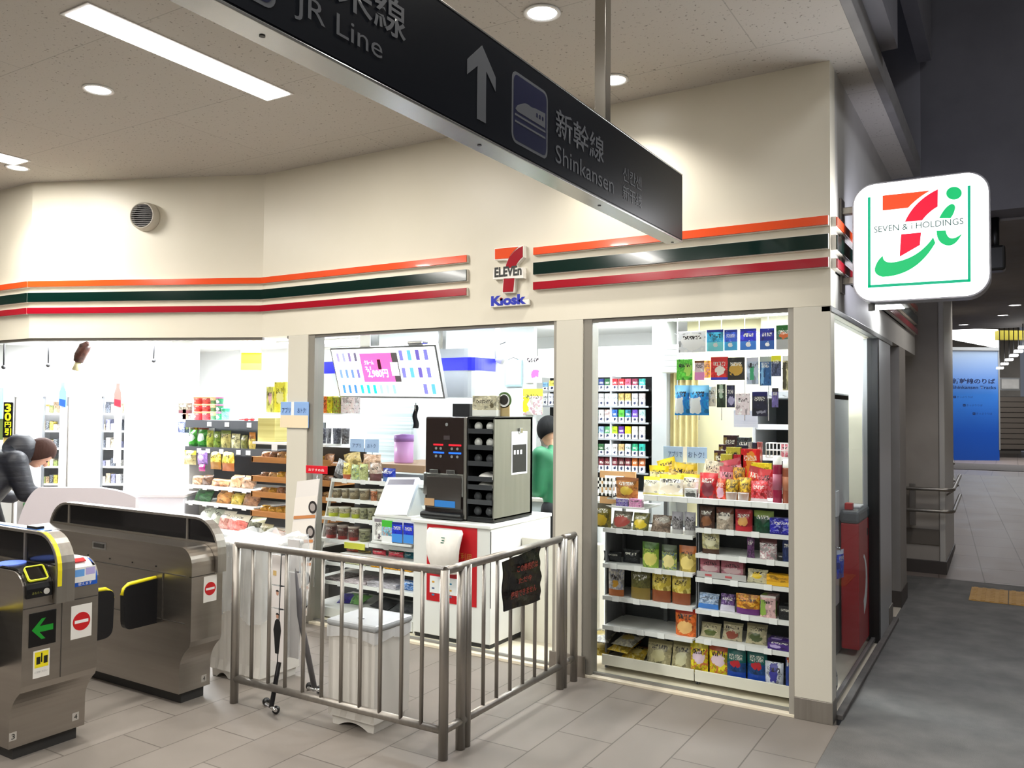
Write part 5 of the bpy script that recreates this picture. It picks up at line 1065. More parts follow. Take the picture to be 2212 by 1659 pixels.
t = thing('alarm_lamp', 'red alarm lamp on the shop ceiling at the side window', 'lamp', (-.22, .62, ZI)); MB().lathe([(0, 0), (.035, 0), (.035, -.12), (0, -.12)], (-.17, .45, ZI), 20).build('base', WHITE, t); MB().lathe([(.034, -.12), (.036, -.20), (.02, -.225), (0, -.23)], (-.17, .45, ZI), 20).build('lens', mat('alarm_red', '#b8141c', .25), t)
# packets at the foot of the fridge
for i in range(3): pack('snack_pouch', 'gus', .09, .14, .04, P_('#a8a0a4', spots='#8a3c5a', lab='#d8d4cc'), Vector((-.085, .34+.09*i, .016)), rotz=1.5, row='floor', desc=('nearest', 'middle', 'furthest')[i]+' small packet on the floor inside the side window', group='packets on the floor', seed=i, cat='snack pouch')
# ================================================================== COUNTER, COFFEE MACHINE, MENU
CW = mat('counter_white', '#eceae6', .3)
ct = thing('service_counter', 'white service counter under the coffee machine with red poster', 'counter', (-2.56, .5, .02))
MB().box(-2.892, -2.228, .115, .97, .05, .835, .006).build('body', CW, ct); MB().box(-2.91, -2.222, .10, .98, .835, .862, .006).build('worktop', mat('worktop_white', '#f3f2ee', .25), ct)
MB().box(-2.88, -2.24, .13, .96, .02, .05).build('plinth', DARK, ct)
pr0, pr1 = onY(1068, 1200, .11), onY(1068, 1150, .11)
MB().box(-2.2285, -2.2255, .112, .118, .30, .82).build('hinge_seam', DARK, ct)
# red poster
A_, B_ = onY(923, 1145, .112), onY(1029, 1313, .112)
pt = MB().box(A_.x, B_.x, .1105, .1145, onY(975, 1304, .112).z, onY(975, 1135, .112).z).build('red_poster', mat('poster_red', '#c4131f', .35), ct)
q0, q1 = onY(929, 1243, .112), onY(1002, 1290, .112); MB().box(q0.x, q1.x-.05, .109, .1104, q1.z, q0.z).build('poster_panel', PAPER, pt)
GOLD = mat('poster_gold', '#c98a3a', .5)
text('ご利用', pt, GOLD, (onY(985, 1205, .11).x, .1098, onY(985, 1208, .11).z), X, Z, .13, .05); text('ください', pt, GOLD, (onY(985, 1225, .11).x, .1098, onY(985, 1228, .11).z), X, Z, .14, .04)
b = MB(); rnd = random.Random(2)
for k in range(12):
    bx, bz = q0.x+.02+.075*(k % 4), q0.z-.035-.045*(k//4); MB().box(bx, bx+.022, .1083, .109, bz-.012, bz).build('printed_mark', mat('mark%d' % (k % 3), ('#e0a030', '#5a6a8a', '#3a8ab0')[k % 3], .5), pt)
# bag hung on the counter
hb = thing('hanging_bag', 'white plastic bag hung on the front of the counter', 'bag', (-2.78, .05, .6))
def hbag(u, v):
    a_ = 2*math.pi*u; top = onY(963, 1160, .06); w = .155*(1-.35*(1-v)**1.2)*(1-.12*(v > .93)); z = onY(963, 1238, .05).z+(onY(963, 1143, .05).z-onY(963, 1238, .05).z)*v
    r = 1+.05*math.sin(7*a_+5*v)+.03*math.sin(13*a_); sg = .025*math.sin(math.pi*v)
    return Vector((top.x+w*r*math.cos(a_), .055+.05*r*math.sin(a_)*(.55+.45*math.sin(math.pi*v))-sg, z-.02*math.cos(a_)**2*(v > .8)*0))
MB().sheet(hbag, 36, 14).build('bag', noisy('bag_white', '#e4e2da', '#efede6', 8, .35, .3), hb)
p = onY(955, 1162, .0); b = MB(); 
for k, (dx, dz, w_) in enumerate(((0, 0, .030), (.004, -.018, .022), (-.004, -.034, .026))): b.box(p.x+dx, p.x+dx+w_, -.012, -.0105, p.z+dz, p.z+dz+.006)
b.build('green_print', mat('print_green', '#2f6f5c', .5), hb)
# coffee machine
cm = thing('coffee_machine', 'black self service coffee machine on the white counter', 'coffee machine', (-2.66, .4, .862))
MC = mat('machine_brown_black', '#2c2220', .16)
def cmx(px): return onY(px, 1000, .2).x
def cmz(py, px=965): return onY(px, py, .2).z
MB().box(cmx(918), cmx(1003), .2, .62, .875, 1.60, .012).build('body', MC, cm)
MB().box(cmx(918)-.006, cmx(1003), .185, .22, cmz(1072), cmz(1022), .01).build('drip_area_frame', CHROME, cm)
MB().box(cmx(926), cmx(1000), .178, .186, cmz(1098), cmz(1030), .004).build('dispensing_door', mat('door_glass_dark', '#4a4441', .14, .3), cm)
MB().box(cmx(920)-.02, cmx(1005), .15, .62, .866, .915, .018).build('base_tray', BLACK, cm)
MB().box(cmx(1003), cmx(1009), .19, .62, .875, 1.60, .004).build('trim_strip', STEEL, cm)
MB().box(cmx(922), cmx(943), .1755, .178, cmz(1094), cmz(1078)).build('tan_label', mat('label_tan', '#c09a74', .5), cm); MB().box(cmx(944), cmx(988), .1755, .178, cmz(1095), cmz(1081)).build('blue_label', mat('label_blue', '#2f7fd0', .5), cm)
REDL = mat('led_red', '#e01828', .4, emit=1.2); BLUL = mat('led_blue', '#2060f0', .4, emit=1.4)
for (xa, xb, yy_, m) in ((936, 957, 961, REDL), (969, 996, 961, REDL), (936, 959, 978, BLUL), (969, 996, 978, BLUL)): MB().box(cmx(xa), cmx(xb), .1985, .2, cmz(yy_+2), cmz(yy_-1.5)).build('button_strip', m, cm)
for yy_ in (969, 986):
    for xx in (942, 952, 976, 988): MB().cyl((cmx(xx), .197, cmz(yy_)), (cmx(xx), .2, cmz(yy_)), .010, 16).build('button', GREY, cm)
for xx in (942, 978): MB().box(cmx(xx-9), cmx(xx+9), .17, .2, cmz(1024), cmz(1014), .004).build('cup_holder', CHROME, cm)
MB().box(cmx(958), cmx(971), .1985, .2, cmz(950), cmz(941)).build('small_display', mat('small_display', '#4a4042', .3), cm); MB().cyl((cmx(964), .1985, cmz(917)), (cmx(964), .2, cmz(917)), .012, 16).build('emblem', GREY, cm)
b = MB(); b.box(cmx(914)-.01, cmx(914)+.028, .26, .50, .95, 1.54, .004); b.build('side_poster', P_('#c99a6a', top=('#7fa8d8', .7), bot=('#2f7fb8', .3), spots='#efe4d4', sscale=5), cm)
# lid and cup cabinet beside it
lc = thing('cup_cabinet', 'stainless cabinet with black shelves of cups and lids', 'cabinet', (-2.36, .45, .862)); xc0, xc1 = cmx(1010), cmx(1068)
MB().box(xc1-.012, xc1, .2, .73, .885, 1.60, .002).build('side_panel', noisy('cabinet_steel', '#86847a', '#8f8d82', 20, .4, .02, .5, stretch=(1, 1, .05)), lc); MB().box(xc0, xc0+.008, .2, .73, .885, 1.60).build('side_panel', BLACK, lc)
MB().box(xc0, xc1, .70, .73, .885, 1.60).build('back_panel', BLACK, lc); MB().box(xc0, xc1, .2, .73, 1.585, 1.605, .002).build('top_panel', BLACK, lc); MB().box(xc0, xc1, .2, .73, .868, .90, .003).build('base', BLACK, lc)
for k, yy_ in enumerate((933, 968, 1003, 1036, 1054, 1086)): s = MB().box(xc0+.008, xc1-.012, .19, .68, cmz(yy_, 1040)-.012, cmz(yy_, 1040)).build('shelf', mat('shelf_smoke', '#2c2d30', .25), lc); MB().box(xc0+.008, xc1-.012, .186, .192, cmz(yy_, 1040)-.012, cmz(yy_, 1040)+.022).build('shelf_lip', mat('lip_smoke', '#3c3d40', .2), s)
LIDM = mat('lid_white', '#d8d6d2', .3); LIDC = mat('lid_clear', '#4c4d50', .12)
lid = None
for k, (yy_, n, m) in enumerate(((933, 2, LIDM), (968, 2, LIDM), (1003, 2, LIDC), (1036, 1, LIDM), (1054, 1, LIDM), (1086, 2, LIDC), (1116, 2, LIDC))):
    for j in range(n):
        x = xc0+.06+.10*j if n > 1 else xc0+.12; z = cmz(yy_, 1040) if yy_ < 1110 else .90
        if n == 1:
            bb = MB(); bb.sheet(lambda u, v: Vector((x+(.085+.012*math.sin(9*u))*math.cos(math.pi*u*2)*math.sin(math.pi*(v*.5+.01)+.0), .30+.09*math.sin(math.pi*u*2)*math.sin(math.pi*(v*.5+.01)), z+.045*math.cos(math.pi*v*.5)*(1+.12*math.sin(11*u)))), 24, 6)
            tag(bb.build('sugar_pile', noisy('sachets_white', '#ddd6d0', '#f0ece8', 30, .6, .6), None), ('upper' if yy_ < 1040 else 'lower')+' pile of white sachets in the cup cabinet', 'sachets', 'piles in the cup cabinet')
        else:
            bb = MB(); bb.lathe([(0, 0), (.032, 0), (.034, .003), (.032, .007), (.026, .012), (.024, .016), (0, .017)], (0, 0, 0), 20, M=Matrix.Translation((x, .25, z+.036)) @ Matrix.Rotation(math.radians(90), 4, 'X'))
            tag(bb.build('clear_dome', m, None), '%s %s dome cover on the %s shelf of the cup cabinet' % (('left', 'right')[j], 'white' if m is LIDM else 'clear', ('top', 'second', 'third', '', '', 'fifth', 'bottom')[k]), 'dome cover', 'dome covers in the cup cabinet')
# poster on the steel side
S0, S1 = onX(1105, 930, xc1+.001), onX(1138, 1024, xc1+.001); sx_ = xc1+.001
st = MB().box(xc1, xc1+.003, S0.y, S1.y, onX(1120, 1024, sx_).z, onX(1120, 932, sx_).z).build('side_poster', PAPER, lc)
MB().box(xc1+.003, xc1+.004, S0.y+.012, S1.y-.012, onX(1120, 1020, sx_).z, onX(1120, 960, sx_).z).build('poster_dark_field', mat('poster_black', '#222124', .4), st)
for k in range(3): MB().box(xc1+.004, xc1+.0046, S0.y+.03+.045*k, S0.y+.055+.045*k, onX(1120, 981, sx_).z, onX(1120, 972, sx_).z).build('poster_cup_print', PAPER, st)
MB().box(xc1+.003, xc1+.02, (S0.y+S1.y)/2-.02, (S0.y+S1.y)/2+.02, onX(1120, 936, sx_).z, onX(1120, 924, sx_).z, .004).build('clip', CHROME, st)
# things on top of the machines
def yrect_box(px0, px1, py0, py1, y, d, name, m, label, cat, bev=.003, group=None):
    a_, c_ = onY(px0, (py0+py1)/2, y), onY(px1, (py0+py1)/2, y); z0, z1 = onY((px0+px1)/2, py1, y).z, onY((px0+px1)/2, py0, y).z
    k = box_mb(c_.x-a_.x, z1-z0, d, bev); k.bm.transform(Matrix.Translation(((a_.x+c_.x)/2, y+d/2, z0))); o = k.build(name, m); tag(o, label, cat, group); return o
o = yrect_box(1020, 1073, 856, 901, .35, .12, 'carton_box', P_('#cfc7ae', bot=('#efeeea', .3), spots='#beb492', lab='#6a6048', lr=(.7, .9, .4, .65)), 'cream printed carton on top of the cup cabinet', 'box'); o.location.z = 1.606
o = yrect_box(977, 1014, 872, 900, .40, .15, 'black_case', mat('case_black', '#26262a', .4), 'black case on top of the coffee machine', 'case'); o.location.z = 1.601
t = thing('round_sign', 'round green and black emblem on a small stand above the cup cabinet', 'sign', (onY(1089, 880, .4).x, .4, 1.606)); c_ = onY(1089, 864, .4); r_ = .05
MB().cyl((c_.x, .40, c_.z), (c_.x, .41, c_.z), .058, 32).build('disc', mat('emblem_green', '#4f6a3a', .4), t); MB().cyl((c_.x, .398, c_.z-.004), (c_.x, .40, c_.z-.004), .046, 32).build('inner_disc', PAPER, t); MB().cyl((c_.x, .396, c_.z), (c_.x, .398, c_.z), .036, 32).build('dark_centre', mat('emblem_dark', '#2a2624', .4), t)
MB().box(c_.x-.045, c_.x+.045, .40, .41, 1.606, c_.z-.03, .002).build('stand_card', P_('#c0a878', spots='#8a744c', lab='#ece0c4', lr=(.1, .9, .2, .8), round_=False), t)
# slanted white order terminal
kt = thing('order_terminal', 'white slanted touch screen terminal left of the coffee machine', 'terminal', (-3.05, .4, .86)); 
tl_, tr_, br_, bl_ = onY(838, 1031, .45), onY(905, 1031, .45), onY(878, 1112, .16), onY(808, 1112, .16)
n_ = (tr_-tl_).cross(bl_-tl_).normalized(); n_ = n_ if n_.y < 0 else -n_
def slabq(P, th, m, name, parent, off=0):
    b = MB(); a_ = [b.bm.verts.new(p+n_*off) for p in P]; c_ = [b.bm.verts.new(p+n_*(off-th)) for p in P]; b.bm.faces.new(a_); b.bm.faces.new(c_[::-1])
    for i in range(4): b.bm.faces.new((a_[i], a_[(i+1) % 4], c_[(i+1) % 4], c_[i]))
    return b.build(name, m, parent)
Pq = [tl_, tr_, br_, bl_]; slabq(Pq, .03, WHITE, 'casing', kt)
cen = sum(Pq, Vector())/4; Ps = [cen+(p-cen)*.84 for p in Pq]; slabq(Ps, .003, mat('terminal_screen', '#e9ecff', .2, emit=.9), 'screen', kt, .004)
slabq([tl_.lerp(tr_, .1).lerp(bl_, .07), tl_.lerp(tr_, .9).lerp(br_, .07), tr_.lerp(tl_, .1).lerp(br_, .22), tl_.lerp(tr_, .1).lerp(bl_, .22)], .0035, mat('screen_header', '#5c5560', .4, emit=.2), 'screen_header', kt, .006)
b = MB(); sp_ = [tr_, br_, Vector((br_.x, .5, br_.z)), Vector((tr_.x, .55, tr_.z))]
for dx in (0, .06):
    pass
vs = [tr_, br_, Vector((br_.x+.07, .50, .865)), Vector((tr_.x+.05, .56, tr_.z-.02))]; vs2 = [tl_, bl_, Vector((bl_.x, .50, .865)), Vector((tl_.x, .56, tl_.z-.02))]
A1 = [b.bm.verts.new(v-n_*.03) for v in vs]; B1 = [b.bm.verts.new(v-n_*.03) for v in vs2]
b.bm.faces.new(A1); b.bm.faces.new(B1[::-1])
for i in range(4): b.bm.faces.new((A1[i], A1[(i+1) % 4], B1[(i+1) % 4], B1[i]))
b.build('pedestal', mat('terminal_body', '#dddcd2', .4), kt)
# low cream partition right of the counter, and grey cabinet behind
struct('wall_low_partition', MB().box(-2.222, -1.60, .52, .60, .0, .735, .006), mat('partition_cream', '#e9e4d8', .35))
t = thing('back_cabinet', 'pale grey cabinet with worktop behind the shop clerk', 'cabinet', (-2.3, 1.75, .0)); MB().box(-3.0, -2.3, 1.62, 1.98, 0, .86, .004).build('body', mat('cabinet_blue_grey', '#b9c2c4', .5), t); MB().box(-3.02, -2.28, 1.60, 1.99, .86, .89, .004).build('worktop', mat('worktop_pale', '#d8d4c9', .4), t)
# menu screen hung from the ceiling
ms = thing('menu_screen', 'long tilted menu screen with pink promotion hung from the shop ceiling', 'screen', (-3.64, .66, 1.75))
T0, T1 = Vector((-4.207+.004, .6, 2.172)), Vector((-3.072, .6, 2.166)); B0, B1_ = Vector((-4.207+.004, .735, 1.752)), Vector((-3.072, .735, 1.740)); n_ = (T1-T0).cross(B0-T0).normalized(); n_ = n_ if n_.y < 0 else -n_
slabq([T0, T1, B1_, B0], .04, mat('screen_bezel', '#8a8a8c', .3, .4), 'casing', ms)
def on_s(u, v, lift=0): return T0.lerp(T1, u).lerp(B0.lerp(B1_, u), v)+n_*lift
def sq(u0, u1, v0, v1, m, nm, par, l=.004): return slabq([on_s(u0, v0), on_s(u1, v0), on_s(u1, v1), on_s(u0, v1)], .002, m, nm, par, l)
scr = sq(.012, .985, .03, .965, mat('screen_white', '#ffffff', .3, emit=1.5), 'screen', ms)
pink = sq(.285, .585, .12, .68, mat('screen_pink', '#ff6fc0', .3, emit=.9), 'pink_promotion', ms, .006)
sq(.56, .64, .12, .68, mat('screen_grey', '#6c6468', .3, emit=.3), 'grey_panel', ms, .0055); sq(.565, .632, .30, .56, mat('screen_white', '#ffffff', .3, emit=1.5), 'white_card', ms, .0075)
SWH = mat('screen_white', '#ffffff', .3, emit=1.5); du = (T1-T0).normalized(); dv = (T0-B0).normalized()
text('2,980円', ms, SWH, on_s(.335, .60, .0085), du, dv, .22, .075, bold=.02); text('クルーム', ms, SWH, on_s(.32, .34, .0085), du, dv, .10, .04, bold=.02); text('2.1', ms, SWH, on_s(.32, .44, .0085), du, dv, .06, .03, bold=.02)
sq(.445, .475, .24, .43, mat('screen_maroon', '#5a1030', .3, emit=.3), 'device_picture', ms, .0085)
cols_ = ['#b9aee8', '#b4b6e4', '#9a86c0', '#7c7490', '#8fb0ee', '#7fa6e6', '#7a9ce8', '#8c84d0', '#4f9ae8', '#4a90e4', '#4688e6']
for j, v_ in enumerate((.10, .43, .74)):
    for i in range(4 if j < 2 else 3): sq(.055+.058*i, .078+.058*i, v_, v_+.17, mat('screen_item_%d' % (j*4+i), cols_[j*4+i], .3, emit=.8), 'menu_item', ms, .006)
    for i in range(4 if j < 2 else 2): u_ = (.66+.075*i) if j < 2 else (.83+.072*i); sq(u_, u_+.032, v_-.02, v_+.17, mat('screen_item_b%d' % (i % 3), ('#8c88e0', '#6fc8e0', '#7a6ac8')[i % 3], .3, emit=.8), 'menu_item', ms, .006)
for i in range(6): u_ = .235+.062*i; sq(u_, u_+.026, .74, .91, mat('screen_item_c%d' % i, ('#2fe6dc', '#2fe0cc', '#26e4d0', '#b4f4e0', '#c0f6ea', '#a8f4dc')[i], .3, emit=.9), 'menu_item', ms, .006)
b = MB(); c_ = on_s(.33, 0); b.box(c_.x-.06, c_.x+.06, .62, .74, 2.17, ZI, .005); b.box(c_.x-.5, c_.x+.5, .66, .70, 2.168, 2.185); c2 = on_s(.75, 0); b.box(c2.x-.03, c2.x+.12, .63, .72, 2.18, 2.21, .01); b.build('ceiling_mount', CHROME, ms)
# canopy box with blue stripe behind the screen
cn_ = thing('canopy_sign', 'white canopy box with a blue stripe behind the menu screen', 'sign', (-3.4, 1.15, 1.75)); ya_ = 1.0
x0, x1 = onY(683, 800, ya_).x, onY(1028, 800, ya_).x; z0, z1 = onY(1000, 858, ya_).z, onY(1000, 752, ya_).z
b = MB(); pr = [(x0, ya_), (x1-.12, ya_)]+bez((x1-.12, ya_), (x1, ya_), (x1, ya_+.12), 6)[1:]+[(x1, ya_+.4), (x0, ya_+.4)]
b.prism(pr, (0, 0, z0), X, Y_, z1-z0); b.build('box', noisy('canopy_silver', '#a9aeb4', '#b6bbc0', 1.5, .35, 0, .3), cn_)
zs0, zs1 = onY(1000, 800, ya_).z, onY(1000, 772, ya_).z; pr2 = [(x0-.002, ya_-.003), (x1-.12, ya_-.003)]+bez((x1-.12, ya_-.003), (x1+.003, ya_-.003), (x1+.003, ya_+.12), 6)[1:]+[(x1+.003, ya_+.3), (x0, ya_+.3)]
b = MB(); b.prism(pr2, (0, 0, zs0), X, Y_, zs1-zs0); b.build('blue_stripe', mat('stripe_blue', '#1f22e0', .3, emit=.12), cn_)
MB().box(x1-.5, x1-.45, ya_+.15, ya_+.2, z1, ZI).build('hanger', CHROME, cn_)
# spot bracket, certificate, posters on the back wall
t = thing('ceiling_projector', 'white bracket and tube lamp hung from the ceiling right of the canopy box', 'lamp', (onY(1075, 740, 1.3).x, 1.3, 2.2)); p0, p1 = onY(1074, 735, 1.3), onY(1076, 772, 1.3); q0, q1 = onY(1103, 742, 1.3), onY(1078, 782, 1.3)
MB().tube([Vector((p0.x, 1.3, ZI)), p1], .022, 12).build('stem', WHITE, t); MB().tube([q0, q1], .040, 16).build('tube_lamp', WHITE, t); MB().tube([p0.lerp(p1, .3), onY(1095, 738, 1.3), q0], .004, 6).build('cable', DARK, t)
BY = 2.86
def wall_rect(px0, px1, py0, py1, name, m, label, cat, y=BY, d=.012):
    a_, c_ = onY(px0, (py0+py1)/2, y), onY(px1, (py0+py1)/2, y); z0, z1 = onY((px0+px1)/2, py1, y).z, onY((px0+px1)/2, py0, y).z
    k = box_mb(c_.x-a_.x, z1-z0, d, .001); k.bm.transform(Matrix.Translation(((a_.x+c_.x)/2, y, z0))); o = k.build(name, m); tag(o, label, cat); return o
fr = wall_rect(1090, 1128, 777, 835, 'certificate', mat('certificate_frame', '#9fc0cc', .3, .4), 'framed certificate on the white back wall above the round emblem', 'picture frame', y=1.9)
a_, c_ = onY(1093, 800, 1.89), onY(1125, 800, 1.89); MB().box(a_.x, c_.x, 1.888, 1.893, onY(1109, 831, 1.89).z, onY(1109, 781, 1.89).z).build('paper', noisy('certificate_paper', '#eef4f8', '#dfe8ee', 3, .6, stretch=(.2, 1, 14)), fr)
MB().tube([onY(1096, 778, 1.9), onY(1109, 772, 1.9), onY(1122, 778, 1.9)], .003, 6).build('hanging_wire', DARK, fr)
wall_rect(1133, 1170, 770, 827, 'wall_poster', P_('#f4eef0', spots='#d8a4b4', lab='#f05aa8', lr=(.45, .85, .2, .45), round_=False, script=.78), 'white and pink notice poster at the right of the certificate', 'poster', y=1.9)
wall_rect(1130, 1172, 840, 896, 'wall_poster', P_('#e8e2d4', top=('#e6d63a', .72), lab='#c8dc20', lr=(.0, .3, .1, .7), round_=False, spots='#7a4c5c', sscale=5), 'yellow topped product poster above the clerk', 'poster', y=1.9)
struct('wall_shop_mid', MB().box(-4.9, XL-.01, 1.92, 1.98, 0, ZI), mat('shop_wall_cool', '#e9eeee', .5))
# roller shutter panel and ledge
a_, c_ = onY(792, 930, 1.88), onY(888, 930, 1.88)
o = MB().box(a_.x, c_.x, 1.88, 1.925, onY(840, 1002, 1.88).z, onY(840, 862, 1.88).z).build('shutter_blind', noisy('slat_pale', '#cfdadb', '#aebbbd', .8, .4, .5, stretch=(.01, .01, 34), lo=.45, hi=.55)); tag(o, 'pale slatted wall panel under the menu screen', 'panel')
a_, c_ = onY(806, 1005, 1.2), onY(918, 1005, 1.2); zz = onY(860, 1003, 1.2).z; o = MB().box(a_.x, c_.x, 1.2, 1.925, zz-.07, zz, .004).build('wooden_ledge', mat('ledge_wood', '#a5876b', .5)); tag(o, 'brown ledge in front of the slatted panel', 'ledge')
p = onY(872, 1001, 1.4); t = thing('purple_tub', 'purple and white tub on the brown ledge', 'tub', (p.x, 1.4, zz)); MB().lathe([(0, 0), (.085, 0), (.09, .01), (.09, .20), (0, .20)], (p.x, 1.4, zz), 24).build('body', P_('#7a3aa8', lab='#e4c8ec', lr=(.3, .7, .2, .5), bot=('#d8a0d8', .2)), t); MB().lathe([(0, .20), (.094, .20), (.094, .26), (0, .27)], (p.x, 1.4, zz), 24).build('lid', mat('tub_lid', '#a878c4', .3), t)
p = onY(898, 905, 1.3); t = thing('hung_gloves', 'black items hanging from a hook beside the coffee machine', 'utensil', (p.x, 1.3, onY(898, 925, 1.3).z)); MB().sheet(lambda u, v: Vector((p.x+.06*(u-.5)*(1.2-.4*v)+.01*math.sin(9*v), 1.3+.02*math.sin(6*u), onY(898, 925, 1.3).z+.21*v)), 8, 10).build('items', noisy('black_cloth', '#15151a', '#2a2a30', 20, .6), t); MB().tube([(p.x, 1.3, onY(898, 888, 1.3).z), (p.x, 1.3, onY(898, 870, 1.3).z)], .006, 8).build('hook', CHROME, t)
# ================================================================== LEFT SHELVES SEEN THROUGH THE ENTRANCE
LY = .9
sh = thing('gondola_shelf', 'dark backed shelf unit with cups and snack bags seen through the entrance', 'shelf unit', (-6.0, 1.1, .02))
xl_, xr_ = onY(400, 1000, LY).x, onY(552, 1000, LY).x
def lz(px, py, y=LY): return onY(px, py, y).z
MB().box(xl_, xr_+.55, LY+.36, LY+.38, .02, 1.52).build('back_panel', mat('gondola_back_grey', '#53565a', .6), sh)
MB().box(xl_-.01, xl_, LY+.05, LY+.38, .02, 1.52).build('side_upright', SHF, sh)
zr1, zr2, zr3 = lz(440, 908), lz(440, 966), lz(440, 1019)
def dshelf(z, m, fm, fh, y0=LY, dep=.3, x0=None, x1=None, tg=None):
    s = MB().box(x0 or xl_, x1 or xr_+.1, y0, y0+dep, z-.012, z).build('shelf', m, sh); MB().box(x0 or xl_, x1 or xr_+.1, y0-.006, y0, z-fh, z+.004).build('price_rail', fm, s)
    for k in tg or []: p = onY(k, 900, y0-.01); MB().box(p.x-.03, p.x+.03, y0-.010, y0-.006, z-fh*.5-.022, z-fh*.5+.022).build('price_tag', TAGM, s)
DKR = mat('rail_dark', '#4a4c50', .4)
dshelf(zr1, SHF, DKR, .075, tg=(452, 490, 538), x1=xr_+.12); dshelf(zr2, DKR, DKR, .07, tg=(431, 450, 479, 516, 537), x1=xr_+.30)
zl1, zl2, zl3 = lz(470, 1053, .75), lz(470, 1089, .72), lz(470, 1146, .62)
for z, y in ((zl1, .75), (zl2, .72), (zl3, .62)): dshelf(z, SHF, TAGM, .022, y0=y, dep=.5, x0=onY(402, 1050, y).x, x1=onY(550, 1050, y).x, tg=(415, 445, 470, 500, 530))
MB().box(onY(402, 1050, .6).x, onY(550, 1050, .6).x, .62, LY+.36, .02, .12).build('base_deck', SHF, sh)
LG_ = 'snacks on the entrance shelf unit'
def cupstack(cols_, y):
    for (x0, x1, ys, m, ds) in cols_:
        for k, (ya, yb) in enumerate(ys):
            px_pack((x0, x1, ya, yb), y, None, 'noodle_cup', 'cup', .1, m, row='cups', desc=ds+(' on its column top' if k == 0 and len(ys) > 1 else ' at column foot' if k == len(ys)-1 and len(ys) > 1 else ' mid column' if len(ys) > 1 else ''), group='cup stacks on the top shelf', cat='food cup', seed=1)
ys3 = [(857, 873), (873, 889), (889, 907)]
cupstack([(413, 429, ys3, P_('#c01a2a', top=('#d8a87a', .8), lab='#e8b0b8', lr=(.1, .6, .2, .6)), 'left red noodle cup'), (431, 446, ys3, P_('#b8182a', top=('#d8b080', .8), spots='#d04050'), 'right red noodle cup'),
 (448, 459, ys3, P_('#4a8a5a', top=('#e0c890', .5), spots='#2a6a44'), 'cream and green noodle cup'), (460, 472, ys3, P_('#1fa870', lab='#eef0ea', lr=(.3, .8, .1, .6), top=('#d870a0', .75)), 'green and pink noodle cup'),
 (472, 485, [(882, 907)], P_('#5fd8b0', top=('#18a070', .75), spots='#a8ecd4'), 'mint green noodle cup')], LY+.03)
row('side of the entrance shelf', LY+.02, None, [
 ((385, 405, 870, 893), 'snack_box', 'box', .06, P_('#8a8474', spots='#3c3434', bot=('#6a4448', .3)), 'grey brown carton'), ((384, 402, 894, 906), 'snack_box', 'box', .06, P_('#a9acb4', spots='#c9ccd4'), 'pale grey carton'),
 ((384, 399, 911, 935), 'snack_box', 'box', .06, P_('#5a6494', spots='#d4dce0', lab='#c9d890'), 'blue and green packet'), ((394, 402, 884, 906), 'snack_box', 'box', .03, P_('#e0a890', spots='#c05a5a'), 'salmon pink packet')], LG_)
row('dark middle shelf by entrance', LY+.03, zr2, [
 ((401, 419, 928, 966), SN, 'gus', .08, P_('#3fa830', lab='#d4e8dc', lr=(.15, .9, .3, .75), bot=('#1f6a24', .12)), 'left green snack bag'), ((421, 441, 928, 966), SN, 'gus', .08, P_('#3a9a2e', lab='#cfe4da', lr=(.15, .9, .3, .75), bot=('#1f6a24', .12)), 'right green snack bag'),
 ((442, 456, 930, 966), SN, 'gus', .06, P_('#a8b83c', spots='#d8dc80'), 'lime yellow snack bag'), ((457, 471, 932, 966), SN, 'gus', .06, P_('#6a8a34', spots='#b0bc50'), 'olive green snack bag'), ((472, 494, 930, 966), SN, 'gus', .06, P_('#b8b06a', spots='#e0d890', top=('#7a8a44', .8)), 'pale yellow snack bag'),
 ((495, 514, 937, 966), SN, 'gus', .06, P_('#d8d4a0', spots='#efecc8'), 'cream snack bag'), ((516, 530, 940, 966), SN, 'gus', .06, P_('#8a8a4c', spots='#5a6a3c'), 'olive brown snack bag'), ((533, 547, 934, 966), SN, 'gus', .06, P_('#e0c86a', top=('#d08a3a', .62)), 'orange topped snack bag')], LG_)
row('above the green bags', LY+.10, None, [((403, 426, 911, 928), 'snack_box', 'box', .05, P_('#e8c830', spots='#d06a3a', lab='#f4ece0'), 'yellow and orange carton'), ((428, 443, 911, 928), 'snack_box', 'box', .05, P_('#a84a5a', spots='#e8c860'), 'maroon and yellow carton')], LG_)
row('hanging below dark shelf', LY-.04, None, [
 ((391, 418, 973, 1004), SN, 'pouch', .07, P_('#b8ac70', top=('#d8c830', .7), lab='#d8d0a0'), 'yellow topped hanging bag'), ((421, 443, 973, 1004), SN, 'pouch', .07, P_('#9a7ac0', lab='#c4b0dc', spots='#7a5aa8'), 'violet hanging bag'), ((426, 440, 1003, 1018), SN, 'pouch', .04, P_('#b83a90', spots='#7a2a5a'), 'magenta hanging packet'),
 ((448, 472, 974, 1014), SN, 'pouch', .08, P_('#c0a83a', bot=('#a87a34', .4), spots='#e4dc90', sscale=4), 'left gold hanging bag'), ((473, 500, 974, 1018), SN, 'pouch', .08, P_('#c4ac3c', bot=('#b06c3a', .4), spots='#ece490', sscale=4), 'right gold hanging bag')], LG_)
BR = lambda a_, b_: P_(a_, spots=b_, lab=None, script=None, sscale=6)
def bread(rows_): 
    for rn_, y, z, its in rows_: row(rn_, y, z, [((x0, x1, y0, y1), 'bread_pack', 'pouch', .12, m, ds, {'tilt': -.5}) for x0, x1, y0, y1, m, ds in its], 'packed bread and rolls', 'bread pack')
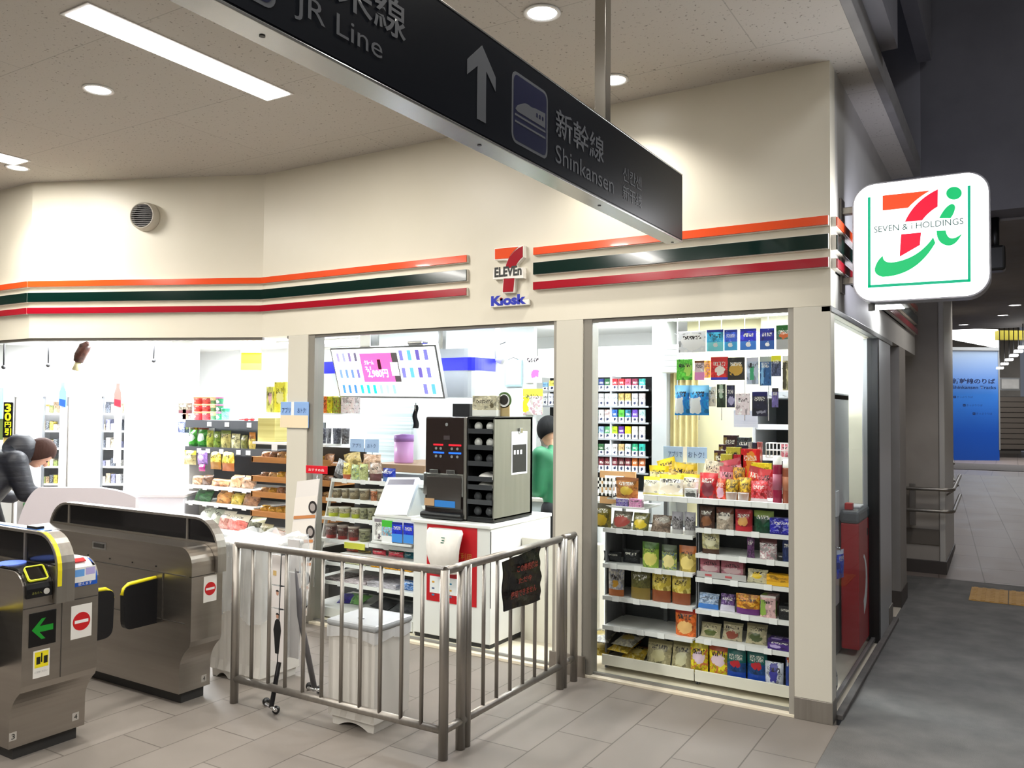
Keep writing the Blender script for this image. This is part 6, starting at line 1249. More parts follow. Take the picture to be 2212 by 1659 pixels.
bread([('upper white bread shelf', .78, zl1, [(404, 424, 1026, 1052, BR('#c09a78', '#8a6444'), 'tan roll pack'), (425, 442, 1024, 1053, BR('#6a5040', '#4a3428'), 'dark brown roll pack'), (444, 483, 1034, 1055, BR('#c4885c', '#e0b088'), 'long sausage roll pack'), (484, 508, 1024, 1056, BR('#b8926c', '#d0ae88'), 'tan sliced loaf'), (509, 536, 1026, 1057, BR('#9a7a60', '#b8967a'), 'brown sliced loaf')]),
 ('lower white bread shelf', .75, zl2, [(408, 444, 1057, 1084, BR('#2f5a34', '#3f7a44'), 'dark green salad pack'), (455, 486, 1058, 1090, BR('#c88a4c', '#e4b868'), 'round golden bun pack'), (487, 511, 1064, 1092, BR('#d8c050', '#f0e090'), 'yellow bun pack'), (512, 546, 1062, 1094, BR('#946c50', '#b88a68'), 'row of brown rolls')]),
 ('lowest bread shelf', .66, zl3, [(415, 440, 1094, 1112, P_('#c8cfc0', lab='#e4e8de'), 'pale green sandwich pack'), (440, 460, 1098, 1118, P_('#bcc4b4', lab='#e0e4da'), 'grey green sandwich pack'), (458, 486, 1102, 1138, P_('#b88478', top=('#e0dccc', .5), spots='#8a5a4c'), 'red edged roll pack'), (475, 520, 1110, 1144, P_('#d86a60', top=('#e6e2d0', .55), spots='#e89088'), 'bright pink topped pack'), (521, 553, 1116, 1147, P_('#6a6c58', top=('#c9c9a8', .6), spots='#3c3c34'), 'olive lidded deli pack')])])
# bread rack with wooden trays
br = thing('bread_rack', 'rack of tilted wooden bread trays left of the front column', 'rack', (-4.9, .9, .02)); WD = noisy('tray_wood', '#a8713c', '#b98048', 5, .5, stretch=(1, 6, 6))
bx0, bx1 = onY(543, 1000, .55).x, onY(712, 1000, .55).x
MB().box(bx0, bx1, 1.0, 1.02, .02, 1.30).build('back_panel', mat('rack_dark', '#4b4841', .6), br)
trz = []
for k, yy_ in enumerate((1000, 1042, 1076, 1118)):
    z = onY(580, yy_, .55).z; trz.append(z); b = MB(); b.box(bx0, bx1, .55, .57, z, z+.052, .003); b.box(bx0, bx0+.02, .55, 1.0, z, z+.05); b.box(bx0, bx1, .56, 1.0, z, z+.01); b.build('wooden_tray', WD, br)
zw = onY(580, 1164, .5).z; MB().box(bx0, bx1, .50, 1.0, zw-.014, zw).build('white_shelf', SHF, br); MB().box(bx0, bx1, .56, 1.0, .02, .3).build('base', DARK, br)
zq = onY(590, 955, .55).z; MB().box(onY(545, 950, .50).x, bx1, .50, .95, zq-.02, zq, .002).build('white_shelf', TAGM, br); zt2 = onY(590, 891, .6).z; MB().box(onY(566, 890, .60).x, bx1, .60, .98, zt2-.012, zt2, .002).build('white_shelf', TAGM, br)
MB().box(onY(585, 960, .48).x, onY(597, 960, .48).x, .488, .492, zq-.07, zq-.01).build('white_tag', PAPER, br)
bk = 0
for k, z in enumerate(trz):
    for j, px_ in enumerate(range(552, 705, 17)):
        if 617 < px_+8 < 672 and k != 9: 
            if not (px_ < 617): pass
        r = random.Random(k*31+j); h_ = 14+r.random()*6; col = [('#b88a68', '#d8b090'), ('#8a6a50', '#6a4a38'), ('#c8a070', '#e4c890'), ('#d8b04c', '#a8743c')][(k+j) % 4 if k < 3 else 3]
        a_ = onY(px_, 1000, .60); c_ = onY(px_+16, 1000, .60)
        pack('bread_roll_pack', 'pouch', (c_.x-a_.x)*.95, .07+.03*r.random(), .10, BR(*col), Vector(((a_.x+c_.x)/2, .66, z+.012)), tilt=-.55, row='tray%d' % k, desc=['bread roll pack', 'dark bread pack', 'golden roll pack', 'fried bread pack'][k], group='rolls on the wooden trays', cat='bread pack', seed=j)
row('white shelf under the trays', .53, zw, [((548, 575, 1132, 1161), 'bread_pack', 'pouch', .1, P_('#7a7c60', top=('#b9bc9c', .6), spots='#dcd8c4'), 'olive salad pack', {'tilt': -.4}), ((576, 612, 1142, 1164), 'bread_pack', 'pouch', .1, P_('#c89a88', spots='#e0c4a8', top=('#d8d8cc', .7)), 'pink sandwich pack', {'tilt': -.4})], 'packed bread and rolls', 'bread pack')
a_, c_ = onY(553, 925, .52), onY(590, 925, .52); k = box_mb(c_.x-a_.x, onY(570, 903, .52).z-zq, .2); k.bm.transform(Matrix.Translation(((a_.x+c_.x)/2, .64, zq))); o = k.build('stacked_boxes', noisy('pale_yellow_cartons', '#e4dc90', '#cfc476', .6, .5, stretch=(.01, .01, 38), lo=.45, hi=.6)); tag(o, 'pale yellow stack of flat boxes on the upper white shelf', 'box')
for i, (x0, x1, y0, y1, m, ds) in enumerate(((575, 590, 835, 885, P_('#dcdc78', lab='#f4c8d0', lr=(.3, .8, .3, .8)), 'lime and white upright pack at the rack top'), (592, 617, 825, 885, P_('#f0e84a', lab='#f8f4a0'), 'bright yellow upright pack at the rack top'), (672, 690, 858, 889, P_('#f4f0e0', spots='#e0d0c0'), 'white pack behind the window frame on the rack top'), (692, 706, 856, 889, P_('#d8502c', spots='#f0c83a'), 'orange red pack on the rack top'), (706, 718, 856, 889, P_('#e8d020', spots='#8ab03c'), 'yellow pack on the rack top'), (719, 733, 858, 889, P_('#9ab83c', spots='#c83a4c'), 'green and red pack on the rack top'), (736, 765, 858, 889, P_('#f2e8e8', spots='#f4d4d8'), 'pale pink pack on the rack top'))):
    px_pack((x0, x1, y0, y1), .62, zt2, 'upright_pack', 'box', .08, m, row='', desc=ds, group='packs on the bread rack top', cat='pack')
for i, xx in enumerate((532, 545)): p = onY(xx, 906, LY+.03); b = MB(); b.ball((p.x, p.y, p.z), .022, sc=(1.3, 1, .8)); b.tube([(p.x-.02, p.y, p.z), (p.x-.10, p.y, p.z-.004)], .006, 8); tag(b.build('red_scoop', RED), ('left' if i == 0 else 'right')+' red scoop on the top shelf end', 'scoop', 'red scoops')
for i, (x0, x1) in enumerate(((684, 695), (697, 706), (712, 727), (730, 745))): px_pack((x0, x1, 925, 946), .62, zq, 'drink_can', 'cup', .1, P_(('#6a6a78', '#8a8a94', '#55586a', '#6c6c74')[i], spots='#b8bcc8', script=None), row='', desc=('leftmost', 'second', 'third', 'rightmost')[i]+' grey can on the white shelf behind the front glass', group='grey cans behind the front glass', cat='can', seed=i)
# promo card stuck on the left column
t = thing('column_card', 'blue and orange card fixed on the left front column', 'sign', (-4.0, -.02, 1.2)); a_, c_ = onY(604, 900, -.02), onY(664, 900, -.02)
zA, zB, zC_ = onY(634, 868, -.02).z, onY(634, 897, -.02).z, onY(634, 924, -.02).z
MB().box(a_.x, c_.x, -.012, -.002, zC_, zA, .002).build('card', mat('card_blue', '#8fb4e8', .5), t); MB().box(a_.x, c_.x, -.0135, -.0122, zC_, zB).build('lower_panel', P_('#f0d4b8', spots='#e0a080', bot=('#f0e0c0', .3), script=None), t)
text('アプリ', t, NAVY, (a_.x+.02, -.0137, zB+.02), X, Z, .09, .04); text('おトク!', t, NAVY, (a_.x+.19, -.0137, zB+.02), X, Z, .09, .04); MB().box(a_.x+.12, a_.x+.15, -.0137, -.0128, zB, zA).build('white_panel', PAPER, t)
# hanging poster and chocolate shaped sign in the entrance
def vM(px, py, D): return Matrix.Translation(onD(px, py, D)) @ Matrix.Rotation(YAW, 4, 'Z')
def vbox(b, x0, x1, y0, y1, D, dep, bev=0, mi=0, off=0):
    s = D/FPX; c = onD((x0+x1)/2, (y0+y1)/2, D); return b.box(-(x1-x0)*s/2, (x1-x0)*s/2, off, off+dep, -(y1-y0)*s/2, (y1-y0)*s/2, bev, Matrix.Translation(c) @ Matrix.Rotation(YAW, 4, 'Z'), mi)
t = thing('hanging_poster', 'yellow and orange poster hung from the shop ceiling left of the column', 'poster', onD(543, 803, 8.0), YAW)
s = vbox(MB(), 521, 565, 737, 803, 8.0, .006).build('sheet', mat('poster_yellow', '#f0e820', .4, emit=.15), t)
vbox(MB(), 521, 565, 737, 762, 8.0, .002, off=-.012).build('upper_print', P_('#f4f0e4', spots='#8a7ac0', script=None), s); vbox(MB(), 521, 565, 785, 799, 8.0, .002, off=-.012).build('orange_band', mat('band_orange', '#f08a3a', .5), s); vbox(MB(), 521, 565, 799, 803, 8.0, .002, off=-.012).build('grey_band', GREY, s)
MB().tube([onD(543, 737, 8.0), Vector((onD(543, 737, 8.0).x, onD(543, 737, 8.0).y, ZI))], .002, 5).build('string', WHITE, t)
t = thing('chocolate_bar_sign', 'chocolate covered ice bar shaped sign hanging at the entrance', 'sign', onD(170, 800, 8.2), YAW); b = MB(); 
b.tube([onD(163, 800, 8.2), onD(170, 780, 8.2)], [.035, .03], 10, mi=1); b.tube([onD(169, 782, 8.2), onD(174, 765, 8.2), onD(183, 750, 8.2), onD(192, 742, 8.2)], [.045, .06, .06, .03], 14, mi=0); o = b.build('bar', [noisy('chocolate', '#3a1f18', '#5a342a', 25, .35, .8), mat('bar_stick', '#e4dcae', .5)], t)
p = onD(192, 742, 8.2); MB().tube([p, Vector((p.x, p.y, ZI))], .002, 5).build('string', WHITE, t)
# ------------------------------------------------------------------ chilled cabinets
def fridge(label, x0, x1, D, prods, post):
    o = onD(x0, 860, D); t = thing('chilled_cabinet', label, 'fridge', Vector((onD((x0+x1)/2, 860, D).x, onD((x0+x1)/2, 860, D).y, 0)), YAW, 'white chilled cabinets')
    FW = mat('cabinet_glossy_white', '#f4f6f8', .3); bot_ = 862+1.65/D*FPX
    vbox(MB(), x0, x1, 845, bot_, D, .03, off=.72).build('back_panel', FW, t)
    for xa, xb in ((x0, x0+3), (x1-3, x1)): vbox(MB(), xa, xb, 845, bot_, D, .75).build('side_panel', FW, t)
    vbox(MB(), x0, x1, 818, 856, D, .75, .01).build('lit_canopy', mat('canopy_lit', '#ffffff', .4, emit=1.3), t); vbox(MB(), x0, x1, 1160, bot_, D, .75).build('base', FW, t)
    mid = x0+(x1-x0)*.60
    vbox(MB(), mid-1.5, mid+1.5, 856, 1160, D, .03).build('door_mullion', mat('mullion_grey', '#9a9ea4', .3, .4), t)
    vbox(MB(), x0+4, mid-2, 858, 1158, D, .012).build('glass_door', film('frosted_door', '#f6f9ff', .72), t)
    vbox(MB(), x0+4, x0+7, 858, 1158, D, .03, off=-.02).build('door_handle', STEEL, t)
    for k, yy_ in enumerate((892, 930, 968, 1008, 1046, 1084)):
        vbox(MB(), x0+3, x1-3, yy_, yy_+4, D, .55, off=.08).build('shelf', TAGM, t)
        for j in range(4):
            r = random.Random(hash((x0, k, j)) % 999 if False else x0*7+k*13+j); px_ = mid+4+j*((x1-5-mid-4)/4.0); w_ = (x1-5-mid-4)/4.0*.86; h_ = 13+r.random()*12
            c = onD(px_+w_/2, yy_, D+.15); col = prods[(k*3+j) % len(prods)]
            pack('chilled_item', 'box', w_*D/FPX, h_*D/FPX, .10, P_(col[0], spots=col[1], script=None), c+Vector((0, 0, .001)), rotz=YAW, row=post+str(k), desc=cname(col[0])+' chilled item', group='food in the chilled cabinets', cat='chilled item', seed=j)
    return t
pA = [('#d8c050', '#e8e0a0'), ('#f0e8dc', '#c8b090'), ('#8a9a5a', '#c8c890'), ('#b89a78', '#e4d4b8'), ('#5a5f66', '#d8dade')]
pB = [('#f2f2f4', '#b8b8c8'), ('#5a606c', '#c8ccd8'), ('#e8e4dc', '#a8a8b0'), ('#c8b898', '#e8e0d0'), ('#8a8cb0', '#d4d4e8')]
fridge('open chilled cabinet in front of the bending customer', 26, 134, 9.3, pA, 'fa'); fridge('open chilled cabinet right of the bending customer', 140, 270, 9.3, pB, 'fb')
def bottle_banner(x, y0, y1, cols3, yb, label, D=9.28):
    t = thing('bottle_banner', label, 'banner', onD(x, yb, D), YAW, 'bottle shaped banners'); s = D/FPX; h = (y1-y0)*s; w = 15*s/2
    pts = [(-w*.5, h), (w*.5, h), (w*.5, h*.8), (w, h*.6), (w, 0), (-w, .08*h), (-w, h*.6), (-w*.5, h*.8)]; c = onD(x, y1, D); ux_ = Vector((math.cos(YAW), math.sin(YAW), 0))
    b = MB(); b.prism(pts, c, ux_, Z, .006); b.build('bottle_card', cols3[0], t)
    b = MB(); b.prism([(-w*.9, h*.35), (w*.9, h*.30), (w*.9, h*.02), (-w*.9, h*.08)], c+Vector((0, 0, 0))-Vector((-math.sin(YAW), math.cos(YAW), 0))*.007, ux_, Z, -.001); b.build('label_print', cols3[1], t)
    vbox(MB(), x-8, x+8, y1-3, yb, D, .005).build('strip', P_('#f2f2f6', spots='#e4e4ea', script=None), t)
    for k in range(5): vbox(MB(), x-2.5, x+2.5, y1+16+k*20, y1+24+k*20, D, .002, off=-.003).build('strip_mark', mat('strip_mark_%s' % ('r' if k in (1, 2) else 'b'), '#e09aa0' if k in (1, 2) else '#a8b0c4', .5), t)
bottle_banner(135, 826, 880, (mat('bottle_blue', '#5f86b4', .3), mat('bottle_dark_blue', '#1f3f78', .3)), 1090, 'blue bottle shaped banner strip between the two chilled cabinets'); bottle_banner(254, 828, 880, (mat('bottle_brown', '#7a5a54', .3), mat('bottle_red_label', '#8a2430', .3)), 1000, 'brown bottle shaped banner strip on the right chilled cabinet')
t = thing('price_banner', 'black banner with big yellow figures at the far left', 'banner', onD(17, 985, 8.9), YAW); s = vbox(MB(), 7, 27, 869, 945, 8.9, .01).build('board', BLACK, t)
YT_ = mat('banner_yellow', '#e6f01e', .4, emit=.3); uxv = Vector((math.cos(YAW), math.sin(YAW), 0)); pz = 8.9/FPX
for ch_, y0, y1 in (('3', 872, 890), ('0', 891, 909), ('円', 911, 923), ('引', 925, 940)): text(ch_, t, YT_, onD(10, y1, 8.9-.008), uxv, Z, 14*pz, (y1-y0)*pz, bold=.03)
vbox(MB(), 7, 27, 835, 869, 8.9, .01).build('upper_strip', P_('#e8ecf2', spots='#c4c8d0', script=None), t); vbox(MB(), 7, 27, 945, 985, 8.9, .01).build('lower_strip', P_('#e8b83a', spots='#d8c890', script=None), t); vbox(MB(), 22, 27, 830, 870, 8.9, .02, off=.01).build('clip_pole', GREY, t)
t = thing('pop_banner', 'blue and white strip banner cut by the left frame edge', 'banner', onD(2, 945, 8.9), YAW); vbox(MB(), -12, 6, 838, 905, 8.9, .01).build('upper', P_('#6aa8e0', spots='#bcdcf4', script=None), t); vbox(MB(), -12, 6, 905, 950, 8.9, .01).build('lower', P_('#6a7a4c', spots='#c8503a', script=None), t)
t = thing('pink_sign', 'small pink header sign above the blue bottle banner', 'sign', onD(130, 820, 9.1), YAW); vbox(MB(), 115, 146, 809, 819, 9.1, .01).build('board', mat('pink_sign', '#f4a0b4', .5, emit=.1), t); p = onD(130, 809, 9.1); MB().tube([p, Vector((p.x, p.y, ZI))], .002, 5).build('string', WHITE, t)
for i, (x, y) in enumerate(((8, 793), (104, 789), (332, 779))): p = onD(x, y, 8.6); t = MB(); t.ball(p, .022, seg=12); t.tube([p, Vector((p.x, p.y, ZI))], .008, 8); tag(t.build('ceiling_sensor', DARK), ('leftmost', 'middle', 'rightmost')[i]+' small dark sensor hanging in the bright entrance', 'sensor', 'ceiling sensors')
# white wall, rounded end and counters in the entrance
b = MB(); vbox(b, 273, 392, 700, 1180, 9.3, .5); struct('wall_shop_white', b, SHOPW)
c_ = onD(392, 862, 9.4); b = MB(); b.lathe([(.12, .0), (.12, ZI)], (c_.x, c_.y, 0), 24); struct('wall_rounded_end', b, SHOPW)
b = MB(); vbox(b, -500, 290, 600, 1300, 10.4, .3); struct('wall_shop_far_left', b, SHOPW)
text('本日のおすすめ', None, GREY, onD(274, 1037, 9.28), uxv, Z, .27, .035, name='wall_lettering') and None
for o in bpy.data.objects:
    if o.name == 'wall_lettering': tag(o, 'small grey lettering on the white wall above the counter', 'lettering')
t = thing('checkout_counter', 'pale grey counter in the entrance before the white wall', 'counter', onD(330, 1300, 8.2), YAW); t.location.z = 0
s_ = 8.2/FPX; zc1 = onD(330, 1068, 8.2).z; M_ = Matrix.Translation(Vector((onD(330, 1068, 8.2).x, onD(330, 1068, 8.2).y, 0))) @ Matrix.Rotation(YAW, 4, 'Z')
MB().box(-78*s_, 68*s_, 0, .4, 0, zc1-.03, .004, M_).build('body', mat('counter_pale', '#d6d4da', .4), t); MB().box(-80*s_, 70*s_, -.02, .42, zc1-.03, zc1, .004, M_).build('worktop', mat('counter_edge', '#cbc3c3', .35), t)
M_ = Matrix.Translation(Vector((onD(160, 1056, 7.35).x, onD(160, 1056, 7.35).y, 0))) @ Matrix.Rotation(YAW, 4, 'Z'); s_ = 7.35/FPX; zz = onD(160, 1052, 7.35).z
pts = [(-118*s_, 0)]+[(-118*s_, .0)]+bez((-118*s_, zz-.45), (-100*s_, zz-.06), (-68*s_, zz), 8)+[(-60*s_, zz), (60*s_, zz)]+bez((60*s_, zz), (110*s_, zz-.02), (140*s_, zz-.08), 6)[1:]+[(140*s_, 0)]
b = MB(); b.prism(pts[1:], (0, 0, 0), X, Z, .06); b.bm.transform(M_); struct('wall_curved_partition', b, mat('partition_lilac', '#d9d2d8', .35))
p = onD(232, 1078, 7.9); t = MB(); [t.box(-.16, .16, -.1, .1, k*.02, k*.02+.016, .004, Matrix.Translation((p.x, p.y, p.z-.04)) @ Matrix.Rotation(YAW+.05*k, 4, 'Z')) for k in range(3)]; o = t.build('tray_stack', PAPER); tag(o, 'stack of white trays left of the pale counter', 'trays')
M_ = Matrix.Translation(Vector((p.x, p.y, 0))) @ Matrix.Rotation(YAW, 4, 'Z'); o = MB().box(-.2, .2, -.15, .15, 0, p.z-.042, .004, M_).build('small_table', mat('counter_pale', '#d6d4da', .4)); tag(o, 'small pale stand carrying the white trays', 'stand')
t = thing('low_display', 'low white display case below the customer with green packs', 'display case', Vector((onD(60, 1100, 8.0).x, onD(60, 1100, 8.0).y, 0)), YAW)
vbox(MB(), 36, 80, 1060, 1190, 8.0, .3).build('case', WHITE, t)
row('display', .0, None, [], '')
for i, (x0, x1) in enumerate(((50, 60), (62, 72))): c = onD((x0+x1)/2, 1104, 7.95); pack('chilled_item', 'pouch', .05, .08, .03, P_('#4fae5a', spots='#c8e8cc', script=None), c, rotz=YAW, row='', desc=('left' if i == 0 else 'right')+' green pack in front of the low white case', group='green packs', cat='pack')
# ------------------------------------------------------------------ gondola behind the front glass left of the counter
g = thing('gondola_shelf', 'stepped white shelf unit with jelly cups behind the front glass', 'shelf unit', (-3.4, .4, .02)); xg0, xg1 = -3.99, -2.93
lv = [(1038, .42, 'white'), (1081, .36, 'w'), (1123, .30, 'w'), (1172, .24, 'w'), (1222, .20, 'w'), (1264, .17, 'w')]
gz = []
MB().box(xg0, xg1, .70, .72, .02, 1.12).build('back_panel', mat('gondola_back_grey', '#53565a', .6), g); MB().box(xg0, xg1, .16, .70, .03, .10).build('base_deck', SHF, g)
for py_, y, _ in lv:
    z = onY(770, py_, y).z; gz.append((z, y)); s = MB().box(xg0, xg1, y, .70, z-.014, z, .002).build('shelf', SHF, g); MB().box(xg0, xg1, y-.005, y, z-.022, z+.004).build('price_rail', TAGM, s)
    for k in range(4): x = xg0+.12+k*.2; MB().box(x, x+.05, y-.008, y-.005, z-.028, z+.010).build('price_tag', PAPER, s)
for x in (xg0+.0, xg1): b = MB(); b.prism([(.42, 1.08), (.45, 1.08), (.20, .02), (.165, .02)], (x, 0, 0), Y_, Z, .012); b.build('slanted_upright', SHF, g)
JG = 'cups and packs on the stepped shelf unit'
def cuprow(rn_, li, its):
    z, y = gz[li]
    for i, (x0, x1, y0, m, ds) in enumerate(its):
        px_pack((x0, x1, y0, 1000), y+.03, z, 'jelly_cup', 'cup', .1, m, row=rn_, desc=ds, group=JG, cat='food cup', seed=i)
C1 = P_('#a89878', bot=('#8a7a5c', .3), spots='#c8bca0', top=('#c9c4b4', .85)); C2 = P_('#c8bc98', bot=('#c8d040', .4), spots='#e4dcc0', top=('#d8d4c4', .85)); C3 = P_('#7a4a44', bot=('#a83a34', .25), spots='#4c342c', top=('#a8988c', .85)); C4 = P_('#8f8f6c', spots='#c0bc98', top=('#a0a084', .85)); C5 = P_('#d07a4a', spots='#e4d8c8', top=('#d8d0c4', .85))
cuprow('upper cup row', 1, [(712, 727, 1056, C1, 'beige jelly cup'), (731, 745, 1056, C1, 'beige jelly cup'), (748, 767, 1056, C1, 'beige jelly cup'), (770, 789, 1057, C1, 'beige jelly cup'), (793, 806, 1058, C5, 'orange sided cup'), (808, 824, 1058, C1, 'beige jelly cup')])
cuprow('middle cup row', 2, [(703, 722, 1096, C2, 'lime bottomed cup'), (726, 747, 1096, C2, 'lime bottomed cup'), (752, 768, 1098, C2, 'lime bottomed cup'), (770, 785, 1099, C4, 'grey green cup'), (787, 802, 1099, C4, 'grey green cup')])
cuprow('lower cup row', 3, [(698, 718, 1133, C3, 'dark red bean cup'), (723, 742, 1136, C3, 'dark red bean cup'), (746, 766, 1139, C3, 'dark red bean cup'), (770, 790, 1145, C4, 'olive striped cup')])
z, y = gz[3]; a_, c_ = onY(744, 1180, y-.012), onY(788, 1180, y-.012); MB().box(a_.x, c_.x, y-.014, y-.010, z-.05, z-.004).build('yellow_tag', mat('tag_yellow', '#d8d850', .5), g)
row('top of the stepped shelf', .45, gz[0][0], [
 ((712, 736, 992, 1036), SN, 'pouch', .08, P_('#8a8c90', spots='#d8dade', bot=('#3c3e40', .3)), 'silver and black pack', {'roll': .4}), ((736, 752, 1000, 1037), SN, 'gus', .06, P_('#d8c050', bot=('#b05a3a', .3), spots='#e8e0a0'), 'yellow and orange pack'), ((754, 770, 1004, 1038), SN, 'gus', .06, P_('#b8c47c', spots='#8ab0b8'), 'pale green pack'), ((771, 790, 1002, 1040), SN, 'gus', .06, P_('#a8b070', spots='#d0d4a8'), 'green pack'), ((791, 818, 1000, 1042), SN, 'pouch', .08, P_('#b09888', spots='#e0d8c8', bot=('#6a3c3c', .4)), 'maroon bottomed bread pack'), ((820, 848, 1012, 1042), SN, 'pouch', .08, P_('#1a2a8c', bot=('#4a7ab8', .35), spots='#2a4ab0'), 'dark blue pack')], JG)
row('behind on the stepped shelf', .58, gz[0][0]+.07, [((738, 775, 978, 1004), 'bread_pack', 'pouch', .1, BR('#c8b070', '#e4d4a0'), 'golden bread stick bundle', {'roll': -.2}), ((776, 815, 982, 1006), 'bread_pack', 'pouch', .1, BR('#b89478', '#e0c4b0'), 'brown bread stick bundle')], JG)
for i, (x0, x1) in enumerate(((756, 786), (788, 818))):
    a_, c_ = onY(x0, 962, .62), onY(x1, 962, .62); z0, z1 = onY(780, 976, .62).z, onY(780, 948, .62).z; t = thing('shelf_sign', ('left' if i == 0 else 'right')+' pale blue card above the stepped shelf unit', 'sign', ((a_.x+c_.x)/2, .62, z0), group='pale blue shelf cards')
    MB().box(a_.x, c_.x, .62, .624, z0, z1).build('card', BLUS, t); text(('アプリ', 'おトク')[i], t, NAVY, (a_.x+.03, .6185, z0+.035), X, Z, c_.x-a_.x-.06, .035); MB().tube([((a_.x+c_.x)/2, .63, gz[0][0]), ((a_.x+c_.x)/2, .63, z0+.01)], .003, 6).build('stem', SHM, t)
# gift card rail and coloured packs under the terminal
row('card row under the terminal', .14, None, [
 ((808, 832, 1121, 1166), 'gift_card', 'box', .004, P_('#e6e2de', lab='#6a6068', lr=(.35, .6, .05, .3), top=('#8a8088', .85)), 'white gift card'), ((824, 848, 1124, 1172), 'gift_card', 'box', .004, P_('#8fd0e8', top=('#4fc040', .7), bot=('#f4f4f4', .3), spots='#e8603a', script=None), 'green, blue and red gift card', {'y': .135}),
 ((846, 869, 1128, 1172), 'gift_card', 'box', .004, GBL('#2038d0', '#4a98f0'), 'left blue gift card', {'y': .13}), ((871, 893, 1130, 1174), 'gift_card', 'box', .004, GBL('#2038d0', '#4a98f0'), 'right blue gift card', {'y': .13})], 'gift cards under the terminal', 'gift card')
cr = thing('card_rail', 'white ledge holding gift cards left of the counter', 'ledge', (-3.2, .15, .70)); za_ = onY(850, 1174, .14).z; MB().box(onY(804, 1170, .14).x, -2.925, .125, .145, za_-.012, za_+.004, .002).build('ledge', SHF, cr); MB().box(onY(804, 1150, .16).x, -2.925, .16, .17, za_, .84).build('back_plate', SHF, cr)
MB().box(onY(812, 1100, .16).x, -2.92, .16, .60, .842, .862, .003).build('ledge_top', CW, cr)
z4, y4 = gz[4]; z5, y5 = gz[5]; z3, y3 = gz[3]
row('shelf of red and yellow packs', y3+.02, onY(840, 1206, .22).z, [((742, 768, 1184, 1198), SN, 'pouch', .07, P_('#b83a2c', spots='#e0a080'), 'flat orange red pack'), ((768, 795, 1190, 1202), SN, 'pouch', .07, P_('#a89858', spots='#6a5c3c'), 'flat tan pack'), ((798, 828, 1188, 1206), SN, 'pouch', .07, P_('#d83048', spots='#f09098', top=('#a81828', .8)), 'left scarlet pack'), ((832, 866, 1190, 1208), SN, 'pouch', .07, P_('#d83048', spots='#f0b0b0', top=('#2a6a4a', .85)), 'right scarlet pack'), ((868, 888, 1194, 1210), SN, 'pouch', .07, P_('#1f6a7a', spots='#3a8a98'), 'teal pack')], JG)
MB().box(onY(735, 1206, .2).x, xg1, .2, .70, onY(840, 1206, .22).z-.014, onY(840, 1206, .22).z).build('shelf', SHF, g)
row('yellow carton shelf', y4+.02, z4+.004, [((800, 826, 1216, 1236), BX, 'box', .2, P_('#e8a010', spots='#f0b830', lab='#d08a10', lr=(.1, .9, .4, .6), round_=False), 'left orange yellow carton'), ((827, 858, 1218, 1240), BX, 'box', .2, P_('#e8a010', spots='#f0b830', lab='#d08a10', lr=(.1, .9, .4, .6), round_=False), 'middle orange yellow carton'), ((859, 888, 1221, 1244), BX, 'box', .2, P_('#e8a010', spots='#f0b830', lab='#d08a10', lr=(.1, .9, .4, .6), round_=False), 'right orange yellow carton'), ((705, 740, 1208, 1222), BX, 'box', .2, P_('#4a3c3c', spots='#2a2424'), 'dark low tray of sweets'), ((745, 790, 1212, 1224), BX, 'box', .2, P_('#c8c89c', spots='#a8a878'), 'pale green flat carton')], JG)
row('newspaper shelf', y5+.02, z5+.002, [((700, 738, 1252, 1264), BX, 'box', .25, P_('#5a5050', spots='#c8b8b8', script=None), 'dark magazine pile'), ((742, 790, 1256, 1268), BX, 'box', .25, P_('#d8ccd0', spots='#a89ca4', script=None), 'pink grey magazine pile'), ((792, 856, 1260, 1276), BX, 'box', .25, P_('#c8c4cc', spots='#8c8890', script=None), 'grey newspaper pile'), ((858, 888, 1256, 1284), SN, 'pouch', .1, P_('#3a78c8', spots='#e8ecf0'), 'blue and white pack', {'tilt': -.4})], JG, 'pack')
for i, (px_, py_, col, ds, rz) in enumerate(((725, 1318, '#2a2080', 'violet blue folded umbrella bag lying on the lowest deck', .4), (800, 1322, '#3c3c40', 'dark folded bag lying on the lowest deck', -.2), (850, 1330, '#5a5c60', 'grey folded bag lying on the lowest deck', .1), (683, 1310, '#7fb86a', 'pale green packet at the foot of the window frame', .0))):
    p = onY(px_, py_, .25); pack('folded_bag', 'pouch', .22, .16, .06, P_(col, spots=None, script=None), Vector((max(p.x, -3.70), .34, .105)), tilt=-1.3, rotz=rz, desc=ds, group='folded bags on the lowest deck', cat='bag', seed=i)
# red shelf tag and cup picture standee beside the column
t = thing('red_tag', 'small red sign on a clip beside the left column', 'sign', onY(684, 1024, -.05)); a_, c_ = onY(661, 1014, -.05), onY(707, 1014, -.05); MB().box(a_.x, c_.x, -.052, -.046, onY(684, 1023, -.05).z, onY(684, 1006, -.05).z, .002).build('board', mat('tag_red', '#d81a2c', .4), t); text('おすすめ品', t, PAPER, (a_.x+.03, -.0525, onY(684, 1018, -.05).z), X, Z, c_.x-a_.x-.06, .02); MB().tube([((a_.x+c_.x)/2, -.04, onY(684, 1023, -.05).z), ((a_.x+c_.x)/2-.02, -.04, .3)], .004, 6).build('clip_stem', CHROME, t)
t = thing('picture_banner', 'white banner with four pictures of bowls leaning beside the left column', 'banner', onY(650, 1300, -.10)); 
def bn(x0, x1, y0, y1): return [onY(x0, y1, -.12), onY(x1, y1, -.12), onY(x1, y0, -.12), onY(x0, y0, -.12)]
Q_ = [onY(612, 1330, -.12), onY(662, 1330, -.12), onY(690, 1034, -.12), onY(642, 1040, -.12)]
b = MB(); b.quad(Q_); b.quad([q+Vector((0, .006, 0)) for q in Q_][::-1]); b.build('sheet', mat('banner_white', '#ece8e4', .5), t)
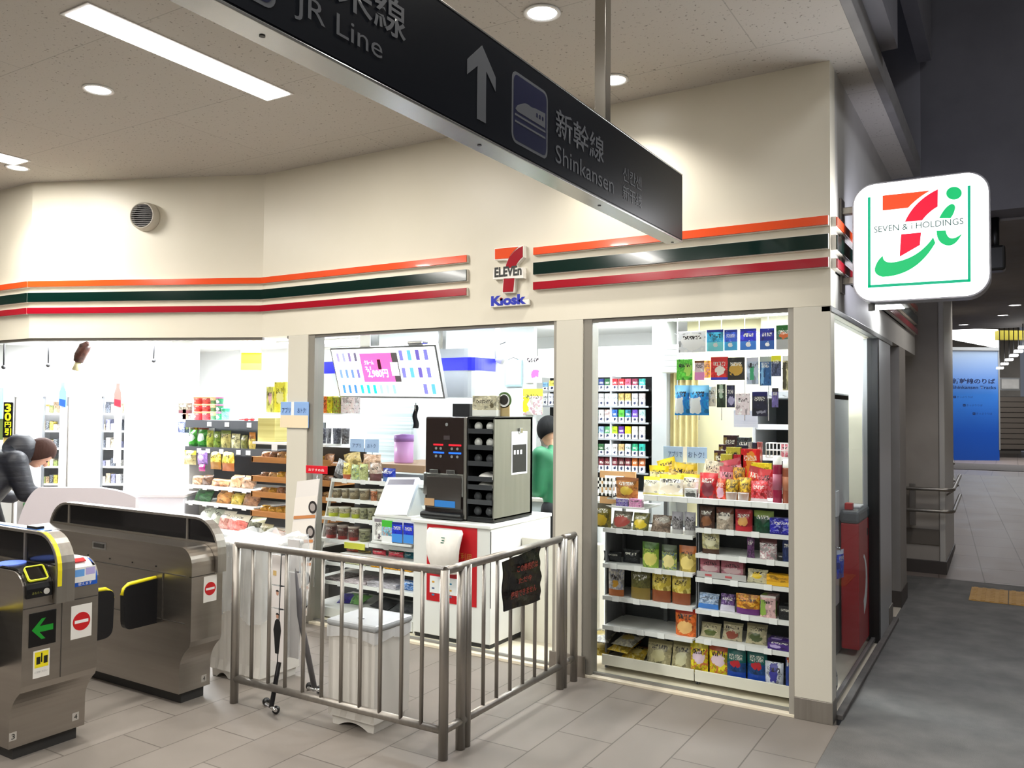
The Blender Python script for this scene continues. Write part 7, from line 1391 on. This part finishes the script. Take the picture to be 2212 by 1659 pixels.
def qp(u, v, y=-.1225): p = Q_[0].lerp(Q_[1], u).lerp(Q_[3].lerp(Q_[2], u), v); return Vector((p.x, y, p.z))
for k, v0 in enumerate((.02, .20, .37, .54, .72)):
    b = MB(); b.quad([qp(.0, v0+.02), qp(1, v0+.02), qp(1, v0+.16), qp(.0, v0+.16)]); b.build('panel_picture', mat('panel_cream', '#f2ede6', .5), t)
    b = MB(); c_ = qp(.84, v0+.075, -.124); r_ = .048; b.prism([(r_*math.cos(a_)*.9, r_*math.sin(a_)) for a_ in [2*math.pi*j/20 for j in range(20)]], c_, X, Z, .001); b.build('dark_bowl_picture', mat('bowl_dark', '#2f2b2a', .5), t)
    b = MB(); b.prism([(r_*.62*math.cos(a_)*.9, r_*.62*math.sin(a_)) for a_ in [2*math.pi*j/20 for j in range(20)]], c_+Vector((0, -.0012, 0)), X, Z, .001); b.build('bowl_centre_picture', mat('bowl_pale', '#a8a09c', .5), t)
    b = MB(); b.quad([qp(.02, v0+.0, -.1232), qp(.98, v0-.004, -.1232), qp(.98, v0+.016, -.1232), qp(.02, v0+.024, -.1232)]); b.build('orange_edge', mat('edge_orange', '#d08a54', .5), t)
MB().tube([Q_[0]+Vector((.02, .02, 0)), Vector((Q_[0].x+.02, -.05, .0))], .006, 8).build('stand_pole', CHROME, t)
# leaflet stand on castors behind the railing
t = thing('leaflet_stand', 'leaflet stand on castors with small figure pictures behind the railing', 'stand', (-2.78, -1.28, 0)); 
LF = -1.33
def ly(px, py, y=LF): p = onY(px, py, y); return Vector((p.x, y, p.z))
b = MB(); b.tube([onZ(586, 1528, .05), ly(603, 1430), ly(612, 1180)], .013, 10); b.build('leg', mat('stand_black', '#1d1d1f', .35, .5), t)
b = MB(); b.tube([onZ(680, 1490, .03), ly(648, 1330, -1.25), ly(640, 1180, -1.22)], .016, 10); b.build('leg', mat('stand_grey', '#6d6c70', .4, .5), t)
b = MB(); b.tube([onZ(575, 1520, .05), onZ(596, 1535, .05)], .009, 8); b.tube([onZ(665, 1486, .05), onZ(690, 1492, .05)], .009, 8); b.build('cross_foot', CHROME, t)
for (x, y) in ((575, 1524), (596, 1542), (668, 1490), (690, 1497)): p = onZ(x, y, .0); MB().ball((p.x, p.y, .022), .022, seg=14).build('castor', BLACK, t)
for k, (y0, y1) in enumerate(((1198, 1262), (1266, 1312), (1316, 1428))):
    a_, c_ = ly(586, y1), ly(618, y1); z0, z1 = ly(602, y1).z, ly(602, y0).z
    lf = MB().box(a_.x, c_.x, LF-.012, LF-.004, z0, z1).build('leaflet', mat('leaflet_white', '#ebe6e4', .5), t)
    if k:
        c = ly(603, y0+14); hd = MB(); hd.prism([(.010*math.cos(a_2), .014*math.sin(a_2)) for a_2 in [2*math.pi*j/16 for j in range(16)]], (c.x, LF-.0125, c.z), X, Z, .0008); hd.build('printed_head', mat('print_skin', '#c89880', .6), lf)
        hd = MB(); hd.prism([(.012*math.cos(a_2), .010*math.sin(a_2)+.008) for a_2 in [math.pi*j/10 for j in range(11)]], (c.x, LF-.0135, c.z), X, Z, .0008); hd.build('printed_hair', mat('print_hair', '#1e1a1c', .6), lf)
    if k == 2:
        b = MB(); b.prism([(-.022, -.05), (-.030, 0), (-.018, .05), (-.006, .062), (.006, .062), (.022, .05), (.030, 0), (.022, -.06), (.014, -.13), (-.014, -.13)], (c.x, LF-.0125, c.z-.078), X, Z, .0008); b.build('printed_suit', mat('print_black', '#17171a', .6), lf)
    if k == 0: b = MB(); q = ly(597, 1237); b.prism([(-.012, -.014), (.014, -.014), (.014, .014), (-.012, .014)], (q.x, LF-.0125, q.z), X, Z, .0008); b.build('printed_block', mat('print_tan', '#d8b878', .6), lf)
for k, (y0, y1) in enumerate(((1165, 1232), (1236, 1420))):
    a_, c_ = onY(622, y1, -1.24), onY(646, y1, -1.24); MB().box(a_.x, c_.x, -1.245, -1.235, onY(630, y1, -1.24).z, onY(630, y0, -1.24).z).build('leaflet', mat('leaflet_grey', '#cfcdcc', .5), t)
MB().box(ly(584, 1200).x, onY(648, 1200, -1.22).x, -1.30, -1.29, .25, .84).build('acrylic_back', film('acrylic', '#e8ecec', .25), t)
# bins: covered pair at the left post, grey lidded bin at the centre
def bin_(x0, x1, y0, y1, h, label, name='waste_bin', lid='#a9adb0', group=None):
    t = thing(name, label, 'bin', ((x0+x1)/2, (y0+y1)/2, 0), group=group); BW = mat('bin_white', '#dcd9d2', .4)
    def f(u, v):
        a = u*4; k = int(a) % 4; q = a-int(a); c = [(x0, y0), (x1, y0), (x1, y1), (x0, y1)]; p, n = c[k], c[(k+1) % 4]; d = (n[0]-p[0], n[1]-p[1]); x, y = p[0]+d[0]*q, p[1]+d[1]*q
        r = .006*(abs(math.sin(q*math.pi*3)) > .5)*(.08 < v < .9) if k in (0, 2) else 0; ny = 1 if k == 0 else -1; tp = 1-.02*(1-v); cx, cy = (x0+x1)/2, (y0+y1)/2
        return Vector((cx+(x-cx)*tp, cy+(y+ny*r*(1 if k in (0, 2) else 0)-cy)*tp, .05+(h-.05)*v))
    b = MB(); b.sheet(f, 96, 12, smooth=False); b.build('body', BW, t)
    pts = [(x0+.02, 0), (x0+.06, 0)]+bez((x0+.06, .0), ((x0+x1)/2, .055), (x1-.06, 0), 10)+[(x1-.02, 0), (x1-.012, .06), (x0+.012, .06)]
    b = MB(); b.prism(pts, (0, y1-.02, 0), X, Z, (y1-y0)-.04); b.build('foot_skirt', BW, t)
    b = MB(); b.box(x0-.012, x1+.012, y0-.012, y1+.012, h, h+.035, .014); b.build('lid', mat('bin_lid_'+lid, lid, .35), t)
    return t
t = bin_(-2.262, -1.945, -1.405, -1.12, .515, 'white ribbed waste bin with grey lid standing behind the front railing'); 
b = MB(); b.sheet(lambda u, v: Vector((-2.104+(.166+.006*math.sin(40*u))*(1 if abs(math.cos(2*math.pi*u)) > .7 else abs(math.cos(2*math.pi*u))/.7)*(1 if math.cos(2*math.pi*u) > 0 else -1), -1.262+.150*(1 if abs(math.sin(2*math.pi*u)) > .7 else abs(math.sin(2*math.pi*u))/.7)*(1 if math.sin(2*math.pi*u) > 0 else -1), .515-.05*v-.012*v*math.sin(23*u))), 72, 4); b.build('bag_rim', film('bag_rim_plastic', '#eceef0', .6), t)
MB().lathe([(0, 0), (.075, 0), (.075, .004), (0, .004)], (0, 0, 0), 24, M=Matrix.Translation((-1.958, -1.20, .12)) @ Matrix.Rotation(math.radians(90), 4, 'Y')).build('side_disc', mat('disc_grey', '#8e9094', .5), t)
MB().box(-2.13, -2.09, -1.33, -1.32, .5495, .5515).build('lid_mark', DARK, t)
for i, (x0, x1) in enumerate(((-3.44, -3.22), (-3.20, -2.98))): bin_(x0, x1, -1.22, -.90, .80, ('left' if i == 0 else 'right')+' white bin under the clear plastic cover beside the further gate', lid='#e4e4e0', group='covered bins')
b = MB()
def cov(u, v):
    cx, cy, hw, hd = -3.21, -1.06, .255, .19; a = 2*math.pi*u; c, s = math.cos(a), math.sin(a); m = max(abs(c), abs(s)); wob = .012*math.sin(17*a+3*v)+.008*math.sin(31*a-4*v)
    return Vector((cx+c/m*(hw+wob), cy+s/m*(hd+wob), .40+.45*v+.02*math.sin(9*a)*v-.03*math.sin(5*a)*(1-v)))
b.sheet(cov, 96, 14); b.sheet(lambda u, v: Vector((-3.21+(u-.5)*.51, -1.06+(v-.5)*.38, .850+.025*math.sin(14*u+2)*math.sin(7*v+1)+.012*math.sin(33*u))), 30, 16)
o = b.build('plastic_cover', film('cover_film', '#e4e8ea', .36)); tag(o, 'clear plastic sheet draped over the two white bins', 'plastic cover')
# ================================================================== PEOPLE
def skinmesh(name, V, E, R, m, parent, lv=2, M=None):
    me = bpy.data.meshes.new(name); me.from_pydata([Vector(v) for v in V], E, []); o = bpy.data.objects.new('s', me); COL.objects.link(o)
    mo = o.modifiers.new('k', 'SKIN'); sv = me.skin_vertices[0].data
    for i, r in enumerate(R): sv[i].radius = (r, r) if not isinstance(r, tuple) else r
    sv[0].use_root = True; mo.use_smooth_shade = True; sb = o.modifiers.new('s', 'SUBSURF'); sb.levels = lv; sb.render_levels = lv
    bpy.context.view_layer.update(); e = bpy.data.meshes.new_from_object(o.evaluated_get(bpy.context.evaluated_depsgraph_get())); bpy.data.objects.remove(o)
    e.name = name; e.materials.clear(); e.materials.append(m)
    for p in e.polygons: p.use_smooth = True; p.material_index = 0
    q = bpy.data.objects.new(name, e); COL.objects.link(q); q.parent = parent; return q
SKIN = mat('skin', '#d8a68c', .5)
def limbs(name, S, m, parent, vox=.012):
    """one continuous surface grown over tapered limb segments S = (p, q, rp, rq, (sx, sy))"""
    b = MB()
    for p, q, rp, rq, sc in S:
        p, q = Vector(p), Vector(q); n = max(2, int((q-p).length/(min(rp, rq)*.4))+1)
        for i in range(n+1): t_0 = i/n; b.ball(p.lerp(q, t_0), rp+(rq-rp)*t_0, sc=(sc[0], sc[1], 1), seg=12)
    me = b.mesh(name, m); o = bpy.data.objects.new('s', me); COL.objects.link(o)
    r = o.modifiers.new('r', 'REMESH'); r.mode = 'VOXEL'; r.voxel_size = vox*1.15; r.use_smooth_shade = True; s_0 = o.modifiers.new('s', 'SMOOTH'); s_0.iterations = 12; s_0.factor = .5
    bpy.context.view_layer.update(); e = bpy.data.meshes.new_from_object(o.evaluated_get(bpy.context.evaluated_depsgraph_get())); bpy.data.objects.remove(o)
    e.name = name
    if not e.materials: e.materials.append(m)
    for p in e.polygons: p.use_smooth = True
    q = bpy.data.objects.new(name, e); COL.objects.link(q); q.parent = parent; return q
def person(label, loc, rotz, J, jacket, trouser, hairc, jr=1.0, hood=False, mask=False, h=None):
    """J: joints in the person's own frame, facing +y"""
    t = thing('person', label, 'person', loc, rotz)
    def g(k, s): a = J[k]; return Vector(a[s]) if isinstance(a[0], tuple) else Vector(((-1 if s == 0 else 1)*a[0], a[1], a[2]))
    o1 = (1, 1); B = [(J['pelvis'], J['chest'], .115, .125, (1.15, .85)), (J['chest'], J['neck'], .10, .055, o1), (J['neck'], J['head'], .052, .06, o1)]
    for s in (0, 1): B += [(J['chest'], g('shoulder', s), .08, .055, o1), (g('shoulder', s), g('elbow', s), .052, .040, o1), (g('elbow', s), g('wrist', s), .040, .026, o1), (J['pelvis'], g('hip', s), .10, .088, o1), (g('hip', s), g('knee', s), .085, .055, o1), (g('knee', s), g('ankle', s), .055, .036, o1)]
    limbs('body', B, SKIN, t)
    hd = Vector(J['head']); fw = Vector(J['look']).normalized(); sd = fw.cross(Z).normalized(); up = sd.cross(fw).normalized(); MH = Matrix.Translation(hd) @ Matrix(((sd.x, fw.x, up.x, 0), (sd.y, fw.y, up.y, 0), (sd.z, fw.z, up.z, 0), (0, 0, 0, 1)))
    def part_(b, nm, m): 
        me = b.mesh(nm, m); o = bpy.data.objects.new(nm, me); COL.objects.link(o); o.parent = t; return o
    b = MB(); b.ball((0, 0, 0), .1, sc=(.76, .94, 1.14), M=MH, seg=28); b.ball((0, .035, -.055), .06, sc=(.85, .9, .8), M=MH); b.ball((0, .102, -.012), .016, sc=(.8, 1, 1.3), M=MH, seg=10)
    for sx in (-1, 1): b.ball((sx*.078, -.005, -.01), .022, sc=(.4, .8, 1.2), M=MH, seg=10)
    part_(b, 'head', SKIN)
    b = MB()
    for sx in (-1, 1): b.ball((sx*.03, .088, .012), .010, sc=(1.3, .6, .7), M=MH, seg=10)
    part_(b, 'eyes', mat('eye_dark', '#1a1412', .3))
    b = MB(); b.box(-.02, .02, .088, .094, -.055, -.050, M=MH); part_(b, 'mouth', mat('lip', '#a8605a', .5))
    b = MB(); rnd2 = random.Random(4)
    def hf(u, v):
        sn = math.sin(2*math.pi*u); k = max(0, min(1, (sn-.25)/.5)); th = v*(2.15*(1-k)+1.12*k); r_ = 1+.005*math.sin(26*6.28*u)*v
        return MH @ Vector((.098*r_*math.sin(th)**.9*math.cos(2*math.pi*u), .112*r_*math.sin(th)**.9*sn-.008, .130*math.cos(th)+.004))
    b.sheet(hf, 96, 16)
    part_(b, 'hair', noisy('hair_'+hairc, hairc, hairc, 60, .75, .3, spec=.15, stretch=(1, 1, .1)))
    if mask:
        b = MB(); b.sheet(lambda u, v: MH @ Vector((.074*math.sin((u-.5)*2.6), .035+.078*math.cos((u-.5)*2.6), -.085+.085*v)), 16, 8); part_(b, 'face_mask', mat('mask_white', '#e8ecee', .7))
    # jacket and trousers
    k_ = jr; JS = [(J['pelvis'], J['chest'], .130*k_, .140*k_, (1.25, .88)), (J['chest'], Vector(J['neck'])-Vector((0, 0, .02)), .125*k_, .062*k_, (1.1, .95)), (J['pelvis'], J['hem'], .130*k_, .125*k_, (1.25, .95))]
    for s in (0, 1): e_, w_ = g('elbow', s), g('wrist', s); JS += [(J['chest'], g('shoulder', s), .10*k_, .080*k_, o1), (g('shoulder', s), e_, .076*k_, .060*k_, o1), (e_, w_.lerp(e_, .12), .060*k_, .044*k_, o1)]
    limbs('jacket', JS, jacket, t)
    TS = []
    for s in (0, 1): a_ = g('ankle', s)+Vector((0, 0, .03)); TS += [(J['pelvis'], g('hip', s), .115, .10, o1), (g('hip', s), g('knee', s), .098, .070, o1), (g('knee', s), a_, .070, .055, o1)]
    limbs('trousers', TS, trouser, t)
    for s in (0, 1):
        sx = -1 if s == 0 else 1
        def f(k): a = J[k]; return a[s] if isinstance(a[0], tuple) else (sx*a[0], a[1], a[2])
        a_ = f('ankle'); skinmesh('shoe', [(a_[0], a_[1]-.03, .045), (a_[0], a_[1]+.08, .04), (a_[0], a_[1]+.17, .03)], [(0, 1), (1, 2)], [.045, .045, .032], mat('shoe_black', '#17171a', .4), t)
        # hand: palm, four fingers of unequal length and a thumb from the side
        w = Vector(f('wrist')); e = Vector(f('elbow')); d = (w-e).normalized(); sd_ = d.cross(Vector((0, 0, 1))).normalized(); upn = sd_.cross(d).normalized(); dn = -upn
        pv = [w, w+d*.045, w+d*.085]; HV = list(pv); HR = [.024, (.036, .016), (.038, .014)]; HE = [(0, 1), (1, 2)]
        skinmesh('palm', HV, HE, HR, SKIN, t)
        for k, L_ in enumerate((.068, .078, .072, .056)):
            base = w+d*.085+sd_*(.028-.0185*k); p1 = base+(d*.9+dn*.25).normalized()*L_*.45; p2 = p1+(d*.6+dn*.8).normalized()*L_*.32; p3 = p2+(d*.25+dn).normalized()*L_*.25
            skinmesh('finger', [base-d*.01, p1, p2, p3], [(0, 1), (1, 2), (2, 3)], [.0095, .0088, .008, .0065], SKIN, t, 1)
        base = w+d*.03+sd_*.03*(1 if s == 0 else -1)*(-1 if s else 1); p1 = base+(d*.6+sd_*.6).normalized()*.035; p2 = p1+(d*.9+sd_*.2+dn*.3).normalized()*.03
        skinmesh('thumb', [w+d*.025, base, p1, p2], [(0, 1), (1, 2), (2, 3)], [.014, .0115, .0095, .0075], SKIN, t, 1)
    return t, MH, part_
GJ = noisy('green_uniform', '#0f5a38', '#14663f', 8, .6, .2); BT = mat('trousers_black', '#15161a', .7)
Jc = dict(pelvis=(0, -.02, .90), chest=(0, .02, 1.16), neck=(0, .07, 1.36), head=(0, .15, 1.475), look=(.15, .9, -.62), shoulder=(.165, .04, 1.29), elbow=(.20, .02, 1.02), wrist=(.12, .24, .98), hip=(.09, -.02, .86), knee=(.10, .01, .48), ankle=(.10, -.02, .08), hem=(0, -.03, .80))
tp, MH_, prt = person('person in a green uniform jacket and white mask looking down behind the counter', (-2.27, 1.20, .004), math.radians(66), Jc, GJ, BT, '#050505', 1.0, mask=True)
b = MB(); b.sheet(lambda u, v: Vector((.02+.13*u, -.125-.012*math.sin(3*u)+.012, 1.125-.035*u+.028*v)), 8, 2); prt(b, 'white_stripe', PAPER)
b = MB(); b.sheet(lambda u, v: Vector((.03+.10*u, -.105, 1.225+.045*v)), 4, 2); prt(b, 'back_lettering', film('uniform_mark', '#d8e0da', .5))
pc = onD(-20, 900, 7.4)
COAT = noisy('navy_down_coat', '#14161e', '#1b1e28', 3, .55, .9, stretch=(1, 1, 7))
Jb = dict(pelvis=(0, -.10, .72), chest=(.0, .07, .93), neck=(.07, .21, 1.06), head=(.135, .31, 1.055), look=(.35, .45, -.82), shoulder=(.20, .08, 1.0), elbow=((-.26, .12, .74), (.28, .12, .76)), wrist=((-.20, .34, .68), (.27, .38, .70)), hip=(.10, -.08, .70), knee=(.12, .03, .40), ankle=(.11, -.08, .08), hem=(0, -.12, .46))
tb_, MHb, prb = person('person in a dark navy padded hooded coat bending at the chilled cabinet', (pc.x, pc.y, .004), YAW-math.radians(28), Jb, COAT, BT, '#3a2620', 1.22)
def hoodf(u, v):
    a = 2*math.pi*u; r = .105+.025*math.sin(math.pi*v); c = Vector(Jb['neck'])+Vector((0, .0, .035)); ax = Vector((0, .75, .45)).normalized(); s1 = X; s2 = ax.cross(s1).normalized()
    return c+s1*math.cos(a)*r+s2*math.sin(a)*r+ax*(-.09+.16*v)
b = MB(); b.sheet(hoodf, 32, 10); prb(b, 'hood', COAT); tb_.scale = (1.15, 1.15, 1.15)
# ================================================================== CORRIDOR THINGS
def crail(name, label, y0, y1, z, x, group):
    t = thing(name, label, 'handrail', (x, (y0+y1)/2, z), group=group)
    for dz in (0, -.22):
        MB().tube([(x-.045, y0+.02, z+dz), (x-.0, y0, z+dz), (x+.06, y0+.01, z+dz), (x+.07, y0+.06, z+dz), (x+.07-(y1-y0)*.08, y1, z+dz+(y1-y0)*.054)], .017, 12).build('rail', STEEL, t)
        for y in (y0+.25, (y0+y1)/2, y1-.2): MB().tube([(x-(y-y0)*.08, y, z+dz-.06+(y-y0)*.054), (x+.07-(y-y0)*.08, y, z+dz-.0+(y-y0)*.054)], .009, 8).build('bracket', STEEL, t)
    return t
b = thing('handrail', 'double steel handrail wrapping the pier front at the ramp foot', 'handrail', (0, 4.7, .6)); 
for dz in (0, -.22):
    z = .88+dz; MB().tube([(-.55, 4.80, z), (.24, 4.80, z), (.285, 4.83, z), (.30, 4.90, z), (.30, 6.1, z+.065)], .018, 12).build('rail', STEEL, b)
MB().box(-.10, -.04, 4.80, 4.84, .50, .93, .004).build('bracket_plate', STEEL, b)
for y in (5.1, 5.8): MB().tube([(.22, y, .80), (.30, y, .86)], .009, 8).build('bracket', STEEL, b)
MB().box(-.5, .168, 4.905, 4.918, .30, .46, .002).build('protector_board', mat('board_brown_grey', '#6f685f', .6), b)
crail('handrail', 'double steel handrail further up the left side of the ramp', 7.2, 13.4, 1.02, .10, 'corridor handrails')
t = thing('tactile_paving', 'yellow ribbed tactile paving strip across the asphalt', 'tactile paving', (1.3, 4.08, 0)); TY = noisy('tactile_yellow', '#b98f4c', '#c99d55', 6, .7)
for k in range(6):
    x0 = .475+.305*k; b = MB(); b.box(x0, x0+.298, 3.76, 4.40, 0, .006, .001)
    for j in range(4):
        for i in range(8): b.box(x0+.02+.07*j, x0+.055+.07*j, 3.78+.078*i, 3.845+.078*i, .006, .011)
    b.build('slab', TY, t)
for i, (x, y) in enumerate(((1.17, 5.1), (1.09, 6.4), (.86, 9.0), (.70, 10.3), (.10, 11.6), (1.9, 6.3), (1.6, 9.6))):
    t = thing('downlight', ['nearest downlight of the corridor, beside the lit sign', 'second downlight of the corridor', 'middle downlight of the corridor ceiling', 'fourth downlight of the corridor', 'last downlight before the white lit panel', 'near right downlight of the corridor', 'far right downlight of the corridor'][i], 'ceiling light', (x, y, 3.2), group='corridor downlights')
    MB().lathe([(0, -.004), (.07, -.003)], (x, y, 3.2), 20).build('lamp', LAMP, t); MB().lathe([(.07, -.002), (.088, -.008), (.09, 0)], (x, y, 3.2), 20).build('trim_ring', WHITE, t)
# ceiling track speaker by the sign
p = onD(2150, 560, 6.6); t = thing('ceiling_speaker', 'dark speaker hanging from the corridor ceiling right of the lit sign', 'speaker', (p.x, p.y, p.z)); MB().tube([(p.x, p.y, p.z+.05), (p.x, p.y, 3.22)], .03, 12).build('stem', BLACK, t); MB().box(p.x-.07, p.x+.07, p.y-.08, p.y+.08, p.z-.10, p.z+.10, .02).build('cabinet', BLACK, t)
# blue direction wall
DB = 21.0
t = thing('direction_panel', 'tall blue wall panel with dark lettering at the corridor end', 'sign', (onD(2104, 970, DB).x, onD(2104, 970, DB).y, RZ), YAW)
def dv(px, py, D=DB, o=0): return onD(px, py, D-o)
sD = DB/FPX
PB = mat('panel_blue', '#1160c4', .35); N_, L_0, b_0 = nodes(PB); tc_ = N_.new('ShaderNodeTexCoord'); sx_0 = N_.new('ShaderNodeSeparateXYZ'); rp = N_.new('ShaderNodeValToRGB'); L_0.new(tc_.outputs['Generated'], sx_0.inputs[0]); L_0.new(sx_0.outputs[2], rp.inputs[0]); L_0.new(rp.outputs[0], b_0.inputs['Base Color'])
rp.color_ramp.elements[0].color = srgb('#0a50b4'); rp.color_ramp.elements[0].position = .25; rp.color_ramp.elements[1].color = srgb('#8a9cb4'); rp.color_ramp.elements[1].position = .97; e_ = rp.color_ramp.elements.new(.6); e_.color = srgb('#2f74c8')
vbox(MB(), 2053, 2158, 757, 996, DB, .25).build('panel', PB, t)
for k in range(12): 
    pass
NV = mat('panel_navy', '#0b1f4a', .4)
text('新幹線のりば', t, NV, onD(2057, 829, DB-.14), uxv, Z, 92*sD, 12*sD, bold=.03); text('Shinkansen Tracks', t, NV, onD(2057, 840, DB-.14), uxv, Z, 94*sD, 7*sD, bold=.02)
for s_, x, y in (('⬅きっぷうりば', 2059, 860), ('⬅きっぷうりば', 2080, 878), ('⬅きっぷうりば', 2101, 896)): text(s_, t, NV, onD(x, y, DB-.14), uxv, Z, 42*sD, 5*sD)
vbox(MB(), 2050, 2053, 755, 972, DB, .3).build('side_trim', mat('panel_side', '#c9c2a8', .5), t); vbox(MB(), 2157, 2160, 715, 972, DB, .3).build('side_trim', GREY, t); vbox(MB(), 2049, 2160, 750, 757, DB, .3).build('top_trim', GREY, t)
t = thing('lit_ceiling_panel', 'glowing white panel above the blue wall panel', 'light panel', onD(2100, 735, 20.5), YAW); b = MB(); c = [onD(2030, 708, 20.4), onD(2156, 712, 20.4), onD(2156, 751, 20.4), onD(2040, 729, 20.4)]; b.quad(c); b.quad([q+Vector((-.05, .08, 0)) for q in c][::-1]); b.build('diffuser', mat('panel_lit', '#ffffff', .5, emit=2.2), t)
t = thing('fire_lamp', 'small red lamp on the corridor left wall', 'lamp', onX(2050, 889, .13)); p = onX(2047, 889, .13); MB().ball(p, .06, seg=14).build('lens', mat('alarm_red_lit', '#f0141c', .3, emit=.6), t); MB().cyl(p+Vector((-.05, 0, 0)), p, .07, 16).build('base', WHITE, t)
# far right: yellow beam, row of track lamps, notice, shutter
t = thing('yellow_beam_sign', 'yellow lit band at the far right under the corridor ceiling', 'sign', onD(2190, 735, 19), YAW); vbox(MB(), 2160, 2260, 714, 734, 19, .2).build('band', mat('beam_yellow', '#a89a2c', .5, emit=.25), t)
for i in range(6): p = onD(2160+10*i, 795-9*i, 18.6-i*.9); t = MB(); t.box(-.07, .07, -.12, .12, -.02, .02, .01, Matrix.Translation(p) @ Matrix.Rotation(YAW-.5, 4, 'Z')); t.tube([p+Vector((0, 0, .022)), Vector((p.x, p.y, 4.6))], .01, 6, mi=1); tag(t.build('track_lamp', [LAMP, BLACK]), ('nearest', 'second', 'third', 'fourth', 'fifth', 'furthest')[5-i]+' lamp of the diagonal row at the far right', 'ceiling light', 'diagonal row of lamps')
t = thing('wall_notice', 'framed notice on the cream wall at the far right', 'notice', onD(2182, 840, 23), YAW); vbox(MB(), 2160, 2203, 816, 843, 22.6, .05).build('frame', GREY, t); vbox(MB(), 2163, 2200, 819, 840, 22.6, .02, off=-.02).build('sheet', noisy('notice_sheet', '#d4d2cc', '#bcbab4', 3, .6), t)
t = thing('slatted_shutter', 'grey brown slatted shutter below the framed notice', 'shutter', onD(2190, 970, 22.4), YAW)
for k in range(10): vbox(MB(), 2160, 2330, 858+11.4*k, 868+11.4*k, 22.3, .04).build('slat', mat('slat_brown_grey', '#5e564e', .5), t)
vbox(MB(), 2160, 2330, 857, 974, 22.4, .05, off=.02).build('backing', DARK, t)
# ================================================================== final labels: each packet gets its place in its row
rows_ = {}
for rname, o, ds in ALLP: rows_.setdefault(rname, []).append((o, ds))
ordn = ['first', 'second', 'third', 'fourth', 'fifth', 'sixth', 'seventh', 'eighth', 'ninth', 'tenth', 'eleventh', 'twelfth', 'thirteenth', 'fourteenth', 'fifteenth', 'sixteenth', 'seventeenth', 'eighteenth', 'nineteenth', 'twentieth']
place = {'upper left shelf': 'upper left shelf, corner window', 'upper right shelf': 'upper right shelf, corner window', 'second left shelf': 'second left shelf, corner window', 'second right shelf': 'second right shelf, corner window', 'third left shelf': 'third left shelf, corner window', 'third right shelf': 'third right shelf, corner window',
 'fourth left shelf': 'fourth left shelf, corner window', 'fourth right shelf': 'fourth right shelf, corner window', 'fifth right shelf': 'fifth right shelf, corner window', 'bottom left deck': 'bottom left deck, corner window', 'bottom right deck': 'bottom right deck, corner window', 'top shelf, left heap': 'top window shelf, left heap', 'top shelf, right heap': 'top window shelf, right heap',
 'left end ledge': 'ledge at the window left end', 'rack': 'hanging wire rack', 'side of the entrance shelf': 'side of the entrance shelf', 'above the green bags': 'above the green bags', 'upper cup row': 'upper row, stepped shelf', 'middle cup row': 'middle row, stepped shelf', 'lower cup row': 'lower row, stepped shelf'}
for k, w in enumerate(('top', 'second', 'third', 'fourth', 'fifth', 'bottom')): place['tob%d' % k] = '%s row of the tobacco shelf' % w; place['fa%d' % k] = '%s shelf, left chilled cabinet' % w; place['fb%d' % k] = '%s shelf, right chilled cabinet' % w
for k, w in enumerate(('top', 'second', 'third', 'lowest')): place['tray%d' % k] = '%s wooden bread tray' % w
place['tobleft'] = 'tobacco shelf left of the middle column'
for rname, L_ in rows_.items():
    if rname in ('', 'basket', 'floor', 'cups'): 
        for o, ds in L_:
            o['label'] = ds if rname != 'cups' else ds
        continue
    L_.sort(key=lambda q: q[0].location.x)
    for i, (o, ds) in enumerate(L_):
        same = [q for q in L_ if q[1] == ds]; pl = place.get(rname, rname)
        if len(same) == 1: lb = '%s, %s' % (ds, pl)
        else:
            j = [q[0] for q in same].index(o); lb = '%s %s from left, %s' % (ordn[j], ds, pl)
        o['label'] = lb
seen = {}
for o in bpy.data.objects:
    if 'label' in o and not o.parent: seen.setdefault(o['label'], []).append(o)
for lb, L_ in seen.items():
    if len(L_) > 1: print('SAME', lb, len(L_), len(lb.split()))
for o in bpy.data.objects:
    if 'category' in o and not (4 <= len(o['label'].replace(',', '').split()) <= 16): print('LEN', o.name, o['label'])
